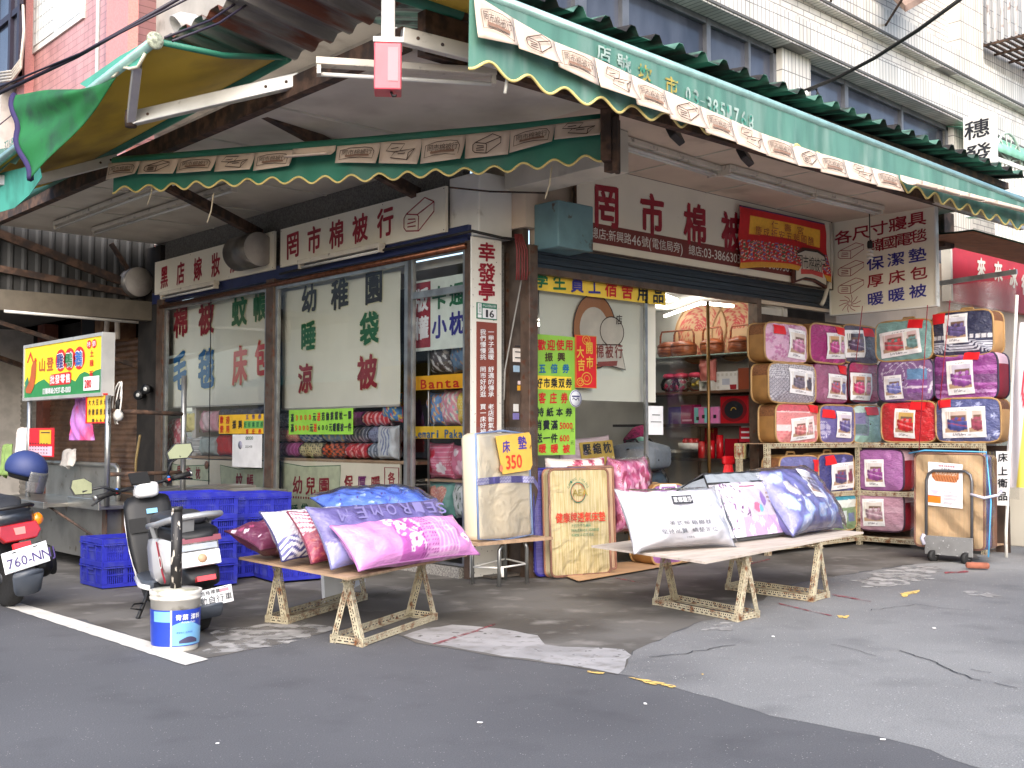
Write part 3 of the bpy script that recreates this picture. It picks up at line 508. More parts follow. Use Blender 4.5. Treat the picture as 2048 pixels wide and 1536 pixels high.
# --- red temple banner over the sign
pl3 = Pl(1, -.09); a0, t0 = pl3.ab(1478, 410); a1, t1 = pl3.ab(1648, 447); _, bb = pl3.ab(1500, 495); H = .66
def bcol(U, V_):
    X, Y = U, V_; C = np.tile(lin((196, 30, 36)), (len(U), 1)); G_ = np.array(lin((236, 180, 60)))
    m = (Y > .52) & (Y < .86) & (X > .10) & (X < .92) & (np.abs(Y-.69-.04*np.sin(X*3.1)) < .15); C[m] = G_
    n = (Y < .46) & (Y > .12); s_ = np.sin(X*61+np.sin(Y*37)*2)*np.sin(Y*43+X*17); C[n & (s_ > .55)] = lin((60, 110, 90)); C[n & (s_ < -.6)] = lin((90, 120, 170)); C[n & (np.abs(s_) < .06)] = lin((230, 214, 190)); C[Y < .1] = lin((206, 150, 50)); C[(Y > .97)] = lin((70, 60, 110)); return C
def bfn(U, V_): return np.array([pl3.fr(a0+(a1-a0)*u+.10*(1-v)*u, (t0+(t1-t0)*u)-H*(1-v)*(1-.12*math.sin(3.14*u)), .02*math.sin(u*14)*(1-v)+.012*math.sin(v*9)) for u, v in zip(U, V_)])
t = thing('temple_banner', 'red embroidered temple banner with gold scroll draped across the main sign', 'banner', pl3.fr((a0+a1)/2, t0-H)); mb = MB(); mb.sheet(bfn, 110, 60, 0, bcol); mb.build('cloth', mat('banner_cloth', vc=True, rough=.6, var=.2, scale=30), t, solid=.004)
mb = MB(pl3.fr); nn = '慶祝仁壽宮'
for i, c in enumerate('仁壽宮'): u = .35+.15*i; letter(mb, c, a0+(a1-a0)*u+.03, t0+(t1-t0)*u-H*.22, .13, .085, CR, 0, .035, pl3.fr)
for i, c in enumerate('慶成祈安五朝圓醮'): u = .16+.088*i; letter(mb, c, a0+(a1-a0)*u+.035, t0+(t1-t0)*u-H*.36, .11, .10, CR, 0, .035, pl3.fr)
mb.build('lettering', INK, t)
# --- board on the projecting side wall
pl = Pl(0, 5.15); r = pl.rect(1660, 1868, 446, 634, 404, 605); t, mb = signboard('signboard', 'tall cream price-list style board of red and blue characters with four bedding icons', 'sign', pl, r, M['board'], thick=.06, edge=(.015, M['white']))
pl.row(mb, '各尺寸寢具', (1687, 474), (1834, 438), 26, 28, CR, .016); pl.row(mb, '韓國電毯', (1751, 491), (1837, 472), 24, 27, CR, .012); pl.row(mb, '保潔墊', (1751, 526), (1835, 510), 25, 28, BL, .016); pl.row(mb, '厚床包', (1751, 561), (1838, 546), 24, 27, CR, .014); pl.row(mb, '暖暖被', (1751, 597), (1836, 582), 24, 27, BL, .016)
for i, y in enumerate((502, 537, 572)):
    a, b = pl.ab(1702, y); kk = pl.k(1702, y); quilt_icon(mb, pl.fr, a, b, 48*kk/.673*.8, 30*kk, .007, CR)
a, b = pl.ab(1700, 607); 
for q in range(10): an = q*.63; mb.ring([(a+.02*math.cos(an), b+.016*math.sin(an)), (a+.07*math.cos(an+.5), b+.06*math.sin(an+.5)), (a+.14*math.cos(an+.8), b+.10*math.sin(an+.8))], .007, .004, CR, closed=False)
mb.build('lettering', INK, t)
# --- corner pillar panel, number plate, motto board
pl = Pl(1, .235); r = pl.rect(944, 1003, 472, 1160, 482, 1165); t, mb = signboard('signboard', 'narrow speckled white panel facing the corner pillar, three red characters on top', 'sign', pl, (r[0], r[1], .02, r[3]), M['speck'], thick=.02)
for c, y in (('幸', 504), ('發', 545), ('亭', 583)): pl.ch(mb, c, 973, y, 33, 38, CR, .024)
mb.build('lettering', INK, t)
pq = Pl(1, .225); r = pq.rect(954, 994, 605, 637, 608, 640); t, mb = signboard('house_number_plate', 'green edged white house number plate on the corner pillar', 'sign', pq, r, flat((40, 118, 92)), thick=.008)
a0, a1, b0, b1 = r; W_, H_ = a1-a0, b1-b0; mb.quad(a0+.27*W_, a1-.03*W_, b0+.06*H_, b0+.68*H_, .002, PW); mb.quad(a0+.03*W_, a0+.22*W_, b0+.30*H_, b1-.05*H_, .002, PW); mb.quad(a0+.03*W_, a0+.22*W_, b0+.06*H_, b0+.26*H_, .002, PW)
letter(mb, '1', a0+.48*W_, b0+.37*H_, .10*W_, .5*H_, BK, .02, .004); letter(mb, '6', a0+.72*W_, b0+.37*H_, .22*W_, .5*H_, BK, .02, .004)
text(mb, '中山北路60巷', a0+.27*W_, b0+.84*H_, .17*H_, PW, 0, w=.1*W_, c=.004, rise=0); text(mb, '大園區', a0+.125*W_, b0+.84*H_, .17*H_, GN, 0, vertical=True, c=.004); mb.build('lettering', INK, t)
r = pq.rect(954, 994, 643, 1000, 646, 1000); t, mb = signboard('motto_board', 'long red-brown vertical board of small white characters below the number plate', 'sign', pq, (r[0], r[1], .9, r[3]), mat('motto_red', (132, 66, 54), .55, var=.06), thick=.008)
for col, x in (('一甲子溫暖 舒適的傳承 老店新氣象', 981.5), ('我們慢慢挑 罔市好好逛 買一床好被', 965.5)):
    for i, c in enumerate(col):
        if c != ' ': y = 664+(i-(i//6)*0)*12.45; pq.ch(mb, c, x, y, 11.5, 11.5, PW, .012)
mb.build('lettering', INK, t)
# --- small stickers on the recess panel
ps = Pl(1, .098)
for i, (x0, x1, y0, y1, cl, lb) in enumerate(((1026, 1050, 697, 724, (224, 214, 206), 'biggest handwritten white note on the brown recess panel'), (1027, 1039, 731, 744, (150, 176, 196), 'pale blue square sticker below the note on the recess panel'), (1036, 1044, 762, 769, (214, 196, 196), 'tiny pinkish sticker on the brown recess panel'), (1035, 1046, 771, 781, (206, 150, 40), 'orange sticker on the brown recess panel'), (1027, 1037, 808, 823, (206, 204, 200), 'torn white sticker on the brown recess panel'), (1026, 1038, 826, 839, (112, 104, 158), 'purple sticker lowest on the brown recess panel'))):
    r = ps.rect(x0, x1, y0, y1, y0, y1); mb = MB(ps.fr); mb.box(*r, -.004, .002, 0)
    if i == 0:
        for q in range(3): mb.quad(r[0]+.02, r[1]-.02-.02*q, r[2]+.03+.05*q, r[2]+.04+.05*q, .004, 1)
    mb.build('sticker', [flat(cl), M['ink']], label=lb, cat='sticker', group='stickers on the recess panel')
# --- roller blinds with painted words behind the side windows
blm = mat('pale_green_blind', (230, 228, 214), .75, var=.03, scale=2)
pl = Pl(0, .10)
def blind(px0, px1, top, pyb, label, words):
    r = pl.rect(px0, px1, 600, pyb, 600, pyb); t = thing('roller_blind', label, 'blind', pl.fr((r[0]+r[1])/2, r[2])); a0, a1, b0, _ = r
    mb = MB(pl.fr); mb.sheet(lambda U, V_: np.array([pl.fr(a0+(a1-a0)*u, b0+(top-b0)*v, -.004*math.sin(v*7)) for u, v in zip(U, V_)]), 2, 12); mb.build('cloth', blm, t)
    mb = MB(pl.fr); mb.box(a0, a1, b0-.02, b0, -.01, .006); mb.build('hem_bar', M['alu'], t)
    mb = MB(pl.fr)
    for c, x, y, w_, h_, m_ in words:
        pl.ch(mb, c, x, y, w_, h_, 12, .055, .006); pl.ch(mb, c, x, y, w_, h_, m_, .03, .010)
    mb.build('lettering', INK+[flat((226, 222, 184))], t); return t
blind(333, 531, 2.78, 810, 'pale roller blind behind the farther side window with red, green and blue words', (('棉', 363, 641, 40, 66, CR), ('被', 414, 636, 42, 66, CR), ('蚊', 480, 622, 40, 62, GN), ('帳', 521, 612, 34, 60, GN), ('毛', 361, 742, 40, 80, AZ), ('毯', 414, 738, 44, 80, AZ), ('床', 481, 731, 38, 78, PKR), ('包', 525, 716, 34, 72, PKR)))
blind(566, 801, 2.74, 813, 'pale roller blind behind the middle window with black, green and brown-red words', (('幼', 620, 597, 37, 56, BK), ('稚', 681, 588, 40, 60, BK), ('園', 749, 574, 40, 66, BK), ('睡', 618, 672, 36, 58, GN), ('袋', 740, 657, 42, 66, GN), ('涼', 612, 757, 34, 58, CR), ('被', 736, 744, 44, 68, CR)))
# --- lower painted panels
pc = mat('painted_panel', (236, 228, 208), .6, var=.05, scale=2)
def panel(px0, px1, y0, y1, label):
    r = pl.rect(px0, px1, y0, 1050, y1, 1060); r = (r[0], r[1], .16, r[3]); return signboard('painted_panel', label, 'panel', pl, r, pc, thick=.02)
t, mb = panel(328, 531, 916, 924, 'cream painted panel low in the farther side window, pillow drawings with red words'); lg = 12
pim = INK+[mat('pillow_green_paint', (204, 210, 180), .6, var=.08, scale=9), flat((206, 150, 120))]
def pil(x0, x1, y0, y1):
    q = [pl.ab(x, y) for x, y in ((x0, y0), (x0+(x1-x0)*.4, y0+8), (x1, y0+6), (x1-3, (y0+y1)/2), (x1, y1), (x0+(x1-x0)*.5, y1-4), (x0, y1), (x0+3, (y0+y1)/2))]; mb.poly(q, .003, 12); mb.ring(q, .008, .004, 3)
pil(330, 420, 924, 962); pl.row(mb, '長抱枕', (358, 943), (397, 946), 13, 24, CR, .02, lift=.006); pil(441, 529, 930, 1040); pl.row(mb, '蚊帳', (479, 962), (501, 964), 18, 32, CR, .02, lift=.006)
for i in range(11): a, b = pl.ab(468+i*4, 983); mb.quad(a-.009, a+.009, b-.012, b+.012, .006, CR)
pl.row(mb, '床包圓形', (470, 1006), (521, 1009), 14, 24, [GN, GN, BL, BL], .02, lift=.006)
a, b = pl.ab(342, 950); mb.lathe([(.05, 0), (.06, .003)], pl.fr(a, b, .004), pl.fr.n, 12, 13); a, b = pl.ab(414, 930); mb.lathe([(.04, 0), (.05, .003)], pl.fr(a, b, .004), pl.fr.n, 12, 13); mb.build('lettering', pim, t)
t, mb = panel(562, 800, 918, 927, 'cream painted panel low in the middle window, pillow drawing and red framed word'); pil(563, 682, 925, 1050); pl.row(mb, '幼兒園', (596, 970), (649, 973), 25, 36, CR, .022, lift=.006)
for i in range(15): a, b = pl.ab(583+i*5, 994+i*.3); mb.quad(a-.012, a+.012, b-.012, b+.012, .006, CR)
pl.row(mb, '睡袋', (590, 1021), (610, 1019), 17, 25, GN, .02, lift=.006); pl.row(mb, '保厚暖', (698, 965), (752, 967), 20, 30, [CR, PU, CR], .022, lift=.006)
q = [pl.ab(*p) for p in ((770, 935), (798, 936), (798, 1050), (770, 1050))]; mb.ring(q, .014, .005, CR); pl.ch(mb, '各', 784, 956, 16, 24, CR, .02, .006); pl.ch(mb, '尺', 784, 990, 16, 24, CR, .02, .006); mb.build('lettering', pim, t)
# --- posters on the side glass
pg = Pl(0, -.018)
r = pg.rect(578, 706, 821, 868, 815, 870); t, mb = signboard('poster', 'lime green handwritten offer poster stuck on the middle window, two lines', 'poster', pg, r, flat((128, 182, 58)), thick=.003)
for s_, y0, y1, red in (('滿3000元送范倫鉄諾枕一顆', 836, 830, (1, 2, 3, 4, 6)), ('滿5000元送600元暖暖被一件', 856, 854, (1, 2, 3, 4, 6))):
    n = len(s_)
    for i, c in enumerate(s_): pg.ch(mb, c, 585+(700-585)*i/(n-1), y0+(y1-y0)*i/(n-1), 7.6 if is_cjk(c) else 5, 17 if is_cjk(c) else 11, RD if i in red else BK, .022)
mb.build('lettering', INK, t)
r = pg.rect(438, 527, 830, 867, 828, 868); t, mb = signboard('poster', 'small yellow voucher poster stuck on the farther side window', 'poster', pg, r, flat((236, 186, 40)), thick=.003)
pg.row(mb, '歡迎', (444, 840), (456, 840), 9.5, 15, RD, .02); pg.row(mb, '使用', (444, 858), (456, 858), 9.5, 15, RD, .02); pg.row(mb, '振興', (469, 849), (481, 849), 10, 17, BK, .02)
a0, b0 = pg.ab(488, 857); a1, b1 = pg.ab(527, 841); mb.quad(a0, a1, b0, b1, .002, 12); pg.row(mb, '五倍券', (495, 834), (520, 833), 7.5, 10, BL, .015); pg.row(mb, '好市乘双券', (491, 849), (524, 849), 7, 11, GN, .015); pg.row(mb, '客庄券', (495, 863), (520, 863), 7.5, 10, RD, .015); mb.build('lettering', INK+[flat((110, 180, 90))], t)
r = pg.rect(465, 524, 869, 933, 869, 936); t, mb = signboard('notice', 'white printed notice sheet below the yellow voucher poster', 'notice', pg, r, M['paperw'], thick=.003); text(mb, '2022/4/30', pg.ab(491, 893)[0], pg.ab(491, 893)[1], .028, BK, 0, c=.004); a, b = pg.ab(481, 890); mb.lathe([(.0, 0), (.045, 0), (.045, .002)], pg.fr(a, b, .003), pg.fr.n, 16, 12); text(mb, 'GOOO', pg.ab(492, 876)[0], pg.ab(492, 876)[1], .04, GN, .01, c=.004); mb.build('lettering', INK+[flat((160, 160, 180))], t)
# --- child pillow poster and shelf labels in the narrow window
pd = Pl(0, .075); r = pd.rect(822, 934, 566, 704, 544, 694); t, mb = signboard('poster', 'white poster in the narrow window with red block and green and blue words', 'poster', pd, r, flat((222, 230, 220)), thick=.006)
a0, b1 = pd.ab(826, 568); a1, b0 = pd.ab(861, 694); mb.quad(a0, a1, b0, b1, .002, CR)
for c, x, y, m_ in (('版', 843, 600, PW), ('權', 844, 656, PW), ('卡', 879, 595, GN), ('通', 914, 588, GN), ('小', 879, 653, BL), ('枕', 914, 646, BL)): pd.ch(mb, c, x, y, 30, 46, m_, .028)
mb.build('lettering', INK, t)
for wd, x0, x1, ya, yb, yc, yd, m_, bg, lb in (('Bantal', 848, 930, 753, 782, 746, 774, RD, (244, 178, 40), 'yellow shelf label with red hand lettering in the narrow window'), ('Lemari Pakai', 832, 931, 853, 876, 852, 878, AZ, (240, 196, 40), 'yellow shelf label with blue hand lettering in the narrow window')):
    r = pd.rect(830, 934, ya, yb, yc, yd); t, mb = signboard('shelf_label', lb, 'label', pd, r, flat(bg), thick=.006); a, b = pd.ab(x0, (ya+yb)/2); a2, _ = pd.ab(x1, 0 or (yc+yd)/2)
    V0 = len(wd); h_ = (r[3]-r[2])*.72; x = a
    for i, c in enumerate(wd):
        if c == ' ': continue
        letter(mb, c, a+(a2-a)*i/(V0-1), (r[2]+r[3])/2-.01, (a2-a)/V0*.86*(.45 if c in 'il' else 1), h_, m_, .02, .004, pd.fr)
    mb.build('lettering', INK, t)
# --- door glass: banner, blind with emblem, green posters, red new-year paper
pr = Pl(1, .085)
r = pr.rect(1070, 1331, 536, 582, 570, 609); t, mb = signboard('window_banner', 'yellow paper banner across the top of the door glass, eight painted characters', 'banner', pr, r, flat((236, 200, 70)), thick=.003)
pr.row(mb, '學生員工宿舍用品', (1082, 558), (1316, 590), 26, 34, [GN, GN, BL, BL, RD, RD, BK, BK], .022); mb.build('lettering', INK, t)
pb = Pl(1, .17); r = pb.rect(1078, 1311, 590, 803, 600, 800); a0, a1, b0, b1 = r; t = thing('roller_blind', 'pale roller blind behind the door glass printed with a brown shop emblem', 'blind', pb.fr((a0+a1)/2, b0))
mb = MB(pb.fr); mb.sheet(lambda U, V_: np.array([pb.fr(a0+(a1-a0)*u, b0+(2.58-b0)*v, .02*math.sin(u*5+1)*(1-v)) for u, v in zip(U, V_)]), 24, 12); mb.build('cloth', blm, t)
mb = MB(pb.fr); a, b = pb.ab(1190, 665); kx = pb.k(1190, 665); e = lambda rx, ry, x=0, y=0, n=28: [(a+(x+rx*math.cos(2*math.pi*i/n))*kx/.74, b+(y+ry*math.sin(2*math.pi*i/n))*kx) for i in range(n)]
tan = flat((176, 116, 72)); mb.poly(e(46, 74, -4, 2), .026, 8); mb.ring(e(46, 74, -4, 2), .012, .027, SP); mb.poly(e(31, 44, -6, 6), .028, 9); mb.poly(e(26, 30, 32, 4), .029, 9); mb.ring(e(26, 30, 32, 4), .01, .030, SP); pb.ch(mb, '店', 1233, 640, 14, 20, SP, .01, .034)
q = [pb.ab(*p) for p in ((1140, 690), (1236, 690), (1246, 740), (1200, 728), (1150, 736))]; mb.poly(q, .031, 9); mb.ring(q, .012, .032, SP)
for i, c in enumerate('棉被行'): pb.ch(mb, c, 1194+i*19, 703, 17, 28, 10, .012, .036)
q = [pb.ab(*p) for p in ((1190, 724), (1230, 722), (1228, 732), (1190, 733))]; mb.poly(q, .034, 10)
mb.build('printed_emblem', INK[:8]+[tan, flat((214, 204, 190)), flat((150, 70, 60)), M['paperw']], t)
pr2 = Pl(1, .083); r = pr2.rect(1071, 1150, 668, 912, 674, 908); t, mb = signboard('poster', 'tall lime green voucher poster on the door glass with a yellow band', 'poster', pr2, r, flat((140, 190, 66)), thick=.003)
a0, a1, b0, b1 = r; y1_ = pr2.ab(1100, 752)[1]; y0_ = pr2.ab(1100, 779)[1]; mb.quad(a0, a1-.05, y0_, y1_, .0015, 12); y1_ = pr2.ab(1100, 698)[1]; y0_ = pr2.ab(1100, 724)[1]
for s_, xa, xb, y, m_, w_, h_ in (('歡迎使用', 1083, 1138, 690, RD, 16, 22), ('振興', 1097, 1122, 714, SP, 16, 18), ('五倍券', 1084, 1131, 737, AZ, 14, 19), ('好市乘双券', 1078, 1137, 766, BK, 13, 20), ('客庄券', 1084, 1128, 796, RD, 14, 22), ('持紙本券', 1080, 1137, 824, BK, 14, 18), ('消費滿', 1076, 1108, 850, BK, 14, 20), ('送一件', 1077, 1108, 876, BK, 14, 19), ('暖暖被', 1084, 1132, 897, RD, 15, 18)): pr2.row(mb, s_, (xa, y), (xb, y), w_, h_, m_, .024)
for s_, y in (('5000', 851), ('600', 876)): text(mb, s_, *pr2.ab(1119, y), .062, RD, .02); pr2.ch(mb, '元', 1144, y+9, 7, 9, BK)
mb.build('lettering', INK+[flat((240, 206, 60))], t)
pr3 = Pl(1, .078); r = pr3.rect(1150, 1193, 670, 774, 672, 778); t, mb = signboard('new_year_paper', 'red and gold new year paper hanging beside the green poster on the door glass', 'poster', pr3, r, flat((206, 24, 30)), thick=.003)
for c, x, y in (('開', 1178, 696), ('市', 1179, 725), ('大', 1160, 704), ('吉', 1162, 730)): pr3.ch(mb, c, x, y, 15, 24, GD, .02)
for x, y, rr in ((1173, 757, 12), (1160, 764, 8), (1172, 680, 9)):
    a, b = pr3.ab(x, y); kk = pr3.k(x, y); mb.ring([(a+rr*kk*1.2*math.cos(q*.4), b+rr*kk*math.sin(q*.4)) for q in range(16)], .008, .004, GD); mb.ring([(a+rr*.5*kk*1.2*math.cos(q*.4), b+rr*.5*kk*math.sin(q*.4)) for q in range(16)], .006, .004, GD)
q = pr3.rect(1151, 1192, 671, 774, 673, 777); mb.ring([(q[0], q[2]), (q[1], q[2]), (q[1], q[3]), (q[0], q[3])], .006, .004, GD); mb.build('lettering', INK, t)
a, b = pr3.ab(1151, 797); mb = MB(pr3.fr); mb.lathe([(0, -.002), (.078, -.002), (.078, 0), (0, .001)], pr3.fr(a, b, .002), pr3.fr.n, 24, 0); mb.ring([(a+.07*math.cos(q*.3), b+.07*math.sin(q*.3)) for q in range(21)], .006, .004, 1); mb.ring([(a+.04*math.cos(q*.5), b-.02+.025*abs(math.sin(q))) for q in range(13)], .008, .004, 1); mb.quad(a-.05, a+.05, b+.012, b+.026, .004, 1); mb.build('sticker', [flat((222, 224, 232)), flat((78, 78, 120))], label='round white and purple sticker on the door glass below the new year paper', cat='sticker')
r = pr3.rect(1297, 1326, 812, 869, 812, 870); t, mb = signboard('notice', 'small white payment notice taped near the edge of the door glass', 'notice', pr3, r, M['paperw'], thick=.003); mb.quad(r[0]+.05, r[1]-.05, r[3]-.09, r[3]-.082, .003, BK); mb.quad(r[0]+.03, r[1]-.03, r[2]+.12, r[2]+.127, .003, BK); mb.build('lettering', INK, t)
# ------------------------------------------------------------------ hardware on the shopfront
mb = MB(); mb.box(.50, .93, -.27, .03, 2.80, 3.20); t = mb.build('shutter_motor_box', mat('blue_painted_box', (104, 138, 146), .5, var=.1, scale=5, rust=(74, 56, 46), rustat=(.62, .68), rscale=7), bevel=.012, label='faded blue steel shutter motor box at the left end of the main sign', cat='motor box')
def drum(y0, y1, z, rr, label, x=-.17):
    t = thing('shutter_drum', label, 'shutter drum', (x, (y0+y1)/2, z-rr), group='shutter drums between the signs')
    mb = MB(); mb.lathe([(rr, 0), (rr, y1-y0)], (x, y0, z), (0, 1, 0), 28); mb.build('casing', mat('drum_steel', (120, 116, 112), .35, metal=.7, var=.15, scale=6), t); mb = MB(); mb.lathe([(0, -.012), (rr*.97, -.012), (rr*.97, 0)], (x, y0, z), (0, 1, 0), 28); mb.build('end_plate', mat('drum_plate', (170, 164, 158), .6, var=.1), t)
p = PX(537, 500, -.17); drum(3.56, 4.02, 3.18, .185, 'round steel shutter drum between the two side signs'); drum(6.56, 7.3, 3.14, .19, 'round steel shutter drum left of the side signs')
def lamp(p0, p1, label, group='unlit fluorescent lamps under the canopy', up=(0, 0, 1), wd=.10, twin=False, drop=.05):
    p0, p1 = np.array(p0, float), np.array(p1, float); t = thing('fluorescent_lamp', label, 'lamp', (p0+p1)/2-np.array([0, 0, drop]), group=group)
    mb = MB(); mb.bar(p0, p1, wd, .045); mb.build('housing', M['lamphouse'], t, bevel=.004)
    d = (p1-p0)/np.linalg.norm(p1-p0); s = np.cross(d, (0, 0, 1)); dn = np.array([0, 0, -drop])
    for o_ in ((-.028, .028) if twin else (0,)):
        mb = MB(); mb.tube([p0+d*.03+s*o_+dn, p1-d*.03+s*o_+dn], .014, 8); mb.build('tube', M['tube'], t)
    mb = MB(); mb.bar(p0+d*.005+dn*.6, p0+d*.03+dn*.6, wd*.8, .07); mb.build('lamp_holder', M['lamphouse'], t); mb = MB(); mb.bar(p1-d*.03+dn*.6, p1-d*.005+dn*.6, wd*.8, .07); mb.build('lamp_holder', M['lamphouse'], t)
for a, b, lb in (((1237, 280), (1430, 340), 'twin tube lamp on the soffit nearest the corner, left of two others'), ((1446, 336), (1618, 384), 'twin tube lamp on the soffit, middle one above the main sign'), ((1620, 385), (1756, 418), 'twin tube lamp on the soffit nearest the bedding board')): lamp(PZ(*a, 3.61), PZ(*b, 3.61), lb, twin=True, wd=.16)
lamp(PZ(112, 448, 3.6), PZ(400, 338, 3.6), 'single tube lamp under the side soffit, farther out', wd=.07); lamp(PZ(188, 460, 3.6), PZ(470, 370, 3.6), 'single tube lamp under the side soffit, nearer the signs', wd=.07)
q0, q1 = PX(600, 535, -.10), PX(764, 496, -.10); lamp((q0[0], q0[1], 2.96), (q1[0], q1[1], 2.96), 'single tube lamp below the middle shop sign', wd=.07); q0, q1 = PX(324, 592, -.10), PX(433, 570, -.10); lamp((q0[0], q0[1], 2.94), (q1[0], q1[1], 2.94), 'single tube lamp below the sign beside the drum', wd=.07)
lamp(PZ(632, 124, 3.52), PZ(992, 146, 3.52), 'long dusty tube lamp slung across the roof corner', wd=.09, drop=.075)
# red emergency light box at the roof corner
c = PY(776, 130, -1.62); t = thing('emergency_light', 'red box light on a white bracket hanging at the roof corner', 'light box', c-np.array([0, 0, .22])); F = Fr(c, (.80, -.6, 0), (0, 0, 1))
mb = MB(F); mb.box(-.08, .08, -.17, .11, -.08, .08); mb.build('red_box', mat('red_acrylic', (206, 74, 90), .4, var=.1, scale=4, coat=.2, rust=(176, 90, 96), rustat=(.55, .8), rscale=6), t, bevel=.008)
mb = MB(F); mb.box(-.085, .085, .11, .14, -.085, .085); mb.build('lid', M['white'], t); mb = MB(F); mb.box(-.04, .04, .14, .46, -.04, .05); mb.box(-.035, .035, .42, .49, -.2, .04); mb.build('bracket', M['white'], t, bevel=.012)
mb = MB(F); mb.box(.0, .06, -.12, .08, .081, .084); mb.build('side_panel', mat('pale_red_acrylic', (226, 110, 120), .3), t); mb = MB(); mb.tube([F(.02, -.17, .03), F(.03, -.20, .05), F(.05, -.20, .06)], .008, 6); mb.build('wire_hook', M['wire'], t)
# floodlights hanging under the awning, bulb, wires, pipe
for (x, y), lb in (((1352, 268), 'black floodlight hanging behind the paper strip, nearer the corner'), ((1492, 312), 'black floodlight hanging behind the paper strip, farther from the corner')):
    c = PY(x, y, -1.35); t = thing('floodlight', lb, 'floodlight', c, group='black floodlights under the canopy'); F = Fr(c, (.9, .2, -.2), (.1, .5, .8)); mb = MB(F); mb.box(-.09, .09, -.06, .06, -.04, .02); mb.build('lamp_body', M['blackpl'], t, bevel=.01); mb = MB(); mb.tube([F(-.07, .06, 0), F(-.06, .16, 0), F(.06, .16, 0), F(.07, .06, 0)], .008, 6); mb.tube([F(0, .16, 0), (c[0], c[1], 3.64)], .006, 5); mb.build('bracket', M['wire'], t)
c = PX(1740, 500, 4.7); t = thing('hanging_bulb', 'spiral white bulb hanging on a black wire in front of the tall board', 'bulb', c-np.array([0, 0, .1])); mb = MB(); mb.tube([c+np.array([0, 0, .08]), (c[0], c[1], 3.64)], .006, 5); mb.build('cord', M['wire'], t); mb = MB(); mb.lathe([(.02, .1), (.03, .08), (.03, .03), (.022, .02)], c, n=10); mb.build('socket', M['black'], t)
mb = MB(); mb.tube([c+np.array([.028*math.cos(q*.7), .028*math.sin(q*.7), .015-q*.0045]) for q in range(26)], .011, 6); mb.build('bulb', M['white'], t)
mb = MB(); mb.tube([PY(1662, 447, -.05), PY(1664, 520, -.05), PY(1660, 560, -.05), PY(1648, 600, -.05), PY(1643, 610, -.05)], .022, 8); mb.build('drain_pipe', M['cream'], label='cream drain pipe bending down between main sign and tall board', cat='pipe')
mb = MB(); mb.tube([PX(560, 548, -.09), PX(700, 515, -.08), PX(890, 474, -.08), PY(945, 462, .15), PY(1005, 476, .17), PY(1045, 480, .05)], .013, 6); mb.build('cable', M['wire'], label='dark cable running along the signs and across the lintel at the corner', cat='cable')
mb = MB(); mb.tube([PY(900, 375, .1), PY(980, 383, .1), PY(1090, 386, -.2)], .008, 5); mb.build('hook_rod', M['rusty'], label='thin rusty hook rod tied across the lintel block', cat='rod')
for i in range(5):
    mb = MB(); x0 = 1034+i*5; mb.tube([PY(1030+i*3, 468, .0), PY(x0, 500, .0), PY(x0+random.uniform(-2, 2), 540, -.01), PY(x0-1, 560, -.01)], .008, 5); mb.build('wire', mat('red_wire', (120, 40, 40), .5), label='dusty red wire hanging beside the blue motor box', cat='wire', group='red wires by the motor box')
mb = MB(); mb.tube([PY(1043, 560, .03), PY(1028, 640, .05), PY(1010, 740, .06), PY(1008, 800, .06)], .007, 5); mb.build('rope', mat('grey_rope', (150, 146, 140), .9), label='grey rope hanging slantwise in the pillar recess', cat='rope')
# ------------------------------------------------------------------ awnings
def fab(F, px, py):
    d = ray(px, py); t = ((F.o-CAM)@F.n)/(d@F.n); q = CAM+d*t-F.o; return float(q@F.u), float(q@F.v)
def scallop(mb, F, a0, a1, ztop, zbot, pitch, depth, mi, wav=.012, trim=None, c=0., sl=0.):
    n = int((a1-a0)/pitch*16); vs = []; fs = []; lo = []
    for i in range(n+1):
        a = a0+(a1-a0)*i/n; zt = ztop(a) if callable(ztop) else ztop; zb = (zbot(a) if callable(zbot) else zbot)+depth*(.5-.5*math.cos(2*math.pi*(a-a0)/pitch)); w_ = wav*math.sin(a*9)+wav*.6*math.sin(a*23)
        for j in range(4): q = j/3; vs.append(F(a, zt+(zb-zt)*q, c+w_*q+sl*q))
        lo.append(F(a, zb, c+w_+.004+sl))
    for i in range(n):
        for j in range(3): k = i*4+j; fs.append((k, k+1, k+5, k+4))
    mb.add(vs, fs, mi, True)
    if trim is not None: mb.tube(lo, .009, 5, trim)
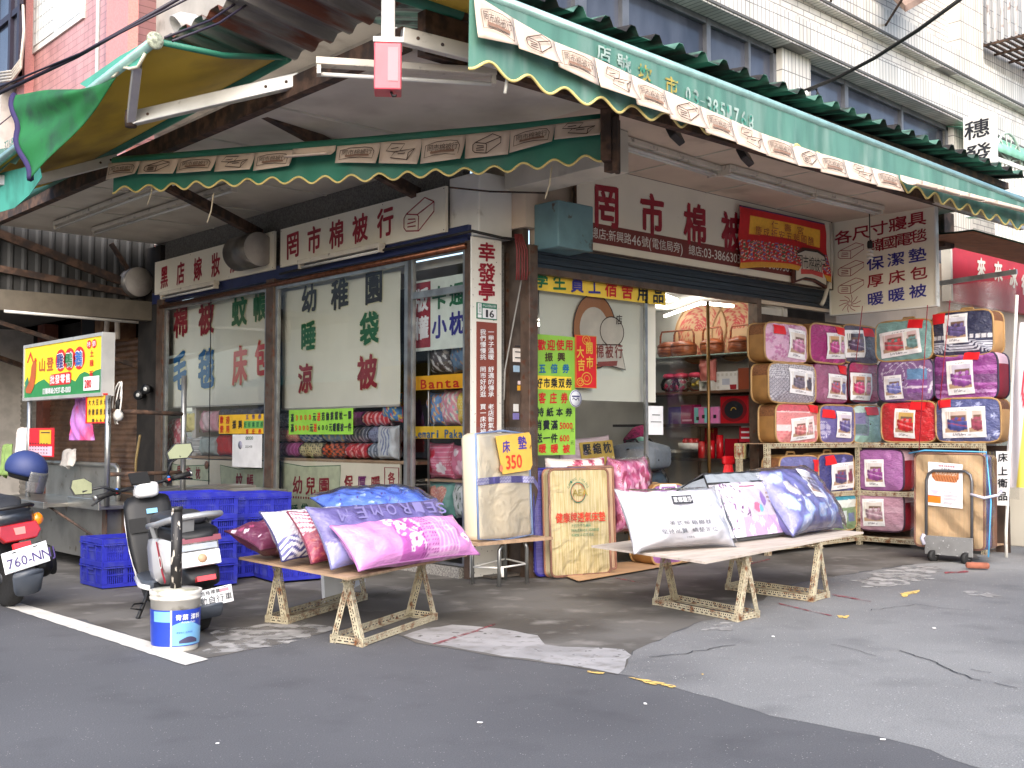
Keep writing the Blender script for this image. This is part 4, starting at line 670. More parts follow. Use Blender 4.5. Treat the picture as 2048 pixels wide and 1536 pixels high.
def paper_panels(t, F, edges, kinds, topf, botf, c0, lift=.02, curl={}):
    """a kraft strip cut into panels; kinds: e emblem, q quilt, p pillows; edges are distances along F"""
    mb = MB(); ml = MB(F)
    for i, k in enumerate(kinds):
        a0, a1 = edges[i], edges[i+1]; g_ = .012; tilt = random.uniform(-.02, .02); cu = curl.get(i, random.uniform(0, .05))
        def fn(U, V_, a0=a0, a1=a1, tilt=tilt, cu=cu):
            out = []
            for u, v in zip(U, V_):
                a = a0+(a1-a0-g_*(1-v))*u; zt, zb = topf(a), botf(a)+tilt*(u-.5); q = 1-v
                if cu < 1: out.append(F(a, zt+(zb-zt)*q, c0+lift*q+cu*q*q*(.4+u)))
                else: an = q*4.6; rr = .07; out.append(F(a, zt-(abs(zt-zb)*.42)*min(q*1.8, 1)-rr*math.sin(max(0, an-2.2))*.5, c0+.02+rr*(1-math.cos(max(0, an-1.4)))))
            return np.array(out)
        mb.sheet(fn, 6, 8, 0)
        am = (a0+a1)/2; w_ = a1-a0; h_ = topf(am)-botf(am); bm_ = (topf(am)+botf(am))/2; sk = ((topf(a1)+botf(a1))-(topf(a0)+botf(a0)))/2/w_
        if cu >= 1: continue
        Ft = Fr(F(am, bm_, c0+lift*.5+cu*.2+.012), F.u+F.v*sk, F.v); Ft = Fr(Ft.o, F.u, F.v-F.n*((lift+cu*.9)/h_))
        if k == 'e': emblem(ml, Ft, 0, 0, w_*.78, h_*.66, 0, 1, .004, skew=sk)
        elif k == 'q': quilt_icon(ml, Ft, 0, 0, w_*.62, h_*.78, .007, 0, .006)
        elif k == 'p': pillows_icon(ml, Ft, 0, 0, w_*.72, h_*.8, .007, 0, .006)
    s = mb.build('paper_strip', M['kraft'], t, solid=.002); ml.build('lettering', [M['sepia'], M['sepia2']], s)
def arm(t, pts, w_=.055, h_=.085):
    mb = MB()
    for a, b in zip(pts[:-1], pts[1:]): mb.bar(a, b, w_, h_)
    f = mb.build('folding_arm', M['alu'], t, bevel=.006); mb = MB()
    for p in pts[1:-1]: mb.lathe([(.04, -.06), (.045, 0), (.04, .06)], p, n=12)
    for a, b in zip(pts[:-1], pts[1:]):
        for q in (.08, .2, .9):
            p = np.array(a)+(np.array(b)-np.array(a))*q; e = CAM-p; e /= np.linalg.norm(e); e[2] = 0; mb.lathe([(.012, 0), (.01, .01)], p+e*.03, e, 8)
    mb.build('pivot_bolt', M['rusty'], f)
# --- right awning: bar out in front of the soffit, green valance with a painted number, kraft paper strip on it
yb = -2.3; F = FR(yb); A0, A1 = PY(936, -22, yb)[0], PY(2110, 438, yb)[0]; zb_ = lambda a: 3.655-.0225*(a-A0)
t = thing('awning', 'long green awning over the shop front with faded painted phone number and kraft paper strip', 'awning', F((A0+A1)/2, 3.1))
mb = MB(); mb.tube([F(A0, zb_(A0), 0), F((A0+A1)/2, zb_((A0+A1)/2)-.0, 0), F(A1, zb_(A1), 0)], .032, 10); mb.build('front_bar', mat('green_alu_bar', (150, 186, 180), .35, metal=.4, var=.1), t)
mb = MB()
def cloth(U, V_): return np.array([np.array([A0+(A1-A0)*u, yb+(-1.5-yb)*v, (zb_(A0+(A1-A0)*u)+.02)+(3.90-zb_(A0+(A1-A0)*u))*v-.03*math.sin(v*3.14)]) for u, v in zip(U, V_)])
mb.sheet(cloth, 20, 6, 0); mb.sheet(lambda U, V_: cloth(U, V_)-np.array([0, 0, .006]), 20, 6, 1); mb.build('canopy_cloth', [M['green_cloth'], M['yellow_cloth']], t)
mb = MB(); mb.tube([(A0, -1.5, 3.90), (A1, -1.5, 3.88)], .05, 12, 0); mb.build('roller_tube', M['green_cloth'], t)
vz = lambda a: zb_(a)-.45+.14*min(1, max(0, (a-A0-.9)/2.2))
mb = MB(); scallop(mb, F, A0, A1, lambda a: zb_(a), vz, .30, .07, 0, .008, 1, .012); v_ = mb.build('valance', [mat('faded_green_canvas', (84, 128, 114), .55, var=.12, scale=2.5, rust=(120, 146, 136), rustat=(.5, .8), rscale=3, stretch=(2.5, 1, .4), bump=.15, bscale=160), M['trim']], t)
mb = MB(F); fad = mat('faded_white_paint', (158, 176, 168), .7, var=.2, scale=9, rust=(54, 128, 110), rustat=(.5, .62), rscale=18); fay = mat('faded_yellow_paint', (170, 150, 70), .7, var=.2, scale=9, rust=(40, 124, 100), rustat=(.48, .62), rscale=18)
kk = lambda px, py: float((PY(px, py, yb)-CAM)@FW)/FPX
for c, x, y, m_ in (('店', 1203, 108, 0), ('號', 1243, 128, 0), ('坎', 1285, 148, 1), ('市', 1338, 172, 1), ('0', 1371, 190, 0), ('3', 1387, 196, 0), ('-', 1400, 203, 0), ('3', 1413, 210, 0), ('8', 1426, 215, 0), ('5', 1440, 221, 0), ('1', 1453, 226, 0), ('7', 1468, 232, 0), ('6', 1482, 238, 0), ('8', 1497, 244, 0)):
    a, b = fab(F, x, y); q = kk(x, y); letter(mb, c, a, b, (30 if is_cjk(c) else 11)*q/.74, (34 if c != '-' else 8)*q, m_, .02, .022, F, 0)
mb.build('lettering', [fad, fay], v_)
xs = [940, 1020, 1102, 1183, 1256, 1323, 1395, 1456, 1516, 1578, 1626, 1682, 1738, 1790, 1835, 1880, 1930, 1985, 2040, 2080]
T_ = [(940, -10), (1020, 40), (1102, 86), (1183, 118), (1256, 152), (1323, 183), (1395, 215), (1516, 268), (1626, 306), (1790, 352), (2080, 428)]; B_ = [(940, 78), (1020, 103), (1102, 139), (1183, 178), (1256, 212), (1323, 240), (1395, 268), (1516, 316), (1626, 346), (1790, 388), (2080, 452)]
ip = lambda tb, x: float(np.interp(x, [q[0] for q in tb], [q[1] for q in tb]))
ed = [fab(F, x, (ip(T_, x)+ip(B_, x))/2)[0] for x in xs]; ta = [fab(F, x, ip(T_, x))[1] for x in xs]; ba = [fab(F, x, ip(B_, x))[1] for x in xs]
paper_panels(t, F, ed, 'eqepeqepeqepeqeqeqe', lambda a: float(np.interp(a, ed, ta)), lambda a: float(np.interp(a, ed, ba)), .03, .03, {13: 1.2, 14: 1.2, 15: 1.2, 16: 1.2, 17: 1.2, 18: 1.2})
e1 = PY(803, 72, -1.55); e2 = PY(1190, 170, -2.0); arm(t, [e1, e2, (e2[0]+1.2, -2.27, 3.58)], .06, .10); q = PY(1862, 395, -1.5); arm(t, [q, PY(2046, 470, -1.9)+np.array([0, 0, .1])], .06, .1)
mb = MB(); p = PY(1015, 112, -2.28); mb.tube([p+np.array([0, 0, .03]), p+np.array([.01, 0, -.08]), p+np.array([-.02, 0, -.22])], .01, 5); mb.tube([p, p+np.array([.03, 0, -.12])], .008, 5); mb.build('tie_string', flat((206, 202, 190)), t)
# --- front awning across the corner
PLc, PRc = np.array([-2.3, 2.3, 0]), np.array([-.2, -1.42, 0]); F = Fr(PLc, PRc-PLc, (0, 0, 1))
t = thing('awning', 'slim green awning across the shop corner with kraft paper strip and scalloped yellow edge', 'awning', (PLc+PRc)/2+np.array([0, 0, 3.2]))
tp = [(222, 316), (362, 305), (512, 291), (700, 276), (848, 263), (1024, 250), (1208, 233)]; to_ = [(222, 330), (362, 320), (512, 309), (700, 294), (848, 281), (1024, 264), (1208, 240)]; bt = [(222, 361), (300, 352), (362, 350), (440, 347), (512, 344), (592, 338), (700, 330), (765, 331), (848, 334), (935, 322), (1024, 311), (1113, 286), (1208, 272)]; sb = [(228, 384), (512, 366), (700, 361), (1024, 340), (1208, 318)]
def fz(tb): P_ = [fab(F, *q) for q in tb]; return (lambda a: float(np.interp(a, [q[0] for q in P_], [q[1] for q in P_])))
zt, zo, zbm, zs = fz(tp), fz(to_), fz(bt), fz(sb); a0, a1 = fab(F, 222, 330)[0], fab(F, 1208, 250)[0]
mb = MB(); n = 16; mb.tube([F(a0+.02+(a1-a0-.04)*i/n, (zt(a0+(a1-a0)*i/n)+zo(a0+(a1-a0)*i/n))/2, -.02) for i in range(n+1)], .042, 12); mb.build('rolled_cloth', M['green_cloth'], t)
mb = MB(); scallop(mb, F, a0+.03, a1, lambda a: zo(a), lambda a: zs(a)-.015, .235, .055, 0, .008, 1, .0); mb.build('valance', [M['green_cloth'], M['trim']], t)
xs = [222, 285, 362, 438, 515, 592, 678, 765, 848, 935, 1024, 1113, 1208]; ed = [fab(F, x, ip(tp, x)+30)[0] for x in xs]
paper_panels(t, F, ed, 'eqepeqepeqep', lambda a: zo(a)+.005, lambda a: zbm(a), .035, .02, {5: 1.2})
mb = MB(); q = F(a1+.02, zt(a1)-.12, 0); mb.box(-.03, .05, -.22, .16, -.08, .08, 0, Fr(q, F.u, F.v)); mb.box(.05, .09, -.30, .1, -.06, .06, 0, Fr(q, F.u, F.v)); mb.build('end_bracket', M['rusty'], t, bevel=.01)
for x, y in ((300, 350), (420, 385), (1100, 330)):
    a, b = fab(F, x, y); mb = MB(); mb.tube([F(a, b, -.05), F(a-.02, b-.14, -.05), F(a-.05, b-.24, -.04)], .006, 5); mb.build('tie_string', flat((190, 176, 150)), t)
# --- side awning (folding arms, yellow underside), with its loose green end flap
xb = -2.95; F = FL(xb); t = thing('awning', 'green side awning seen from below with yellow underside and folding arms', 'awning', (-2.5, 1.5, 3.2))
zbar = lambda y: 3.80-.075*y; y0, y1 = .02, 4.6
mb = MB(); mb.tube([(xb, y0, zbar(y0)), (xb, y1, zbar(y1))], .035, 10); mb.build('front_bar', mat('green_alu_bar', (1, 1, 1)), t); mb = MB(); mb.lathe([(0, -.012), (.055, -.012), (.06, .0), (.05, .012)], (xb, y0-.01, zbar(y0)), (0, 1, 0), 16); mb.build('bar_end_cap', mat('lichen_cap', (176, 182, 160), .8, var=.3, scale=40), t)
mb = MB()
def scl(U, V_): return np.array([(xb+(-1.96-xb)*v, y0+(y1-y0)*u, zbar(y0+(y1-y0)*u)+(3.93-.03*(y0+(y1-y0)*u)-zbar(y0+(y1-y0)*u))*v-.05*math.sin(3.14*v)) for u, v in zip(U, V_)])
mb.sheet(scl, 20, 8, 0, flip=True); mb.sheet(lambda U, V_: scl(U, V_)-np.array([0, 0, .006]), 20, 8, 1, flip=True)
mb.tube([(xb, y0, zbar(y0)), (-2.45, y0, zbar(y0)+.02), (-1.96, y0, 3.92)], .022, 6, 0); mb.build('canopy_cloth', [M['green_cloth'], M['yellow_cloth']], t)
mb = MB(); mb.tube([(-1.96, y0, 3.93), (-1.96, y1+1, 3.75)], .05, 12); mb.build('roller_tube', M['green_cloth'], t)
q1 = PX(600, 160, -1.93); el = PX(262, 238, -2.75); arm(t, [q1, el, (xb+.03, .35, zbar(.35)-.03)], .06, .10); q2 = PX(235, 318, -1.95); e2 = PX(58, 364, -2.7); arm(t, [q2, e2, (xb+.03, 3.6, zbar(3.6)-.03)], .06, .09)
# short valance near the bar end, then the loose corner flap
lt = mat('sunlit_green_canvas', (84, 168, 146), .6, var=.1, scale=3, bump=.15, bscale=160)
mb = MB(); P = [(302, 78), (240, 112), (160, 168), (180, 178), (208, 155), (232, 152), (246, 134), (262, 138), (278, 134), (292, 108)]
mb.poly([fab(F, *q) for q in P], .0, 0, F); mb.tube([F(*fab(F, *q), .006) for q in P[3:]], .010, 5, 1); mb.build('valance', [lt, flat((222, 214, 190))], t, solid=.004)
fl = thing('awning_flap', 'loose bright green canvas flap with purple edge beside the side awning', 'awning flap', PX(50, 340, -3.0))
mb = MB(); cA, cB, cC = PX(178, 178, -2.97), PX(28, 190, -3.05), PX(62, 358, -3.1); cD = PX(240, 150, -2.95)
def flf(U, V_):
    out = []
    for u, v in zip(U, V_):
        e = cB+(cC-cB)*v+np.array([-.03, .02, 0])*math.sin(v*3.14); tipp = cA+(cD-cA)*(v*.9); p = tipp+(e-tipp)*u; p = p+np.array([-.05, -.03, -.0])*math.sin(u*3.1+v*4)*math.sin(u*3.14)+np.array([.02, 0, .0])*math.sin(v*13+u*3)*u; out.append(p)
    return np.array(out)
mb.sheet(flf, 24, 24, 0); gm = mat('bright_green_canvas', (28, 104, 50), .6, var=.14, scale=4, rust=(30, 66, 44), rustat=(.5, .7), rscale=5, bump=.15, bscale=150)
mb.build('cloth', gm, fl, solid=.004); mb = MB(); E = [flf([1.0], [q/14])[0] for q in range(15)]; mb.tube(E, .028, 6); mb.build('edge_ribbon', mat('purple_ribbon', (44, 34, 82), .8, var=.1), fl)
# neighbouring awning beyond the flap, at the left edge
t = thing('awning', 'pale green awning with scalloped white edge at the far left edge', 'awning', PX(10, 380, -2.9)); mb = MB(); P = [(-60, 330), (-60, 300), (0, 292), (46, 268), (46, 300), (36, 312), (24, 306), (12, 326), (0, 322), (-20, 342)]
mb.poly([fab(F, *q) for q in P], -.08, 0, F); mb.build('valance', mat('weathered_green_canvas', (104, 140, 128), .7, var=.15, scale=5), t, solid=.004)
mb = MB(F); text(mb, '3768', *fab(F, -8, 290), .09, 0, .02, c=-.07); mb.build('lettering', fad, t)
mb = MB(); P = [(-60, 350), (-60, 430), (0, 412), (30, 385), (54, 350), (46, 310), (20, 330)]; mb.poly([fab(F, *q) for q in P], -.12, 0, F); mb.build('side_cloth', mat('teal_canvas', (70, 158, 140), .7, var=.16, scale=5, stretch=(3, 1, .6)), t, solid=.004)

# ------------------------------------------------------------------ pipes, cables and neighbours above
c = PX(352, 52, -.75); t = thing('vent_pipe', 'pale grey elbow vent pipe standing out below the grey wall', 'pipe', c-np.array([0, 0, .2])); mb = MB(); d1 = PX(425, 72, -.45)
mb.tube([d1+np.array([.3, -.25, -.12]), d1, PX(385, 50, -.6), PX(365, 46, -.68), c], .115, 16, caps=False); mb.build('duct', mat('grey_pvc', (176, 174, 172), .5, var=.06), t, solid=.008)
for (a, b), w_, lb in ((((-40, 205), (370, -10)), .016, 'thickest black cable sloping past the pink building'), (((-40, 190), (390, -10)), .009, 'thin cable just above the thick one at top left'), (((330, 75), (500, -12)), .008, 'cable rising from the vent pipe to the top edge'), (((345, 82), (520, -8)), .008, 'second cable rising beside the vent pipe'), (((-40, 262), (30, 225)), .006, 'thin cable low at the left edge')):
    p0, p1 = PX(*a, -3.2), PX(*b, -2.4); m_ = (p0+p1)/2-np.array([0, 0, .04]); mb = MB(); mb.tube([p0, m_, p1], w_, 6); mb.build('cable', mat('purple_black_cable', (40, 32, 48), .5), label=lb, cat='cable')
p0 = onp(1600, 185, 1, .33); p1 = onp(1935, -12, 1, -2.2); mid = p0+(p1-p0)*.5-np.array([0, 0, .10]); mb = MB(); mb.tube([p0, p0+(p1-p0)*.25-np.array([0, 0, .08]), mid, p0+(p1-p0)*.75-np.array([0, 0, .07]), p1], .022, 6); mb.build('cable', M['wire'], label='thick black service cable rising to the right from the white pier', cat='cable')
t = thing('cable_bracket', 'small grey two armed cable bracket on the white pier', 'bracket', onp(1588, 190, 1, .36)); mb = MB()
mb.tube([onp(1600, 176, 1, .2), onp(1582, 186, 1, .36), onp(1581, 198, 1, .36), onp(1602, 192, 1, .2)], .018, 6); mb.build('arm', M['steel'], t); mb = MB(); mb.lathe([(.02, 0), (.045, .02), (.03, .05), (.045, .08), (.02, .1)], onp(1601, 187, 1, .2), (1, -.3, 0), 10); mb.build('insulator', M['white'], t); mb = MB(); mb.tube([onp(1606, 184, 1, .2), onp(1632, 176, 1, .3), onp(1636, 188, 1, .3), onp(1632, 205, 1, .3)], .02, 6); mb.build('cable_tail', M['wire'], t); mb = MB(); mb.tube([onp(1631, 205, 1, .3), onp(1629, 222, 1, .3)], .03, 8); mb.build('sleeve', M['white'], t)
# pink tiled building behind on the left
t = thing('pink_building', 'pink brick-tiled building with white framed window behind the side awning', 'building', (.3, 9.2, 0)); Fp = FL(0)
mb = MB(); mb.box(-.02, .6, 7.35, 14.5, 2.9, 12); mb.build('wall', TW_p, t); mb = MB(); mb.box(-.16, -.02, 7.05, 7.75, 2.9, 12); mb.box(-.16, -.02, 10.95, 11.3, 2.9, 12); mb.build('pier', TW_p2, t)
a0, b1 = fab(Fp, 72, -40); a1, b0 = fab(Fp, 172, 82); a0b, b0b = fab(Fp, 75, 82); mb = MB(Fp); Z0 = b0b-.2
mb.box(a0, a1, Z0, b1, 0.0, .05); wf = mb.build('window', M['white'], t); mb = MB(Fp)
for i in range(2):
    x0 = a0+.08+(a1-a0)*.5*i; x1 = x0+(a1-a0)*.5-.16; mb.quad(x0, x1, Z0+.1, b1, .055)
mb.build('pane', mat('pale_curtain_glass', (206, 212, 214), .3, var=.06), wf); mb = MB(Fp)
for i in range(7): x = a0+.12+i*.12; mb.box(x, x+.012, Z0+.1, b1, .056, .06)
for i in range(9): mb.box(a0+.1, a0+.95, Z0+.1+i*.2, Z0+.11+i*.2, .057, .061)
mb.build('window_grille', M['white'], wf)
mb = MB(); mb.tube([(-.2, 7.95, 12), (-.2, 7.95, 5.6), (-.2, 8.0, 5.2)], .03, 8); mb.build('drain_pipe', mat('grey_pvc', (1, 1, 1)), t)
t = thing('far_building', 'pale building with dark window frames at the top left corner', 'building', (.2, 15, 0)); mb = MB(); mb.box(-.3, .5, 11.6, 22, 0, 14); mb.build('wall', mat('pale_render', (196, 190, 184), .8, var=.1), t); Fq = FL(-.31)
mb = MB(Fq); a0, b1 = fab(Fq, -60, -60); a1, b0 = fab(Fq, 44, 150); mb.quad(a0, a1, b0, b1+2, .0); wd = mb.build('window', GLASSD, t); mb = MB(Fq)
for x in (a0, (a0+a1)/2, a1-.5, a1-.1): mb.box(x, x+.1, b0, b1+2, 0, .06)
for z in (b0, b0+1.0, b0+2.2): mb.box(a0, a1, z, z+.1, 0, .05)
mb.build('window_frame', mat('purple_black_cable', (1, 1, 1)), wd)
mb = MB(); 
for i in range(4): q = i*6; mb.tube([PX(-20, 148+q, -.6), PX(25, 142+q, -.6), PX(42, 118+q, -.6), PX(48, 60+q, -.5), PX(46, 10, -.5)], .02, 6)
mb.build('pipe', mat('cream_pipe', (200, 190, 178), .6), label='bundle of cream pipes bending down beside the far window', cat='pipe')
# right: vertical white sign, railing with arches, air conditioner cage, hanging canopy
pv = Pl(0, 7.2); r = pv.rect(1926, 1984, 236, 350, 222, 350); t, mb = signboard('vertical_sign', 'white vertical sign with two bold brush characters above the corrugated roof', 'sign', pv, (r[0], r[1], r[2]-.5, r[3]), M['white'], thick=.14)
pv.ch(mb, '穗', 1954, 258, 34, 38, BK, .012); pv.ch(mb, '發', 1956, 306, 36, 38, BK, .012); pv.ch(mb, '行', 1958, 348, 32, 32, BK, .012); mb.build('lettering', INK, t)
t = thing('balcony_railing', 'white barred balcony railing with fan arches at the right edge', 'railing', onp(2040, 380, 1, -.2)); mb = MB(); Fz = FR(-.2); a0 = fab(Fz, 1990, 330)[0]; 
for i in range(34): mb.box(a0+i*.11, a0+i*.11+.03, 3.9, 5.0, -.02, .01, 0, Fz)
mb.box(a0, a0+3.8, 4.98, 5.04, -.03, .02, 0, Fz); mb.box(a0, a0+3.8, 4.6, 4.63, -.03, .02, 0, Fz); mb.build('bars', M['white'], t); mb = MB()
for j in range(3):
    cx_ = a0+.45+j*.9; mb.tube([Fz(cx_+.4*math.cos(q), 5.02+.42*math.sin(q), 0) for q in np.linspace(0, 3.14, 14)], .02, 6)
    for q in np.linspace(.3, 2.84, 6): mb.tube([Fz(cx_, 5.03, 0), Fz(cx_+.4*math.cos(q), 5.02+.42*math.sin(q), 0)], .01, 4)
mb.build('arch', mat('pale_green_metal', (176, 190, 178), .5), t); mb = MB(); mb.sheet(lambda U, V_: np.array([Fz(a0+4*u, 5.1+.55*math.sin(v*1.57), -1.2+1.25*math.cos(v*1.57)) for u, v in zip(U, V_)]), 4, 8); mb.build('arched_cover', mat('green_polycarbonate', (120, 172, 150), .3), t, solid=.01)
mb = MB(); mb.box(a0-.02, a0+4, 3.8, 7, -.75, -.7, 0, Fz); mb.build('back_wall', mat('dark_grey_wall', (1, 1, 1)), t)
t = thing('window_cage', 'rusty white barred window cage jutting out at the top right corner', 'window cage', (10.2, -.2, 7.0)); 
mb = MB(); Fc = Fr((9.75, -.45, 6.9), (1, 0, 0), (0, 0, 1)); 
for i in range(26): mb.box(i*.1, i*.1+.03, 0, 2.2, -.02, .01, 0, Fc)
for z in (0, .7, 1.6): mb.box(0, 2.6, z, z+.05, -.03, .02, 0, Fc)
for i in range(8): mb.box(-.02, .02, 0, 2.2, -.85+i*.1, -.82+i*.1, 0, Fc)
mb.build('bars', mat('rusting_white_bars', (206, 202, 200), .5, rust=(112, 80, 70), rustat=(.58, .7), rscale=8), t); mb = MB()
for i in range(9): mb.box(0, 2.6, .0, .03, -.85+i*.1, -.82+i*.1, 0, Fc)
for i in range(6): mb.box(i*.5, i*.5+.03, -.03, 0, -.85, 0, 0, Fc)
mb.build('floor_grid', M['rusty'], t)
t = thing('hanging_canopy', 'rusty brown canopy underside hung on two thin rods at the top edge', 'canopy', (6.6, -.2, 8.3)); p = [onp(1755, -30, 1, .35), onp(1811, 24, 1, -.55), onp(1860, -4, 1, -.55), onp(1862, -60, 1, .3)]
mb = MB(); mb.add([q for q in p]+[q+np.array([0, 0, .08]) for q in p], [(0, 1, 2, 3), (7, 6, 5, 4), (0, 4, 5, 1), (1, 5, 6, 2), (2, 6, 7, 3), (3, 7, 4, 0)]); mb.build('panel', mat('stained_canopy', (142, 118, 104), .8, rust=(84, 52, 42), rustat=(.5, .7), rscale=3), t); mb = MB(); mb.tube([onp(1656, 18, 1, .40), onp(1668, -15, 1, 0)], .015, 6); mb.tube([onp(1763, 64, 1, .40), onp(1805, -3, 1, -.5)], .015, 6); mb.build('rod', M['rusty'], t)
# ------------------------------------------------------------------ left arcade: neighbouring stall, cart, crates, scooters
def loft(mb, secs, n=16, mi=0, caps=True):
    vs = []; fs = []; k = len(secs)
    for x, cy, cz, hw, hh, p in secs:
        for j in range(n):
            q = 2*math.pi*(j+.5)/n; c, s = math.cos(q), math.sin(q); vs.append((x, cy+hw*math.copysign(abs(c)**(2/p), c), cz+hh*math.copysign(abs(s)**(2/p), s)))
    for i in range(k-1):
        for j in range(n): fs.append((i*n+j, i*n+(j+1) % n, (i+1)*n+(j+1) % n, (i+1)*n+j))
    if caps: fs += [tuple(range(n-1, -1, -1)), tuple(range((k-1)*n, k*n))]
    mb.add(vs, fs, mi, True); return mb
def xform(mb, Mx): A = np.array(Mx); V_ = np.c_[np.array(mb.v), np.ones(len(mb.v))]@A.T; mb.v = [tuple(p[:3]) for p in V_]; return mb
def wheel(t, Mx, x, r, wd, rimm, y=0.):
    mb = MB(); mb.lathe([(r*.62, -wd*.42), (r*.86, -wd*.5), (r*.97, -wd*.34), (r, 0), (r*.97, wd*.34), (r*.86, wd*.5), (r*.62, wd*.42)], (x, y, r), (0, 1, 0), 32); w_ = xform(mb, Mx).build('wheel', mat('tyre_rubber', (26, 26, 27), .85, var=.15, scale=40, bump=.4, bscale=60), t)
    mb = MB(); mb.lathe([(r*.62, -wd*.40), (r*.55, -wd*.40), (r*.2, -wd*.2), (r*.18, -wd*.45), (0, -wd*.45)], (x, y, r), (0, 1, 0), 24); mb.lathe([(0, wd*.45), (r*.18, wd*.45), (r*.2, wd*.2), (r*.55, wd*.40), (r*.62, wd*.40)], (x, y, r), (0, 1, 0), 24); xform(mb, Mx).build('rim', rimm, w_); return w_
def mirror_part(t, Mx, base, head, rx, rz, shape, glassm):
    mb = MB(); b, h = np.array(base, float), np.array(head, float); mb.tube([b, b+(h-b)*.4+np.array([.02, 0, .02]), h-np.array([0, 0, rz*.6])], [.011, .010, .009], 8); m_ = xform(mb, Mx).build('mirror', M['blackpl'], t)
    F = Fr(h, (0, -1, 0), (.12, 0, 1)); mb = MB(F); P = [(x*rx, z*rz) for x, z in shape]; mb.poly(P, -.008, 0, F, .022); xform(mb, Mx).build('mirror_shell', M['blackpl'], m_); mb = MB(F); mb.poly([(x*.9, z*.9) for x, z in P], .0, 0, F); xform(mb, Mx).build('mirror_glass', glassm, m_)
mg1 = mat('mirror_glass_street', (150, 146, 110), .06, metal=.9, var=.2, scale=3)
PLT = flat((226, 226, 228), .4)
# --- white electric scooter
loc = np.array([-2.82, -.46, 0]); Mx = Matrix.Translation(loc) @ Matrix.Rotation(math.atan2(1.3, .30), 4, 'Z') @ Matrix.Rotation(rad(-6), 4, 'X') @ Matrix.Diagonal((1.14, 1., .97, 1.))
t = thing('electric_scooter', 'white and black electric scooter leaning on its side stand behind the paint bucket', 'scooter', loc)
wp = mat('white_scooter_paint', (232, 232, 234), .25, var=.02, coat=.5); bp = mat('black_scooter_plastic', (20, 21, 24), .55, var=.06); gp_ = mat('grey_scooter_plastic', (70, 76, 86), .45, var=.05)
B_ = lambda mb, n, m_, par=t, **k: xform(mb, Mx).build(n, m_, par, **k)
wheel(t, Mx, 0, .20, .10, M['greypl']); wheel(t, Mx, 1.22, .20, .09, mat('magenta_rim', (150, 24, 70), .4))
mb = MB(); loft(mb, [(-.17, 0, .56, .10, .06, 3), (-.12, 0, .53, .135, .10, 4), (.1, 0, .49, .15, .13, 4.5), (.36, 0, .43, .16, .175, 4.5), (.54, 0, .42, .15, .17, 4)]); B_(mb, 'body', wp)
mb = MB(); loft(mb, [(-.20, 0, .61, .085, .025, 4), (-.12, 0, .625, .14, .045, 4), (.12, 0, .63, .15, .05, 4), (.40, 0, .615, .15, .045, 4), (.55, 0, .56, .13, .05, 4)]); B_(mb, 'tail_cover', bp)
mb = MB(); loft(mb, [(-.02, 0, .70, .08, .02, 3), (.05, 0, .70, .125, .04, 3), (.25, 0, .70, .14, .055, 3), (.45, 0, .68, .13, .06, 3), (.62, 0, .60, .11, .07, 3), (.68, 0, .52, .09, .06, 3)]); B_(mb, 'seat', mat('grey_vinyl_seat', (44, 46, 52), .5, var=.1, bump=.2, bscale=90))
mb = MB(); mb.tube([(.36, .165, .66), (.12, .175, .69), (-.16, .15, .74), (-.20, .06, .75), (-.20, -.06, .75), (-.16, -.15, .74), (.12, -.175, .69), (.36, -.165, .66)], .02, 8); mb.bar((-.17, .05, .73), (-.12, .05, .60), .07, .03); mb.bar((.2, .17, .68), (.22, .15, .60), .03, .05); mb.bar((.2, -.17, .68), (.22, -.15, .60), .03, .05); B_(mb, 'grab_rail', mat('silver_rail', (170, 172, 174), .4, metal=.5, var=.05))
F = Fr((-.205, 0, .57), (0, -1, 0), (.25, 0, 1))
mb = MB(F); mb.box(-.13, .13, .015, .05, -.05, .005); B_(mb, 'tail_light', mat('dark_red_lens', (120, 20, 36), .15, coat=.6)); mb = MB(F); mb.box(-.12, .10, -.03, .005, -.05, .004); B_(mb, 'indicator_light', mat('smoked_clear_lens', (150, 156, 164), .15, coat=.6))
mb = MB(F); mb.box(-.12, .11, -.13, -.04, -.06, .006); tp_ = B_(mb, 'tail_panel', wp, bevel=.006); mb = MB(F); mb.lathe([(0, 0), (.028, 0), (.028, .002), (0, .002)], F(.0, -.085, .007), F.n, 18); B_(mb, 'round_badge', mat('tan_badge', (186, 150, 120), .5), tp_)
mb = MB(); loft(mb, [(-.24, 0, .36, .08, .015, 4), (-.18, 0, .37, .11, .07, 4), (-.02, 0, .37, .10, .06, 4)]); B_(mb, 'rear_fender', bp); mb = MB(F); mb.box(-.055, .055, -.225, -.195, -.045, -.03+.06); B_(mb, 'reflector', mat('red_reflector', (226, 40, 44), .2, coat=.6, emit=.0))
Fp_ = Fr((-.27, -.02, .245), (0, -1, .06), (.22, 0, 1)); mb = MB(Fp_); mb.box(-.13, .13, -.05, .055, -.006, 0); pl_ = B_(mb, 'licence_plate', PLT, bevel=.004); mb = MB(Fp_); text(mb, '合格標章', -.06, .034, .028, 0, .004, c=.002, rise=0); text(mb, '電動自行車', -.098, -.012, .046, 0, .008, c=.002, rise=0, pitch=.05); mb.quad(.055, .11, .022, .042, .002, 1); mb.quad(-.10, -.075, .04, .046, .002, 2); mb.quad(.07, .095, .046, .05, .002, 2); B_(mb, 'lettering', [M['ink'], flat((220, 130, 140)), M['blackpl']], pl_)
mb = MB(); loft(mb, [(-.28, 0, .20, .085, .012, 5), (-.25, 0, .17, .085, .05, 5), (-.22, 0, .17, .08, .05, 5)]); B_(mb, 'mud_flap', gp_)
mb = MB(); loft(mb, [(.5, 0, .24, .15, .04, 5), (.75, 0, .215, .15, .025, 6), (.98, 0, .24, .14, .03, 5)]); B_(mb, 'floorboard', gp_)
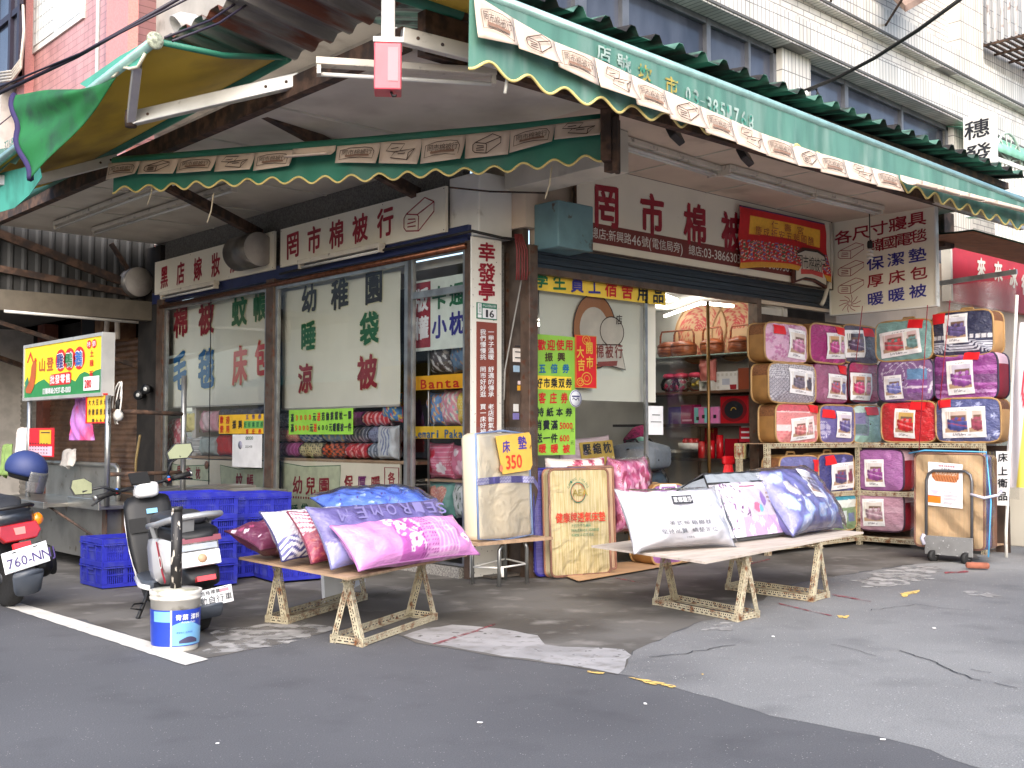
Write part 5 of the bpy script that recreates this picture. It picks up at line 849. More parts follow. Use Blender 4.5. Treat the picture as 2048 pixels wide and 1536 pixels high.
mb = MB(); loft(mb, [(.98, 0, .24, .13, .03, 4), (1.03, 0, .38, .15, .13, 4), (1.06, 0, .56, .165, .19, 5), (1.10, 0, .66, .165, .15, 5), (1.18, 0, .66, .13, .12, 4)]); B_(mb, 'leg_shield', bp)
mb = MB(); mb.tube([(1.02, .135, .24), (1.06, .155, .42), (1.10, .160, .62), (1.11, .150, .76), (1.11, .1, .80)], .008, 8); mb.tube([(1.11, -.1, .80), (1.11, -.150, .76), (1.10, -.160, .62), (1.06, -.155, .42), (1.02, -.135, .24)], .008, 8); mb.tube([(1.0, .14, .23), (.8, .16, .20), (.55, .155, .22)], .018, 8); mb.tube([(1.0, -.14, .23), (.8, -.16, .20), (.55, -.155, .22)], .018, 8); B_(mb, 'shield_edge', wp)
Fs = Fr((1.035, 0, .62), (0, -1, 0), (.18, 0, 1)); mb = MB(Fs); mb.box(-.15, -.03, -.07, .03, .0, .002); mb.box(-.15, .15, -.075, -.07, 0, .004); B_(mb, 'glovebox_opening', mat('deep_black', (10, 10, 11), .7)); mb = MB(Fs); mb.box(-.02, .055, .055, .09, 0, .004); B_(mb, 'sticker', flat((120, 180, 214))); mb = MB(Fs); mb.lathe([(.0, 0), (.026, 0), (.028, .006), (.014, .012), (0, .012)], Fs(.10, .0, .0), Fs.n, 18); mb.lathe([(0, 0), (.013, 0), (.013, .014), (0, .014)], Fs(.02, -.01, 0), Fs.n, 12); B_(mb, 'key_lock', M['steel'])
for s in (1, -1):
    Fx = Fr((.22, s*.152, .44), (-s, .0, 0), (0, 0, 1)); mb = MB(Fx); mb.poly([(-.02, .13), (.02, .13), (.10, -.05), (.16, -.11), (.12, -.13), (.06, -.07)] if s > 0 else [(.02, .13), (-.02, .13), (-.10, -.05), (-.16, -.11), (-.12, -.13), (-.06, -.07)][::-1], .004, 0); mb.ring([(.06*s+.03*math.cos(q), -.0+.035*math.sin(q)) for q in np.linspace(0, 6, 14)], .012, .006, 1); B_(mb, 'side_stripe', [flat((170, 24, 48)), M['white']])
mb = MB(); loft(mb, [(1.0, 0, .84, .05, .03, 4), (1.03, 0, .85, .075, .055, 4), (1.12, 0, .84, .085, .06, 4), (1.2, 0, .80, .07, .05, 4), (1.24, 0, .77, .04, .03, 3)]); B_(mb, 'head_cowl', wp); Fh = Fr((1.02, .05, .90), (0, -1, 0), (.7, 0, .6)); mb = MB(Fh); mb.box(-.06, .07, .0, .11, -.01, .01); B_(mb, 'display', mat('deep_black', (1, 1, 1)))
hb0, hb1 = np.array([.98, .36, .84]), np.array([1.18, -.34, .92]); hm = np.array([1.12, 0, .87]); mb = MB(); mb.tube([hb0, hm+np.array([-.02, .12, .0]), hm, hm+np.array([.02, -.12, .02]), hb1], .013, 8); mb.tube([hm, (1.12, 0, .6)], .02, 8); B_(mb, 'handlebar', bp)
for e, d in ((hb0, (hm+np.array([-.02, .12, 0])-hb0)), (hb1, (hm+np.array([.02, -.12, .02])-hb1))):
    d = d/np.linalg.norm(d); mb = MB(); mb.tube([e, e+d*.13], .019, 10); g_ = B_(mb, 'grip', M['black']); mb = MB(); mb.tube([e-d*.015, e], .021, 10); B_(mb, 'bar_end', M['steel'], g_)
    mb = MB(); c = e+d*.17; mb.lathe([(.0, -.02), (.026, -.02), (.026, .02), (0, .02)], c, d, 10); sw = B_(mb, 'switch', bp); mb = MB(); mb.lathe([(.01, 0), (.01, .006)], c+np.array([-.026, 0, .0]), (-1, 0, 0), 8, 0); mb.lathe([(.01, 0), (.01, .006)], c+np.array([-.02, 0, .018]), (-.6, 0, .8), 8, 1); B_(mb, 'button', [flat((220, 40, 44)), flat((60, 110, 200))], sw)
    mb = MB(); mb.tube([c+np.array([.02, 0, 0]), c+np.array([.05, 0, -.01])-d*.06, c+np.array([.05, 0, -.05])-d*.2], .007, 6); B_(mb, 'brake_lever', bp)
mirror_part(t, Mx, hb1+np.array([-.04, .17, .02]), (1.12, -.27, 1.10), .10, .06, ((-.9, -.9), (.5, -1), (1, -.1), (.9, .9), (-.3, 1), (-1, -.1)), mg1); mirror_part(t, Mx, hb0+np.array([.04, -.16, .02]), (1.02, .44, .93), .075, .062, ((-.7, -.9), (.9, -1), (1, .3), (.3, 1), (-.8, .9), (-1, 0)), mg1)
mb = MB(); loft(mb, [(1.02, 0, .38, .05, .03, 3), (1.15, 0, .45, .075, .03, 3), (1.3, 0, .44, .075, .035, 3), (1.42, 0, .37, .06, .03, 3), (1.48, 0, .30, .04, .02, 3)]); mb.bar((1.16, .07, .6), (1.22, .07, .2), .03, .04); mb.bar((1.16, -.07, .6), (1.22, -.07, .2), .03, .04); B_(mb, 'front_fender', wp)
mb = MB(); mb.tube([(.62, .13, .22), (.55, .24, .04), (.56, .26, .0)], .013, 8); mb.tube([(.58, .19, .12), (.50, .27, .14), (.47, .30, .12), (.50, .25, .10), (.57, .21, .08)], .006, 6); mb.box(.53, .60, .23, .30, .015, .03); B_(mb, 'side_stand', bp)
mb = MB(); mb.bar((0, .09, .2), (.5, .12, .24), .03, .04); mb.bar((0, -.09, .2), (.5, -.12, .24), .03, .04); mb.bar((.0, .085, .22), (-.05, .10, .42), .035, .035); mb.bar((.0, -.085, .22), (-.05, -.10, .42), .035, .035); B_(mb, 'swing_arm', bp)
# --- black scooter at the left edge
loc = np.array([-3.36, 1.34, 0]); Mx = Matrix.Translation(loc) @ Matrix.Rotation(rad(97), 4, 'Z') @ Matrix.Rotation(rad(-7), 4, 'X')
t = thing('motor_scooter', 'dark grey petrol scooter seen from behind at the left edge, its front cut off', 'scooter', loc); ds = mat('dark_scooter_paint', (38, 42, 50), .3, var=.05, coat=.4)
wheel(t, Mx, 0, .21, .11, M['greypl']); wheel(t, Mx, 1.22, .21, .10, M['greypl'])
mb = MB(); loft(mb, [(-.24, 0, .64, .10, .035, 3), (-.18, 0, .62, .155, .09, 3.5), (.05, 0, .58, .175, .14, 3.5), (.35, 0, .5, .17, .18, 3.5), (.55, 0, .42, .15, .14, 3)]); B_(mb, 'body', ds); mb = MB(); loft(mb, [(-.12, 0, .70, .10, .02, 3), (-.02, 0, .73, .15, .045, 3), (.25, 0, .73, .15, .06, 3), (.55, 0, .70, .12, .06, 3), (.68, 0, .66, .08, .05, 3)]); B_(mb, 'seat', mat('grey_vinyl_seat', (1, 1, 1)))
mb = MB(); mb.tube([(.1, .17, .68), (-.14, .17, .70), (-.25, .10, .72), (-.26, 0, .72), (-.25, -.10, .72), (-.14, -.17, .70), (.1, -.17, .68)], .014, 8); B_(mb, 'grab_rail', bp)
F = Fr((-.245, 0, .55), (0, -1, 0), (.3, 0, 1)); mb = MB(F); mb.poly([(-.13, .05), (.13, .05), (.15, -.02), (.11, -.07), (-.11, -.07), (-.15, -.02)], .03, 0, F, .05); tl = B_(mb, 'tail_light', mat('red_tail_lens', (160, 26, 32), .15, coat=.8, emit=.04), bevel=.008); mb = MB(F); mb.poly([(-.04, .02), (.04, .02), (.035, -.03), (-.035, -.03)], .033, 0); B_(mb, 'clear_lens', mat('pink_lens', (226, 130, 120), .1, coat=.8), tl)
for s in (1, -1): mb = MB(); mb.lathe([(.0, -.03), (.035, -.03), (.04, 0), (.03, .018), (0, .025)], (-.17, s*.185, .60), (-1, s*.2, .1), 14, sc2=(1, 1.15)); B_(mb, 'indicator_light', mat('amber_lens', (240, 140, 24), .15, coat=.8, emit=.1))
mb = MB(F); mb.box(-.06, .06, -.125, -.085, -.01, .02); B_(mb, 'reflector', mat('red_reflector', (1, 1, 1))); mb = MB(F); text(mb, 'YM', -.02, .115, .03, 0, .006, c=.012); B_(mb, 'lettering', M['white'])
Fp_ = Fr((-.33, 0, .37), (0, -1, .10), (.25, 0, 1)); mb = MB(Fp_); mb.box(-.16, .16, -.07, .075, -.006, 0); pl_ = B_(mb, 'licence_plate', PLT, bevel=.004); mb = MB(Fp_); text(mb, '760-NNJ', -.135, -.008, .072, 0, .006, c=.002, rise=0); mb.quad(-.15, .15, -.064, -.052, .002, 1); mb.quad(-.09, -.06, .055, .062, .002, 2); mb.quad(.06, .09, .055, .062, .002, 2); B_(mb, 'lettering', [flat((70, 56, 112)), flat((170, 196, 206)), M['blackpl']], pl_)
mb = MB(); loft(mb, [(-.34, 0, .26, .11, .02, 4), (-.31, 0, .20, .10, .09, 4), (-.29, 0, .2, .09, .09, 4)]); B_(mb, 'mud_flap', gp_); mb = MB(); mb.bar((-.29, 0, .26), (-.05, 0, .46), .15, .03); B_(mb, 'fender_bracket', bp)
mb = MB(); mb.lathe([(0, -.01), (.055, 0), (.075, .03), (.075, .36), (.04, .42)], (-.20, -.19, .26), (1, 0, -.06), 18); ex = B_(mb, 'exhaust', mat('exhaust_black', (30, 30, 31), .45, metal=.5, var=.1)); mb = MB(); loft(mb, [(-.19, -.25, .29, .03, .10, 3), (.02, -.26, .30, .035, .11, 3), (.1, -.25, .30, .02, .07, 3)]); B_(mb, 'exhaust_guard', bp, ex)
mb = MB(); mb.bar((0, .1, .21), (.5, .12, .3), .06, .12); mb.bar((0, -.1, .21), (.5, -.12, .3), .04, .06); mb.bar((0, .13, .24), (.02, .13, .52), .05, .05); B_(mb, 'engine', bp)
mb = MB(); loft(mb, [(.5, 0, .27, .15, .04, 5), (.95, 0, .26, .15, .03, 5)]); B_(mb, 'floorboard', bp); mb = MB(); loft(mb, [(.93, 0, .3, .12, .08, 4), (1.02, 0, .5, .19, .2, 4), (1.1, 0, .75, .17, .18, 4)]); B_(mb, 'leg_shield', ds); mb = MB(); loft(mb, [(.86, 0, .95, .06, .04, 4), (.92, 0, .97, .15, .07, 4), (1.05, 0, .95, .15, .09, 4), (1.15, 0, .9, .08, .06, 3)]); B_(mb, 'head_cowl', bp); mb = MB(); mb.tube([(.86, -.36, .97), (.9, -.14, .97), (.9, .14, .97), (.86, .36, .97)], .018, 8); B_(mb, 'handlebar', M['black'])
# helmet hung on its right grip
c = PX(53, 937, -3.06); t = thing('helmet', 'matte navy open face helmet with clear visor hanging on the scooter handlebar', 'helmet', c-np.array([0, 0, .12]))
Rm = Matrix.Translation(Vector(c)) @ Matrix.Rotation(rad(-38), 4, 'Z') @ Matrix.Rotation(rad(14), 4, 'Y'); mb = MB()
pr_ = [(.0, .135)]+[(.138*math.sin(q), .135*math.cos(q)) for q in np.linspace(.15, 1.9, 14)]; mb.lathe(pr_[::-1], (0, 0, 0), (0, 0, 1), 28, sc2=(1.12, .96)); xform(mb, Rm).build('shell', mat('navy_helmet', (40, 54, 104), .55, var=.05), t, solid=.008)
mb = MB(); mb.lathe([(.125*math.sin(q), .125*math.cos(q)-.01) for q in np.linspace(1.0, 2.2, 8)], (0, 0, 0), (0, 0, 1), 24, sc2=(1.08, .92)); xform(mb, Rm).build('lining', M['black'], t)
mb = MB(); mb.sheet(lambda U, V_: np.array([(.165*math.cos((u-.5)*2.1), .155*math.sin((u-.5)*2.1), .0-.16*v) for u, v in zip(U, V_)]), 16, 8); xform(mb, Rm).build('visor', clear_mat('smoked_visor', (.70, .66, .64), .05, 1.5, haze=.12), t, solid=.003)
# --- blue crates
crm = mat('blue_crate_plastic', (42, 48, 172), .5, var=.1, scale=6, rust=(70, 76, 156), rustat=(.5, .75), rscale=9)
crm2 = mat('lighter_blue_crate', (30, 76, 176), .4, var=.08, scale=6)
def crate_mesh(L=.60, W=.44, H=.20):
    mb = MB(); x, y = L/2, W/2
    for s in (-1, 1):
        for (F, Ln) in ((Fr((0, s*y, 0), (1 if s < 0 else -1, 0, 0), (0, 0, 1)), L), (Fr((s*x, 0, 0), (0, 1 if s > 0 else -1, 0), (0, 0, 1)), W)):
            a = Ln/2; mb.box(-a, a, H-.035, H, -.012, .012, 0, F); mb.box(-a, a, H-.05, H-.04, -.008, .018, 0, F); mb.box(-a, a, 0, .03, -.01, .004, 0, F); mb.box(-a, a, H*.46, H*.46+.012, -.008, .004, 0, F)
            for q in (-a+.015, -a*.4, a*.4, a-.015): mb.box(q-.016, q+.016, .03, H-.035, -.010, .008, 0, F)
            k = int(Ln/.017)
            for i in range(k): q = -a+Ln*(i+.5)/k; mb.box(q-.0045, q+.0045, .03, H-.05, -.006, .001, 0, F)
    mb.box(-x+.01, x-.01, -y+.01, y-.01, .004, .012)
    return mb
cr0 = None
def crate(x, y, z, rz, label, m_=None):
    global cr0
    if cr0 is None:
        cr0 = thing('plastic_crate', label, 'crate', (x, y, z), rz, 'blue plastic crates by the side window'); mb = crate_mesh(); mb.build('crate_body', crm, cr0, local=True)
        hb = MB(); [hb.box(-.06, .06, .13, .16, -.0, .014, 0, Fr((s*.30, 0, 0), (0, s, 0), (0, 0, 1))) for s in (-1, 1)]; hb.build('handle', crm, cr0, local=True); return cr0
    return dup(cr0, (x, y, z), rz, label)
nm = ('lowest', 'second lowest', 'third', 'topmost')
for i in range(4): crate(-1.96+.01*random.uniform(-1, 1), 1.45, .02+i*.178, rad(random.uniform(-1.5, 1.5)), '%s blue crate of the tall stack behind the white scooter' % nm[i])
for i in range(4): crate(-1.30+.012*i, 1.78, .02+i*.165, rad(random.uniform(-2, 2)), '%s blue crate of the stack between tall crates and pillow bench' % nm[i])
for i in range(2): crate(-2.24, 1.94, .01+i*.18, rad(0), '%s blue crate left of the white scooter, beside the food cart' % ('lower', 'upper')[i])
crate(-1.05, 1.28, .02, rad(-8), 'single blue crate lying under the pillow bench')
# --- food cart
t = thing('food_cart', 'stainless steel poultry food cart with worn panels and steel posts', 'food cart', (-1.8, 3.7, 0)); ss = mat('worn_stainless', (150, 148, 142), .38, metal=.75, var=.15, scale=3, rust=(96, 84, 70), rustat=(.62, .72), rscale=8)
mb = MB(); mb.box(-2.16, -1.3, 2.66, 4.9, .12, .56); mb.build('cabinet', ss, t); mb = MB(); mb.box(-2.165, -2.15, 2.60, 2.68, .1, .58); mb.box(-2.0, -1.3, 2.60, 2.66, .1, .58); mb.build('corner_trim', M['brown'], t)
mb = MB(); mb.box(-2.46, -1.25, 3.2, 5.0, .565, .60); mb.box(-2.48, -2.45, 3.2, 5.0, .555, .615); mb.build('counter', M['stainless'], t, bevel=.004); mb = MB(); mb.box(-2.26, -.9, 2.50, 3.2, .57, .605); mb.box(-2.27, -2.25, 2.5, 3.2, .565, .66); mb.build('side_shelf', M['stainless'], t, bevel=.004)
mb = MB(); mb.tube([(-2.40, 3.3, .57), (-2.17, 2.75, .30)], .012, 6); mb.build('shelf_stay', M['rusty'], t)
for x, y, z1 in ((-2.2, 2.5, 1.55), (-2.2, 4.42, 1.58), (-1.45, 2.62, 1.75), (-1.5, 4.2, 1.6)): mb = MB(); mb.tube([(x, y, .6), (x, y, z1)], .025, 10); mb.build('post', M['steel'], t)
mb = MB(); mb.tube([(-2.2, 2.5, .87), (-1.45, 2.62, .87)], .018, 8); mb.tube([(-1.45, 2.62, 1.4), (-2.2, 2.55, 1.42)], .02, 8); mb.build('cross_rail', M['rusty'], t)
mb = MB(); mb.box(-1.86, -1.84, 3.1, 4.9, .60, .92); mb.tube([(-1.87, 4.9, .93), (-1.87, 3.12, .93), (-1.87, 3.05, .9), (-1.87, 3.05, .6)], .024, 8); mb.build('splash_back', ss, t)
mb = MB(); mb.box(-1.75, -.55, 2.9, 3.3, .68, .72); mb.build('rear_tray', M['stainless'], t)
for y in (3.2, 4.6): mb = MB(); mb.lathe([(.03, -.02), (.07, -.02), (.07, .02), (.03, .02)], (-2.0, y, .07), (1, 0, 0), 14); mb.build('caster', M['black'], t)
t = thing('steel_table', 'low stainless table standing behind the tall stack of blue crates', 'table', (-1.2, 2.55, 0)); mb = MB(); mb.box(-1.6, -.55, 2.3, 2.8, .66, .70); mb.build('tabletop', M['stainless'], t, bevel=.004)
for x in (-1.55, -.6):
    for y in (2.35, 2.75): mb = MB(); mb.box(x-.02, x+.02, y-.02, y+.02, 0, .66); mb.build('leg', M['steel'], t)
# --- its bright yellow sign board, menu, calendar, bag, bulb ...
pc_ = Pl(0, -2.22); r = pc_.rect(51, 205, 697, 800, 671, 780); t, mb = signboard('cart_sign', 'yellow and green poultry stall sign in a pale frame with the number 280', 'sign', pc_, r, flat((246, 214, 40)), thick=.10, edge=(.03, M['alu'])); a0, a1, b0, b1 = r; W_, H_ = a1-a0, b1-b0
LI = [flat((206, 36, 36)), flat((40, 130, 70)), M['paperw'], flat((60, 50, 130)), flat((50, 110, 190)), flat((180, 90, 40)), M['ink'], flat((40, 120, 90))]
xy = lambda u, v: (a0+u*W_, b0+v*H_)
mb.poly([xy(*q) for q in [(0, 0), (1, 0), (1, .42), (.93, .40), (.87, .34), (.80, .40), (.74, .36), (.69, .24), (.62, .30), (.5, .30), (.35, .24), (.28, .34), (.2, .30), (.1, .2), (0, .24)]], .002, 1)
for u, m_, c in ((.50, 3, '雞'), (.615, 1, '鴨'), (.735, 4, '鵝')): mb.poly([xy(u+.068*math.cos(q), .66+.21*math.sin(q)) for q in np.linspace(0, 6.28, 22)[:-1]], .004, 0); letter(mb, c, *xy(u, .65), .09*W_, .30*H_, 2, .03, .006, pc_.fr); letter(mb, c, *xy(u, .65), .085*W_, .28*H_, m_, .008, .011, pc_.fr)
for u, c in ((.25, '山'), (.36, '登')): letter(mb, c, *xy(u, .62), .09*W_, .27*H_, 5, .02, .004, pc_.fr)
mb.poly([xy(*q) for q in ((.365, .20), (.62, .20), (.64, .24), (.64, .40), (.62, .43), (.38, .41), (.36, .37), (.36, .24))], .005, 0)
for i, c in enumerate('批發零售'): letter(mb, c, *xy(.40+.068*i, .31), .06*W_, .17*H_, 2, .015, .007, pc_.fr)
text(mb, '訂購專線:0937-113-000', xy(.27, .1)[0], xy(.27, .10)[1], .12*H_, 2, .01, w=.034*W_, c=.006, rise=0); mb.quad(*[q for q in (a0+.80*W_, a0+.985*W_, b0+.05*H_, b0+.30*H_)], .01, 2); text(mb, '280', xy(.82, 0)[0], xy(0, .175)[1], .16*H_, 0, .02, w=.15*H_, c=.014)
for u, v, c in ((.85, .88, '特'), (.91, .88, '價')): mb.poly([xy(u+.028*math.cos(q), v+.08*math.sin(q)) for q in np.linspace(0, 6.28, 14)[:-1]], .004, 0); letter(mb, c, *xy(u, v), .04*W_, .1*H_, 2, 0, .006, pc_.fr)
for v, c in ((.71, '土'), (.54, '雞'), (.39, '一'), (.32, '隻')): letter(mb, c, *xy(.885, v), .045*W_, .12*H_, 0, .012, .005, pc_.fr)
mb.poly([xy(*q) for q in ((.08, .92), (.13, .70), (.115, .70), (.08, .84), (.045, .70), (.03, .70))], .004, 0); mb.poly([xy(*q) for q in ((.03, .1), (.01, .30), (.05, .42), (.07, .30), (.09, .44), (.10, .60), (.13, .72), (.16, .74), (.17, .64), (.165, .5), (.16, .36), (.14, .2), (.10, .08))], .006, 5); mb.poly([xy(*q) for q in ((.145, .72), (.15, .78), (.165, .77), (.175, .72), (.165, .70))], .008, 0); mb.poly([xy(*q) for q in ((.01, .3), (.05, .42), (.07, .30), (.03, .18))], .008, 7); mb.build('lettering', LI, t)
pm = Pl(0, -2.21); r = pm.rect(175, 213, 792, 846, 789, 842); t, mb = signboard('menu_card', 'yellow red-edged menu card hanging below the right end of the cart sign', 'menu', pm, r, flat((238, 190, 40)), thick=.006, edge=(.012, M['red']))
for i, s_ in enumerate(('大骨', '大雞腳', '豆腐丸', '水煮丸', '米血丸', '芋頭丸')): text(mb, s_, r[0]+.06+i*.085, r[3]-.06, .055, 0, .004, vertical=True, pitch=.085, c=.004)
mb.build('lettering', M['ink'], t)
r = pm.rect(58, 107, 857, 914, 855, 912); t, mb = signboard('calendar', 'red wall calendar with yellow block and pink date sheet hanging on the cart', 'calendar', pm, r, flat((204, 24, 40)), thick=.01); a0, a1, b0, b1 = r; mb.quad(a0+.02, a1-.02, b0+.01, b0+.36*(b1-b0), .003, 0); mb.quad(a0+.46*(a1-a0), a1-.05, b0+.44*(b1-b0), b1-.02, .003, 1)
for i in range(4):
    for j in range(7): mb.quad(a0+.04+j*.075, a0+.07+j*.075, b0+.03+i*.03, b0+.04+i*.03, .005, 2)
mb.quad(a0+.52*(a1-a0), a1-.08, b1-.05, b1-.04, .005, 2); mb.build('lettering', [flat((224, 180, 196)), flat((216, 170, 40)), M['ink']], t)
def bag(name, label, cat, c, w_, h_, m_, tw=.5, seed=1):
    t = thing(name, label, cat, c-np.array([0, 0, h_/2])); F = Fr(c, (.3, -.95, 0), (0, 0, 1)); rg = np.random.default_rng(seed)
    def fn(s): return lambda U, V_: np.array([F((u-.5)*w_*(tw+(1-tw)*(1-v)**.7)+.01*math.sin(v*9+u*5), (v-.5)*h_, s*.06*math.sin(3.14*u)*(math.sin(3.14*(1-v)*.9)+.15)+.012*math.sin(u*17+v*11*s)) for u, v in zip(U, V_)])
    mb = MB(); mb.sheet(fn(1), 14, 14); mb.sheet(fn(-1), 14, 14, flip=True); mb.build('bag_film', m_, t, smooth=True); mb = MB(); mb.tube([F(-.04, h_/2-.02, 0), F(-.10, h_/2+.04, .01), F(-.15, h_/2+.08, 0)], [.03, .018, .006], 8); mb.tube([F(.03, h_/2-.02, 0), F(.05, h_/2+.05, .0), F(.03, h_/2+.08, 0)], [.03, .018, .006], 8); mb.build('handle', m_, t)
bgm = mat('violet_bag_film', (186, 122, 196), .35, var=.2, scale=8, rust=(206, 80, 130), rustat=(.5, .58), rscale=7, stretch=(1, 1, .5))
bag('plastic_bag', 'violet and pink striped plastic bag hanging below the cart sign', 'bag', PX(164, 838, -2.0), .36, .40, bgm, .5)
c = PX(236, 829, -2.1); t = thing('hanging_bulb', 'white round bulb hanging with looped cable beside the cart post', 'bulb', c-np.array([0, 0, .05])); mb = MB(); mb.lathe([(0, -.055), (.03, -.05), (.045, -.02), (.042, .01), (.02, .04), (.018, .05)], c, n=16); mb.build('bulb', M['white'], t); mb = MB(); mb.lathe([(.022, .045), (.024, .10), (.014, .13)], c, n=10); mb.build('socket', M['black'], t); mb = MB(); mb.tube([c+np.array([.0, .12*math.sin(q)*(.6 if q > 3 else 1), .1-.18*math.cos(q*.9)]) for q in np.linspace(0, 12, 40)], .007, 5); mb.build('cable', M['white'], t)
for (x, y), w_, h_, cl, lb, nm_ in (((141, 918), .24, .16, (214, 212, 208), 'white plastic gloves draped over the splash back', 'gloves'), ((16, 922), .20, .34, (120, 146, 84), 'green towel hanging at the left end of the cart', 'towel'), ((46, 890), .2, .34, (206, 200, 196), 'white cloth hanging behind the red calendar', 'cloth')):
    c = PX(x, y, -1.92); F = Fr(c, (0, -1, 0), (0, 0, 1)); mb = MB(); mb.sheet(lambda U, V_: np.array([F((u-.5)*w_*(1-.25*v)+.02*math.sin(v*5), (v-.5)*h_+.02*math.sin(u*9), .03*math.sin(u*10+v*2)+.04*(1-v)) for u, v in zip(U, V_)]), 16, 12); mb.build(nm_, mat('cloth_%d' % cl[1], cl, .9, var=.12, scale=12), solid=.01, label=lb, cat=nm_)
# --- neighbouring dark stall: rolling shutters, siding, beams, air conditioner
t = thing('neighbour_stall', 'dark neighbouring arcade stall with closed brown rolling shutters', 'building', (0, 10, 0))
sh = mat('brown_shutter_slat', (118, 90, 70), .4, metal=.35, var=.2, scale=5, rust=(70, 48, 36), rustat=(.52, .72), rscale=4)
def rshut(y0, y1, z0, z1, x, m_):
    n = int((z1-z0)/.075); mb = MB()
    def fn(U, V_): return np.array([(x-.022*abs(math.sin(v*n*math.pi))**.7, y0+(y1-y0)*u, z0+(z1-z0)*v) for u, v in zip(U, V_)])
    mb.sheet(fn, 1, n*5, smooth=True, flip=True); mb.build('rolling_shutter', m_, t)
rshut(6.95, 10.3, .05, 2.5, .12, sh); rshut(10.6, 13.5, .05, 2.4, .12, mat('grey_shutter_slat', (150, 146, 140), .35, metal=.4, var=.15, scale=6))
mb = MB(); mb.box(.0, .3, 6.32, 6.95, 0, 3.6); mb.build('pier', mat('shade_dark_wall', (40, 36, 33), .9, var=.3, scale=4), t); mb = MB(); mb.box(.0, .2, 10.3, 10.6, 0, 3.2); mb.build('pier', mat('rust_red_pier', (112, 62, 48), .8, var=.2), t); mb = MB(); mb.box(.0, .2, 13.5, 14, 0, 3.2); mb.build('pier', mat('red_pier', (128, 40, 40), .8), t)  # near-black wall colour carries the shade under the arcade awnings
dk = mat('dark_siding', (54, 54, 54), .7, var=.15, scale=3); mb = MB(); corr(mb, Fr((-1.9, 6.75, 2.92), (1, 0, 0), (0, 0, 1)), 2.0, .84, .16, .02); mb.build('gable_siding', dk, t, solid=.004)
mb = MB(); mb.bar((-1.85, 6.7, 3.58), (.0, 6.7, 3.05), .06, .10); mb.bar((-1.85, 6.7, 3.16), (-.2, 6.7, 3.0), .06, .08); mb.bar((-.5, 6.65, 3.6), (-.1, 6.65, 3.05), .05, .05); mb.bar((-1.85, 6.72, 2.95), (-1.85, 6.72, 3.64), .08, .08); mb.build('truss_bar', M['rusty'], t)
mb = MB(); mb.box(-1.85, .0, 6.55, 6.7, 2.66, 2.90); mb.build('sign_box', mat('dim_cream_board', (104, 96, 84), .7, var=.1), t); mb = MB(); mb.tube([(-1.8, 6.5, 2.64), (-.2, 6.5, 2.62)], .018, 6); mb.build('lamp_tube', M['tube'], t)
mb = MB(); mb.box(-3.3, .3, 6.9, 15, 2.90, 2.98); mb.build('arcade_ceiling', dk, t); mb = MB(); mb.box(-2.4, .3, 14.5, 14.7, 0, 3.2); mb.box(.28, .34, 6.6, 15, 0, 3.4); mb.build('back_wall', mat('shade_dark_wall', (1, 1, 1)), t)  # ceiling extended outward past the stall to keep daylight off it
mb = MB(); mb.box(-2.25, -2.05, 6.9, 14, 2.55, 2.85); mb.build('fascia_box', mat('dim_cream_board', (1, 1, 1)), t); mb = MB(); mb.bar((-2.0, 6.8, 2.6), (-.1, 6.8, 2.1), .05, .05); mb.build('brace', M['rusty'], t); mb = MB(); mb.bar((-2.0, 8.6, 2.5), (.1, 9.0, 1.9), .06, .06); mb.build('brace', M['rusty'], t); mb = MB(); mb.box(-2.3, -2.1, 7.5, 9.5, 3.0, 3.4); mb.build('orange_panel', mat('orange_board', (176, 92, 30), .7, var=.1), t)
c = PX(212, 640, -.15); t = thing('air_conditioner', 'rusty old air conditioner unit under the arcade ceiling beside the drum', 'air conditioner', c-np.array([0, 0, .25])); mb = MB(); mb.box(-.25, .2, c[1]-.15, c[1]+.6, c[2]-.28, c[2]+.28); mb.build('casing', mat('rusty_casing', (120, 92, 66), .7, rust=(76, 48, 32), rustat=(.45, .6), rscale=4), t); mb = MB(); mb.box(-.26, -.25, c[1]+.12, c[1]+.55, c[2]-.22, c[2]+.22); mb.build('grille', M['blackpl'], t); mb = MB(); mb.tube([c+np.array([-.1, -.25, -.3]), c+np.array([-.1, -.3, .1]), c+np.array([-.1, -.45, .2]), c+np.array([-.1, -.6, .1]), c+np.array([-.1, -.62, -.3])], .035, 8); mb.build('hose', mat('cream_pipe', (1, 1, 1)), t)
for (x, y), lb in (((276, 790), 'round spotlight on the soot dark pier, left one'), ((291, 778), 'round spotlight on the soot dark pier, right one')):
    c = PX(x, y, -.12); mb = MB(); t = thing('spotlight', lb, 'spotlight', c-np.array([0, 0, .05]), group='spotlights on the dark pier'); mb.lathe([(.04, -.12), (.06, -.04), (.065, 0), (.06, .01)], c, (-.8, -.6, 0), 14); mb.build('housing', M['blackpl'], t); mb = MB(); mb.lathe([(0, .012), (.05, .008), (.055, .0)], c, (-.8, -.6, 0), 14); mb.build('lens', mat('glass_lens', (190, 190, 186), .1, coat=.6), t)
mb = MB(); mb.tube([PX(280, 870, -.3), PX(272, 920, -.3), PX(270, 975, -.3)], .016, 6); mb.build('bamboo_stick', mat('bamboo', (150, 128, 84), .7), label='thin bamboo stick leaning on the dark pier', cat='stick')
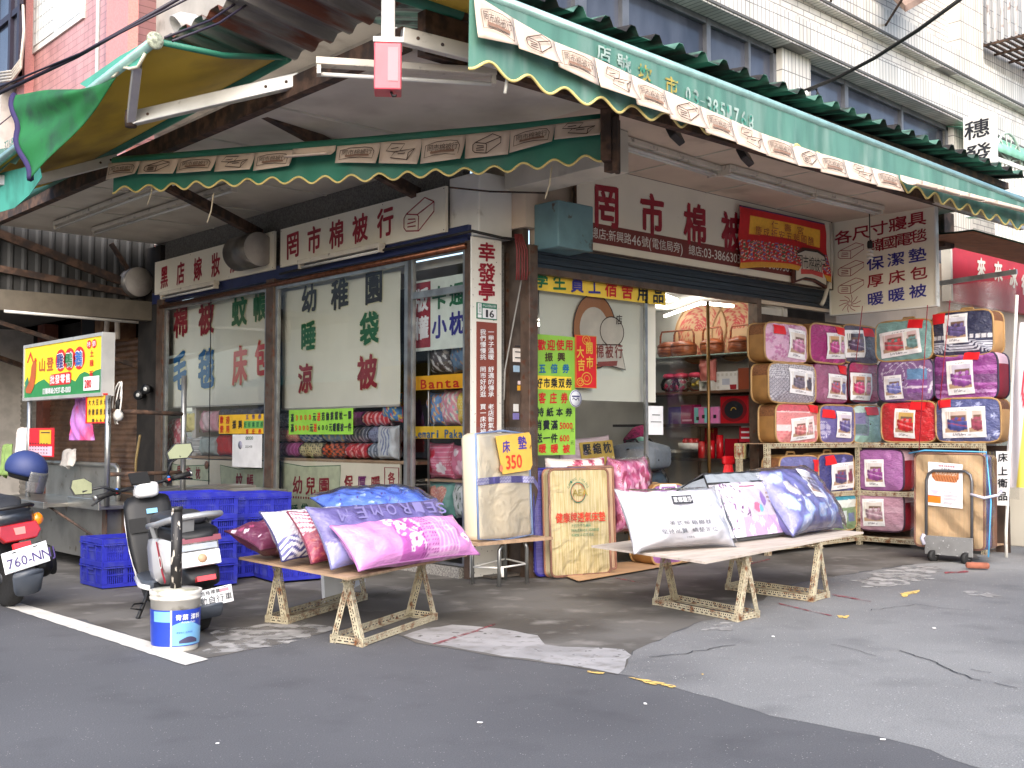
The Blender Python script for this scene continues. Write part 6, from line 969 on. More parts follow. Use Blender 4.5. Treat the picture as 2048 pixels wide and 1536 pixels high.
# --- paint bucket with a post set in concrete
c = np.array([-3.20, -.93, 0]); t = thing('paint_bucket', 'blue and white paint bucket filled with concrete holding a chipped black post', 'bucket', c); R0, R1, Hh = .125, .137, .335
mb = MB(); mb.lathe([(R0-.004, 0), (R0, .01), (R0+(R1-R0)*.95, Hh-.05), (R1+.004, Hh-.05), (R1+.005, Hh-.035), (R1, Hh-.03), (R1+.006, Hh-.02), (R1+.006, Hh), (R1-.008, Hh), (R1-.01, Hh-.02), (0, Hh-.015)], c, n=40); mb.build('bucket_body', mat('dirty_white_plastic', (206, 202, 194), .55, var=.06, scale=6, rust=(128, 122, 112), rustat=(.56, .7), rscale=9), t)
d = CAM-c; az = math.atan2(d[1], d[0])
def cyl(u, z, lift=.002): lift += .0035; q = az+u; rr = R0+(R1-R0)*z/Hh+lift; return c+np.array([rr*math.cos(q), rr*math.sin(q), z])
def lab(mb, u0, u1, z0, z1, mi, lift=.0015, top=None):
    n = 14; vs = []; 
    for i in range(n+1): u = u0+(u1-u0)*i/n; vs += [cyl(u, z0, lift), cyl(u, z1+(top(i/n) if top else 0), lift)]
    mb.add(vs, [(2*i, 2*i+2, 2*i+3, 2*i+1) for i in range(n)], mi, True)
mb = MB(); lab(mb, -1.75, 1.75, .035, .235, 0); lab(mb, -.98, -.2, .17, .228, 1, .002); lab(mb, -.14, 1.6, .04, .15, 1, .003, lambda q: .022*math.sin(q*5)); lab(mb, -.2, -.14, .035, .235, 2, .0022)
class CF:                       # cylinder frame for lettering
    def __call__(s, a, b, c_=0.): return cyl(a/.13, b, .003+c_)
for i, ch in enumerate('青葉漆料'): letter(mb, ch, .016+i*.034+(.012 if i > 1 else 0), .196, .03, .032, 2, .02, .002, CF())
text(mb, 'Acrylic Paint', .03, .168, .012, 2, 0, c=.002, fr=CF()); text(mb, '專業施工 品質保證', .005, .112, .010, 0, 0, c=.004, fr=CF(), rise=0); lab(mb, .15, 1.0, .052, .066, 3, .005, lambda q: .02*math.sin(q*3.1)); mb.build('label', [flat((40, 66, 170), .35), flat((120, 176, 220), .35), M['paperw'], flat((70, 66, 96))], t)
mb = MB(); mb.lathe([(R1-.012, Hh-.03), (R1-.012, Hh+.004), (0, Hh+.01)], c, n=30); mb.build('concrete_fill', mat('pale_concrete_fill', (176, 172, 160), .9, var=.15, scale=14, rust=(120, 124, 98), rustat=(.55, .7), rscale=10, bump=.6, bscale=30), t); mb = MB(); mb.tube([c+np.array([0, 0, Hh-.02]), c+np.array([.0, .0, Hh+.44])], .031, 20); mb.tube([c+np.array([0, 0, Hh+.44]), c+np.array([.0, .0, Hh+.465])], .033, 20); mb.build('post', mat('chipped_black_post', (36, 34, 34), .5, var=.1, rust=(196, 188, 176), rustat=(.58, .62), rscale=30, stretch=(1.2, 1.2, .5)), t)
# ------------------------------------------------------------------ painted cloth patterns
def cA(U, c): return np.tile(np.array(lin(c)), (len(U), 1))
def setc(C, m, c): C[m] = lin(c)
def dots(U, V_, nx, ny, r, asp=1.): a = (U*nx) % 1-.5; b = (V_*ny) % 1-.5; return a*a+(b*asp)**2 < r*r
def dots2(U, V_, nx, ny, r): q = V_*ny; b = q % 1-.5; a = (U*nx+.5*(np.floor(q) % 2)) % 1-.5; return a*a+b*b < r*r
def flower(U, V_, cx, cy, r, asp, n=5, k=.35): dx, dy = (U-cx)*asp, V_-cy; d = np.hypot(dx, dy); a = np.arctan2(dy, dx); return d < r*(1-k+k*np.abs(np.cos(a*n/2)))
def leaf(U, V_, cx, cy, L, an, asp, w_=.35): dx, dy = (U-cx)*asp, V_-cy; x = dx*math.cos(an)+dy*math.sin(an); y = -dx*math.sin(an)+dy*math.cos(an); return (np.abs(x) < L) & (np.abs(y) < w_*L*(1-(x/L)**2))
def nz(U, V_, f, s=0): return (np.sin(U*f*1.7+s)*np.sin(V_*f+s*2.3+np.sin(U*f*.7))+np.sin(U*f*2.9+V_*f*2.1+s)*.6)/1.6
def bed(col, wall=(206, 190, 176), col2=None, seed=0):
    c2 = col2 or tuple(int(x*.5+118) for x in col); h = (col[0]*7+col[2]*3+seed) % 10/10
    def one(C, m, U, V_, x0, x1, cc):
        u = (U-x0)/(x1-x0); v = V_; i = m & (u > 0) & (u < 1); setc(C, i, wall); setc(C, i & (u < .2+.1*h) & (np.sin(u*60) > -.5), (226, 222, 214)); setc(C, i & (v < .33), (170, 140, 112)); setc(C, i & (u > .3) & (u < .92) & (v > .5) & (v < .74), (110, 84, 70))
        for k in range(4): q = i & ((u-.40-.14*k)**2/.008+(v-.60-.015*(k % 2))**2/.0032 < 1); setc(C, q, cc if k % 2 else c2); C[q & (v < .585)] *= .75
        b = i & (v < .57-.10*(u-.5)+.02*np.sin(u*9)) & (v > .21+.17*np.abs(u-.62)) & (u > .12+.3*np.maximum(0, .4-v)); setc(C, b, cc); f = .82+.30*np.sin(u*11+v*17)*np.sin(v*15-u*6)+.22*(v-.4)/.2*(u > .3); C[b] *= np.clip(f[b], .5, 1.35)[:, None]; setc(C, b & (np.abs(v-.44+.16*(u-.5)) < .018), c2); C[b & (u < .26)] *= .7; C[b & (v < .27)] *= .72
    def fn(U, V_):
        C = cA(U, (232, 230, 232)); m = (U > .06) & (U < .94) & (V_ > .19) & (V_ < .87)
        if seed % 2: one(C, m, U, V_, .06, .60, col); one(C, m, U, V_, .63, .94, col2 or c2)
        else: one(C, m, U, V_, .06, .94, col)
        for k in range(4): setc(C, (np.abs(V_-.14+.026*k) < .006) & (U > .2) & (U < .5+.08*k) & (np.sin(U*130+k) > -.5), (140, 136, 142))
        setc(C, (np.abs(V_-.925) < .014) & (U > .36) & (U < .64) & (np.sin(U*140) > -.4), (120, 116, 124)); return C
    return fn
PLM = mat('plastic_packed_cloth', vc=True, rough=.5, var=.1, scale=14, coat=.8, cbump=.45)
PLM2 = mat('printed_cloth', vc=True, rough=.65, var=.08, scale=20, coat=.35, cbump=.35)
CARDM = mat('printed_card', vc=True, rough=.4, var=.12, scale=60, coat=.5, cbump=.25)
def wrinkle(P_, s, amp): x, y, z = P_[:, 0], P_[:, 1], P_[:, 2]; return amp*(np.sin(x*23+s)*np.sin(y*31+s*1.7+2*np.sin(x*9))+.6*np.sin(x*47+y*29+s*3)+.5*np.sin(y*61-x*17+s))
def pillow(name, label, cat, M4, L, W, T, paint, m_=None, group=None, seed=1, p1=3.2, p2=2.6, film=None, pinch=.05, nu=90, nv=40, under=None):
    loc = np.array(M4.translation); t = thing(name, label, cat, loc, group=group)
    def side(s):
        def fn(U, V_):
            u, v = 2*U-1, 2*V_-1; th = (np.clip(1-np.abs(u)**p1, 0, 1)*np.clip(1-np.abs(v)**p2, 0, 1))**.55
            x = L/2*u*(1-pinch*.6*(1-v*v)*np.abs(u)**3); y = W/2*v*(1-pinch*1.6*(1-u**4)*np.abs(v)**3); P_ = np.c_[x, y, np.zeros_like(x)]; edge = np.clip(np.maximum(np.abs(u), np.abs(v)), 0, 1)
            P_[:, 2] = s*T/2*th+s*wrinkle(P_, seed, .0075)*th*(.5+edge); return P_
        return fn
    A = np.array(M4); tf = lambda f: (lambda U, V_: (np.c_[f(U, V_), np.ones(len(U))]@A.T)[:, :3]); mb = MB(); mb.sheet(tf(side(1)), nu, nv, 0, paint); mb.sheet(tf(side(-1)), nu//2, nv//2, 0, under or paint, flip=True); mb.build('cover', m_ or PLM, t)
    u = np.r_[np.linspace(-1, 1, 24), np.ones(10), np.linspace(1, -1, 24), -np.ones(10)]; v = np.r_[-np.ones(24), np.linspace(-1, 1, 10), np.ones(24), np.linspace(1, -1, 10)]; e = (np.c_[side(1)((u+1)/2, (v+1)/2), np.ones(len(u))]@A.T)[:, :3]; mb = MB(); mb.tube(list(e), .006, 5, closed=True); c0 = paint(np.array([.05]), np.array([.05]))[0]; mb.build('seam', mat('seam_%d' % (seed), tuple(float(x)*.6+.001 for x in c0), .6), t)
    if film:
        fl = lambda s: (lambda U, V_: side(s)(U, V_)*np.array([1.06, 1.07, 1.0])+np.c_[np.zeros(len(U)), np.zeros(len(U)), s*(.010+.008*np.abs(np.sin(U*19+V_*11+seed)))]); mb = MB(); mb.sheet(tf(fl(1)), 40, 24); mb.build('plastic_film', WRAP, t, smooth=True)
    return t
def MX(o, u, v): u = np.array(u, float); u /= np.linalg.norm(u); v = np.array(v, float); v -= u*(u@v); v /= np.linalg.norm(v); n = np.cross(u, v); return Matrix(((u[0], v[0], n[0], o[0]), (u[1], v[1], n[1], o[1]), (u[2], v[2], n[2], o[2]), (0, 0, 0, 1)))
# ------------------------------------------------------------------ trestle benches in rusty slotted angle iron
SL = mat('slotted_angle_cream', (188, 178, 152), .55, metal=.1, var=.08, scale=8, rust=(120, 76, 46), rustat=(.50, .68), rscale=19)
def slotbar(mb, p0, p1, f1, f2, w_=.042):
    p0, p1 = np.array(p0, float), np.array(p1, float); L = np.linalg.norm(p1-p0); t = (p1-p0)/L
    for f, g_ in ((f1, f2), (f2, f1)):
        f = np.array(f, float); f = f-t*(f@t); f /= np.linalg.norm(f); F = Fr(p0, t, f); th = .0015
        mb.box(0, L, 0, w_*.22, -th, th, 0, F); mb.box(0, L, w_*.42, w_*.60, -th, th, 0, F); mb.box(0, L, w_*.82, w_, -th, th, 0, F)
        n = max(2, int(L/.045))
        for i in range(n+1): a = L*i/n; mb.box(max(0, a-.009), min(L, a+.009), w_*.22, w_*.42, -th, th, 0, F)
        n2 = max(2, int(L/.02))
        for i in range(n2+1): a = L*i/n2; mb.box(max(0, a-.0045), min(L, a+.0045), w_*.60, w_*.82, -th, th, 0, F)
def trestle(a, b, c, h, label):
    a, b, c = [np.array((*q, 0), float) for q in (a, b, c)]; d = c+(a-b); m1, m2 = (a+b)/2, (c+d)/2; up = np.array([0, 0, 1.]); ax = (m2-m1)/np.linalg.norm(m2-m1); sh_ = (b-a)/np.linalg.norm(b-a); m1 = m1+up*h; m2 = m2+up*h
    t = thing('trestle', label, 'trestle', (a+c)/2, group='rusty slotted angle trestles')
    for p, q, f in ((a, m1, sh_), (b, m1, -sh_), (c, m2, -sh_), (d, m2, sh_)):
        e = ax if p is a or p is b else -ax; mb = MB(); slotbar(mb, p+f*.0, q, f*1., e); mb.build('leg', SL, t)
    z = up*.006
    for p, q, f in ((b, c, -sh_), (a, d, sh_), (a, b, ax), (d, c, -ax)): mb = MB(); slotbar(mb, p+z, q+z, up, f); mb.build('base_rail', SL, t)
    mb = MB(); slotbar(mb, m1-up*.044, m2-up*.044, up, -sh_); mb.build('top_rail', SL, t)
HB = .40
trestle((-2.445, -1.352), (-2.393, -1.606), (-1.49, -1.153), HB, 'rusty slotted angle trestle under the near end of the body pillow bench'); trestle((-2.373, -.481), (-2.315, -.661), (-1.318, -.114), HB, 'rusty slotted angle trestle under the far end of the body pillow bench')
def tr2(b, c, a, h, lb): trestle(a[:2], b[:2], c[:2], h, lb)
H2 = .42
trestle((.151, -2.511), (-.122, -2.529), (.041, -1.676), H2, 'rusty slotted angle trestle under the white pillow end of the bedding bench'); trestle((1.299, -2.325), (.986, -2.376), (1.049, -1.554), H2, 'rusty slotted angle trestle under the lavender quilt end of the bedding bench')
def boardslab(pts, z, m_, label, th=.014): mb = MB(); mb.poly(pts, z+th, 0, IDF, th); mb.build('bench_board', m_, label=label, cat='board', group='plywood bench boards')
boardslab([(-2.50, -.36), (-2.56, -1.70), (-1.28, -1.20), (-1.22, .12)][::1], HB+.003, M['wood'], 'worn plywood board carrying the five body pillows'); boardslab([(-.40, -1.50), (-.62, -2.66), (2.0, -2.20), (2.12, -1.15)], H2+.003, mat('grey_plywood', (190, 178, 166), .7, var=.08, scale=2.5, stretch=(1, 6, 1), rust=(150, 130, 116), rustat=(.55, .8), rscale=4), 'greyish plywood board carrying the white pillow and two bedding bags')
# body pillows, front to back
def p_pink(U, V_):
    C = cA(U, (206, 134, 194)); a = 2.8; setc(C, (np.abs(U-.42) < .10), (176, 84, 164)); m = (np.abs(U-.58) < .10) & dots(U, V_, 40, 26, .26); setc(C, m, (130, 40, 120)); setc(C, (U > .62) & (U < .82) & (np.sin(U*190) > .72), (226, 176, 214)); setc(C, (U > .55) & (U < .8) & (np.sin(V_*60) > .93), (222, 170, 210))
    for x, y, r in ((.33, .84, .10), (.38, .64, .13), (.44, .30, .15), (.30, .70, .07), (.47, .52, .06), (.40, .14, .06), (.93, .75, .11), (.96, .5, .10), (.90, .30, .12), (.97, .2, .08)): setc(C, flower(U, V_, x, y, r, a), (228, 216, 226)); setc(C, flower(U, V_, x, y, r*.28, a, 0, 0), (150, 60, 130))
    for x, y, an in ((.34, .5, 1.2), (.36, .42, .4), (.50, .70, 2), (.52, .6, 1), (.49, .4, .5), (.43, .48, 2.2), (.46, .78, .8), (.5, .2, 1.5)): setc(C, leaf(U, V_, x, y, .09, an, a), (214, 190, 214))
    return C
def p_memo(U, V_):
    C = cA(U, (92, 84, 138)); setc(C, (V_ < .45) & (np.sin(U*60+V_*20) > .86), (156, 148, 190)); setc(C, (V_ < .35) & (U < .3), (128, 128, 178)); return C
def p_mar(U, V_):
    C = cA(U, (134, 44, 74)); m = (U < .3) & (V_ > .5); setc(C, m & (np.sin((U*2+V_)*64) > .1), (226, 206, 214)); setc(C, (U < .34) & (V_ <= .5) & (nz(U, V_, 38) > .35), (170, 84, 84)); setc(C, (U > .6) & (np.sin(U*40) > .6), (158, 70, 104)); return C
def p_chev(U, V_):
    C = cA(U, (66, 66, 122)); z_ = (V_*9+np.abs((U*18) % 2-1)*1.0) % 1 < .45; setc(C, (V_ < .38) & z_, (214, 212, 222)); m = (V_ >= .38) & (U < .5); setc(C, m, (176, 170, 180)); setc(C, m & dots2(U, V_, 60, 22, .26), (226, 224, 228)); setc(C, (V_ > .62) & (U > .12) & (U < .36) & dots2(U, V_, 70, 26, .3), (232, 230, 234)); setc(C, (U > .5) & dots2(U, V_, 36, 14, .2), (206, 206, 226)); return C
def p_dm(U, V_):
    C = cA(U, (92, 34, 62)); 
    for k in range(26): x, y = random.random(), random.random(); setc(C, flower(U, V_, x, y, .03+.03*random.random(), 2.8, 5, .5), (214, 196, 206) if k % 2 else (150, 60, 96))
    return C
def p_blue(U, V_):
    C = cA(U, (84, 120, 216)); rg = np.random.default_rng(3)
    for k in range(90): setc(C, leaf(U, V_, rg.random(), rg.random(), .035, rg.random()*3, 2.6, .5), (60, 80, 170) if k % 3 else (70, 50, 110))
    for k in range(22): x, y = rg.random(), rg.random(); setc(C, leaf(U, V_, x, y, .06, rg.random()*3, 2.6, .5), (150, 180, 228)); setc(C, leaf(U, V_, x+.02, y, .045, rg.random()*3, 2.6, .5), (186, 206, 236))
    return C
an = rad(11); ud = np.array([math.cos(an), math.sin(an), 0]); vd = np.array([-math.sin(an), math.cos(an), 0]); upv = np.array([0, 0, 1.])
for k, (P0, L, W, T, tl, pf, lb) in enumerate((((-2.50, -1.72, .45), 1.08, .33, .20, 46, p_pink, 'pink and white flowered body pillow, front one on the bench'), ((-2.57, -1.55, .45), 1.15, .40, .20, 58, p_memo, 'dusty purple body pillow with outlined capital letters behind the pink one'), ((-2.55, -1.31, .46), 1.15, .36, .22, 54, p_mar, 'maroon body pillow with white hatched corner, third from the front'), ((-2.62, -1.10, .46), 1.15, .35, .22, 54, p_chev, 'navy and white body pillow with zigzag and dots, fourth from the front'), ((-2.58, -.78, .50), 1.1, .36, .22, 16, p_dm, 'dark plum body pillow with pale flowers at the back of the bench'))):
    v2 = vd*math.cos(rad(tl))+upv*math.sin(rad(tl)); o = np.array(P0)+ud*L/2+v2*W/2; pt = pillow('body_pillow', lb, 'pillow', MX(o, ud, v2), L, W, T*1.15, pf, PLM, 'body pillows on the low bench', seed=k+2, p1=2.8, p2=2.2, pinch=.08)
    if k == 1:
        Ft = Fr(o+ud*.02, ud, v2); mb = MB(Ft)
        for i, ch in enumerate('MEMORIES'): x_ = -.42+.125*i; letter(mb, ch, x_, .085, .08, .085, 0, .006, T*.575*((1-abs(x_/L*2)**2.8)*.88)**.55+.008, Ft, rot=3.1416)
        mb.build('lettering', flat((122, 116, 164)), pt)
o = np.array([-1.62, -.66, .74]); pillow('body_pillow', 'bright blue flowered pillow in clear wrap lying on top of the others', 'pillow', MX(o, (math.cos(rad(-8)), math.sin(rad(-8)), .02), (.1, .9, .22)),.80, .42, .20, p_blue, PLM, 'body pillows on the low bench', seed=9, p1=2.4, p2=2.2, film=True)
mb = MB(); F = Fr((-1.62, -.02, .0), (.97, .24, 0), (0, .12, 1)); mb.poly([(0, 0), (.44, .10), (.46, .36), (0, .36)], .0, 0, F, .03); mb.build('foam_sheet', mat('white_foam', (206, 206, 206), .9, var=.06), label='white foam sheet standing under the body pillow bench', cat='foam sheet')
# --- things on the right bench
wt = lambda U, V_: cA(U, (214, 214, 220)); ud2 = np.array([math.cos(rad(-12)), math.sin(rad(-12)), 0]); vd2 = np.array([math.sin(rad(12)), math.cos(rad(12)), 0]); v2 = vd2*math.cos(rad(62))+upv*math.sin(rad(62)); o = np.array([-.58, -2.06, H2+.035])+ud2*.42+v2*.21
t = pillow('pillow', 'plump white pillow in printed plastic sleeve leaning at the left end of the bedding bench', 'pillow', MX(o, ud2, v2), .86, .46, .22, wt, mat('white_packed_pillow', vc=True, rough=.6, var=.03, scale=9, coat=.5, cbump=.3), seed=20, p1=3.4, p2=3.0, pinch=.10, film=True)
Ft = Fr(o, ud2, v2); mb = MB(Ft); zc = .125; mb.quad(-.085, .085, .055, .115, zc, 0); 
for i, ch in enumerate('蒙娜麗莎'): letter(mb, ch, -.06+.04*i, .085, .036, .042, 1, 0, zc+.002, Ft, 0)
text(mb, 'U.S.A MONALISA', -.075, .04, .014, 2, 0, c=zc-.001, fr=Ft); text(mb, 'CLASS', -.025, .015, .014, 2, 0, c=zc, fr=Ft); text(mb, '美式暢銷棉枕', -.145, -.08, .036, 0, 0, w=.052, pitch=.062, c=zc-.004, fr=Ft, rise=0); text(mb, '堅持品質+清楚定位', -.22, -.132, .036, 0, 0, w=.048, pitch=.056, c=zc-.014, fr=Ft, rise=0); text(mb, '台灣製造', -.04, -.172, .016, 0, 0, c=zc-.034, fr=Ft, rise=0); mb.build('lettering', [mat('print_ink', (40, 38, 44), .5), M['paperw'], flat((176, 170, 190))], t); mb = MB(); hq = lambda a, b, c_: Ft(a, b, c_); mb.tube([hq(-.07, .205, .02), hq(-.065, .235, .03), hq(.065, .235, .03), hq(.07, .205, .02)], .008, 6); mb.build('carry_handle', M['white'], t)
# grey zip bag with clear front
def bagbox(o, u, v, W, H, D): F = Fr(o, u, v); return F
ub = np.array([math.cos(rad(4)), math.sin(rad(4)), 0]); vb = (np.array([-ub[1], ub[0], 0])*math.cos(rad(66))+upv*math.sin(rad(66))); o = np.array([.36, -2.10, H2+.05]); F = Fr(o, ub, vb); t = thing('bedding_bag', 'grey zip bag with black piping showing white and purple leaf printed bedding', 'bag', o)
gb = mat('grey_nonwoven', (132, 138, 146), .75, var=.06, scale=30, bump=.2, bscale=220); blk = mat('black_piping', (30, 30, 34), .6); Wb, Hb_, Db = .82, .50, .26
mb = MB()
def shell(U, V_): q = U*2-1; r_ = V_; return np.array([F(Wb/2+Wb/2*a*(1+.03*math.sin(3.14*b)), Hb_*.5+0*b, 0) for a, b in zip(q, r_)])
def bulge(P_, k): return P_
def face(fn, nu=14, nv=14): mb.sheet(lambda U, V_: np.array([fn(u, v) for u, v in zip(U, V_)]), nu, nv)
bl = lambda u, v: .035*math.sin(3.14*u)*math.sin(3.14*v)
face(lambda u, v: F(-bl(u, v)*1.2, Hb_*v*(1-.06*u), -Db+Db*u)); face(lambda u, v: F(Wb*u, Hb_*(.94+.06*v)+bl(u, v)*1.4, -Db+Db*v)); face(lambda u, v: F(Wb+bl(u, v), Hb_*v, -Db*u)); face(lambda u, v: F(Wb*(1-u), Hb_*v, -Db-bl(u, v))); face(lambda u, v: F(Wb*u, -bl(u, v)*.3, -Db*v)); mb.build('shell', gb, t)
def p_bag(U, V_):
    C = cA(U, (186, 174, 186)); setc(C, V_ > .82, (140, 146, 152)); setc(C, (U < .36) & (V_ < .82), (206, 200, 206)); rg = np.random.default_rng(5)
    for k in range(46): x = rg.random()*.5; y = .1+rg.random()*.72; setc(C, leaf(U, V_, x, y, .035, rg.random()*3, 1.6, .45), (128, 84, 132) if k % 2 else (92, 50, 92))
    m = (U > .30) & (V_ < .30); setc(C, m, (178, 150, 184)); 
    for x, y in ((.42, .1), (.6, .2), (.78, .08), (.92, .22), (.5, .27), (.7, .02)): setc(C, m & flower(U, V_, x, y, .09, 1.6, 22, .6), (218, 206, 222))
    m = (U > .48) & (V_ > .32) & (V_ < .72); setc(C, m, (176, 168, 176)); setc(C, m & leaf(U, V_, .58, .42, .1, .2, 1.6, .8), (196, 90, 120)); setc(C, m & leaf(U, V_, .64, .40, .07, 1., 1.6, .8), (90, 160, 200)); setc(C, m & leaf(U, V_, .74, .55, .13, 1.3, 1.6, .6), (120, 84, 150)); setc(C, m & leaf(U, V_, .88, .55, .13, 1.7, 1.6, .6) & (np.sin(V_*90) > 0), (120, 90, 80)); setc(C, (U > .36) & (V_ > .72) & (V_ < .80), (238, 234, 234)); setc(C, (U > .42) & (U < .7) & (np.abs(V_-.76) < .012), (150, 80, 110)); setc(C, (U < .26) & (V_ < .12), (236, 236, 238)); return C
mb = MB(); mb.sheet(lambda U, V_: np.array([F(Wb*u, Hb_*v, bl(u, v)*1.3+.003*math.sin(u*31+v*17)) for u, v in zip(U, V_)]), 90, 60, 0, p_bag); mb.build('clear_front', PLM, t)
mb = MB(); 
for e in ([(0, 0, 0), (0, Hb_, 0), (Wb, Hb_, 0), (Wb, 0, 0), (0, 0, 0)], [(0, Hb_, 0), (0, Hb_*.95, -Db), (Wb, Hb_*.95, -Db), (Wb, Hb_, 0)], [(0, 0, 0), (0, 0, -Db), (0, Hb_*.95, -Db)], [(.0, Hb_*.84, .012), (Wb, Hb_*.84, .012)]): mb.tube([F(*q) for q in e], .007, 6)
mb.build('piping', blk, t); mb = MB(); 
for x in (.26, .56): mb.box(x-.035, x+.035, .0, .05, -.004, .004, 0, Fr(F(0, Hb_*.96, -Db*.55), F.u, -F.n))
mb.tube([F(.28, Hb_+.0, -.10), F(.28, Hb_+.03, -.12), F(.54, Hb_+.03, -.12), F(.54, Hb_, -.10)], .012, 6); mb.build('handle', blk, t)
# lavender quilt in clear plastic with leaf print
def p_lav(U, V_):
    C = cA(U, (104, 104, 164)); setc(C, nz(U, V_, 7, 1) > .55, (120, 122, 180))
    for x, y, an in ((.14, .78, .3), (.10, .38, 2.), (.3, .26, 1.2), (.52, .20, .4), (.66, .42, 1.8), (.84, .30, 1.2), (.88, .66, 2.4), (.2, .08, .3), (.72, .1, 2.2)): setc(C, leaf(U, V_, x, y, .16, an, 1.5, .55), (150, 176, 222)); setc(C, leaf(U, V_, x, y, .14, an, 1.5, .45), (176, 184, 222)); setc(C, leaf(U, V_, x, y, .16, an, 1.5, .03), (226, 228, 240))
    setc(C, leaf(U, V_, .22, .55, .16, 2.3, 1.5, .5), (206, 200, 196)); 
    for x0, y0, x1, y1 in ((.1, .35, .5, .45), (.25, .1, .3, .6), (.5, .2, .9, .3), (.66, .1, .7, .5)):
        tt = np.clip(((U-x0)*(x1-x0)*2.2+(V_-y0)*(y1-y0))/((x1-x0)**2*2.2+(y1-y0)**2), 0, 1); setc(C, np.hypot((U-x0-tt*(x1-x0))*1.5, V_-y0-tt*(y1-y0)) < .008, (226, 228, 240))
    return C
ul = np.array([math.cos(rad(8)), math.sin(rad(8)), 0]); vl = np.array([-ul[1], ul[0], 0])*math.cos(rad(52))+upv*math.sin(rad(52)); o = np.array([1.52, -1.90, H2+.27]); t = pillow('quilt_pack', 'lavender leaf printed quilt in clear plastic leaning at the right end of the bedding bench', 'quilt', MX(o, ul, vl), .92, .60, .30, p_lav, PLM, seed=23, p1=4, p2=3.6, film=True, pinch=.06)
Ft = Fr(o, ul, vl); mb = MB(); mb.sheet(lambda U, V_: np.array([Ft(.0+.26*u, -.07+.27*v-.04*u, .158-.05*(2*u-.6)**2*.3) for u, v in zip(U, V_)]), 40, 40, 0, bed((130, 124, 150), (196, 196, 200), (190, 190, 214))); mb.build('picture_card', CARDM, t)
# ------------------------------------------------------------------ stool with folded mattress
t = thing('stool', 'grey tube stool with plank top tied with white string at the corner pillar', 'stool', (0.05, -.12, 0)); mb = MB(); mb.box(-.42, .40, -.30, .10, .345, .368); mb.build('plank_top', M['wood'], t)
for x, y in ((-.14, -.24), (.16, -.24), (-.20, .02), (.16, .02)): mb = MB(); mb.tube([(x, y, 0), (x, y, .29), (x+(.05-x)*.2, y, .335)], .015, 8); mb.build('leg', M['steel'], t)
mb = MB(); mb.tube([(-.20, .02, .14), (-.14, -.24, .15), (.16, -.24, .16), (.16, .02, .18), (-.2, .02, .14)], .008, 5); mb.tube([(-.12, -.25, .16), (-.13, -.27, .08)], .014, 5); mb.build('tie_string', M['white'], t)
F = Fr((-.35, -.24, .37), (1, .06, 0), (0, .05, 1)); t = thing('folded_mattress', 'cream folded mattress in clear plastic with purple strap standing on the stool', 'mattress', (-.02, -.2, .37)); mcr = mat('cream_mattress', (228, 214, 186), .6, var=.03, scale=2, stretch=(3, 1, .6), coat=.6, cbump=.05)
mb = MB(F); mb.box(0, .63, .0, .86, -.20, 0); mb.build('mattress_body', mcr, t, bevel=.05, smooth=True); mb = MB(); z = .012; mb.tube([F(.01, .02, z-.03), F(.012, .85, z-.03), F(.31, .875, z-.03), F(.62, .85, z-.03), F(.63, .02, z-.03), F(.3, -.005, z-.03)], .01, 6, closed=True); mb.build('blue_edging', flat((136, 160, 206)), t)
def strap(U, V_): C = cA(U, (92, 86, 150)); m = ((U*5).astype(int) % 2 == 0); setc(C, m, (140, 136, 180)); setc(C, m & dots2(U, V_, 110, 8, .3), (196, 194, 214)); return C
mb = MB(); mb.sheet(lambda U, V_: np.array([F(-.012+.655*u, .44+.055*v+.012*math.sin(u*3.1), .008+.004*math.sin(u*9)) for u, v in zip(U, V_)]), 90, 6, 0, strap); mb.sheet(lambda U, V_: np.array([F(.645+.08*u, .44+.055*v-.06*u, .006-.03*u) for u, v in zip(U, V_)]), 8, 4, 0, strap); mb.build('strap', mat('woven_strap', vc=True, rough=.6), t)
mb = MB(); mb.sheet(lambda U, V_: np.array([F(-.02+.68*u, .0+.9*v, .018+.01*math.sin(u*13+v*7)*math.sin(v*9)) for u, v in zip(U, V_)]), 14, 18); mb.build('plastic_film', WRAP, t, smooth=True)
Ft = Fr(F(.40, .70, .035), F.u+F.v*.06, F.v-F.u*.03); t = thing('price_board', 'worn yellow price board reading 350 hanging on the cream mattress', 'price sign', Ft.o); mb = MB(Ft); mb.poly([(-.21, .14), (-.15, -.17), (.17, -.16), (.20, -.12), (.20, .12), (.18, .15)], 0, 0, Ft, .006); mb.build('board', mat('worn_yellow_board', (226, 180, 80), .6, var=.06, rust=(120, 84, 46), rustat=(.66, .72), rscale=9), t); mb = MB(Ft); letter(mb, '床', -.10, .05, .085, .10, 0, .02); letter(mb, '墊', .09, .07, .10, .11, 0, .02); text(mb, '350', -.11, -.075, .12, 1, .02, w=.10); mb.poly([(-.17+.02*math.cos(q), -.12+.03*math.sin(q)) for q in np.linspace(0, 6, 9)], .003, 2); mb.build('lettering', [flat((70, 54, 150)), flat((214, 64, 44)), flat((206, 120, 90))], t)
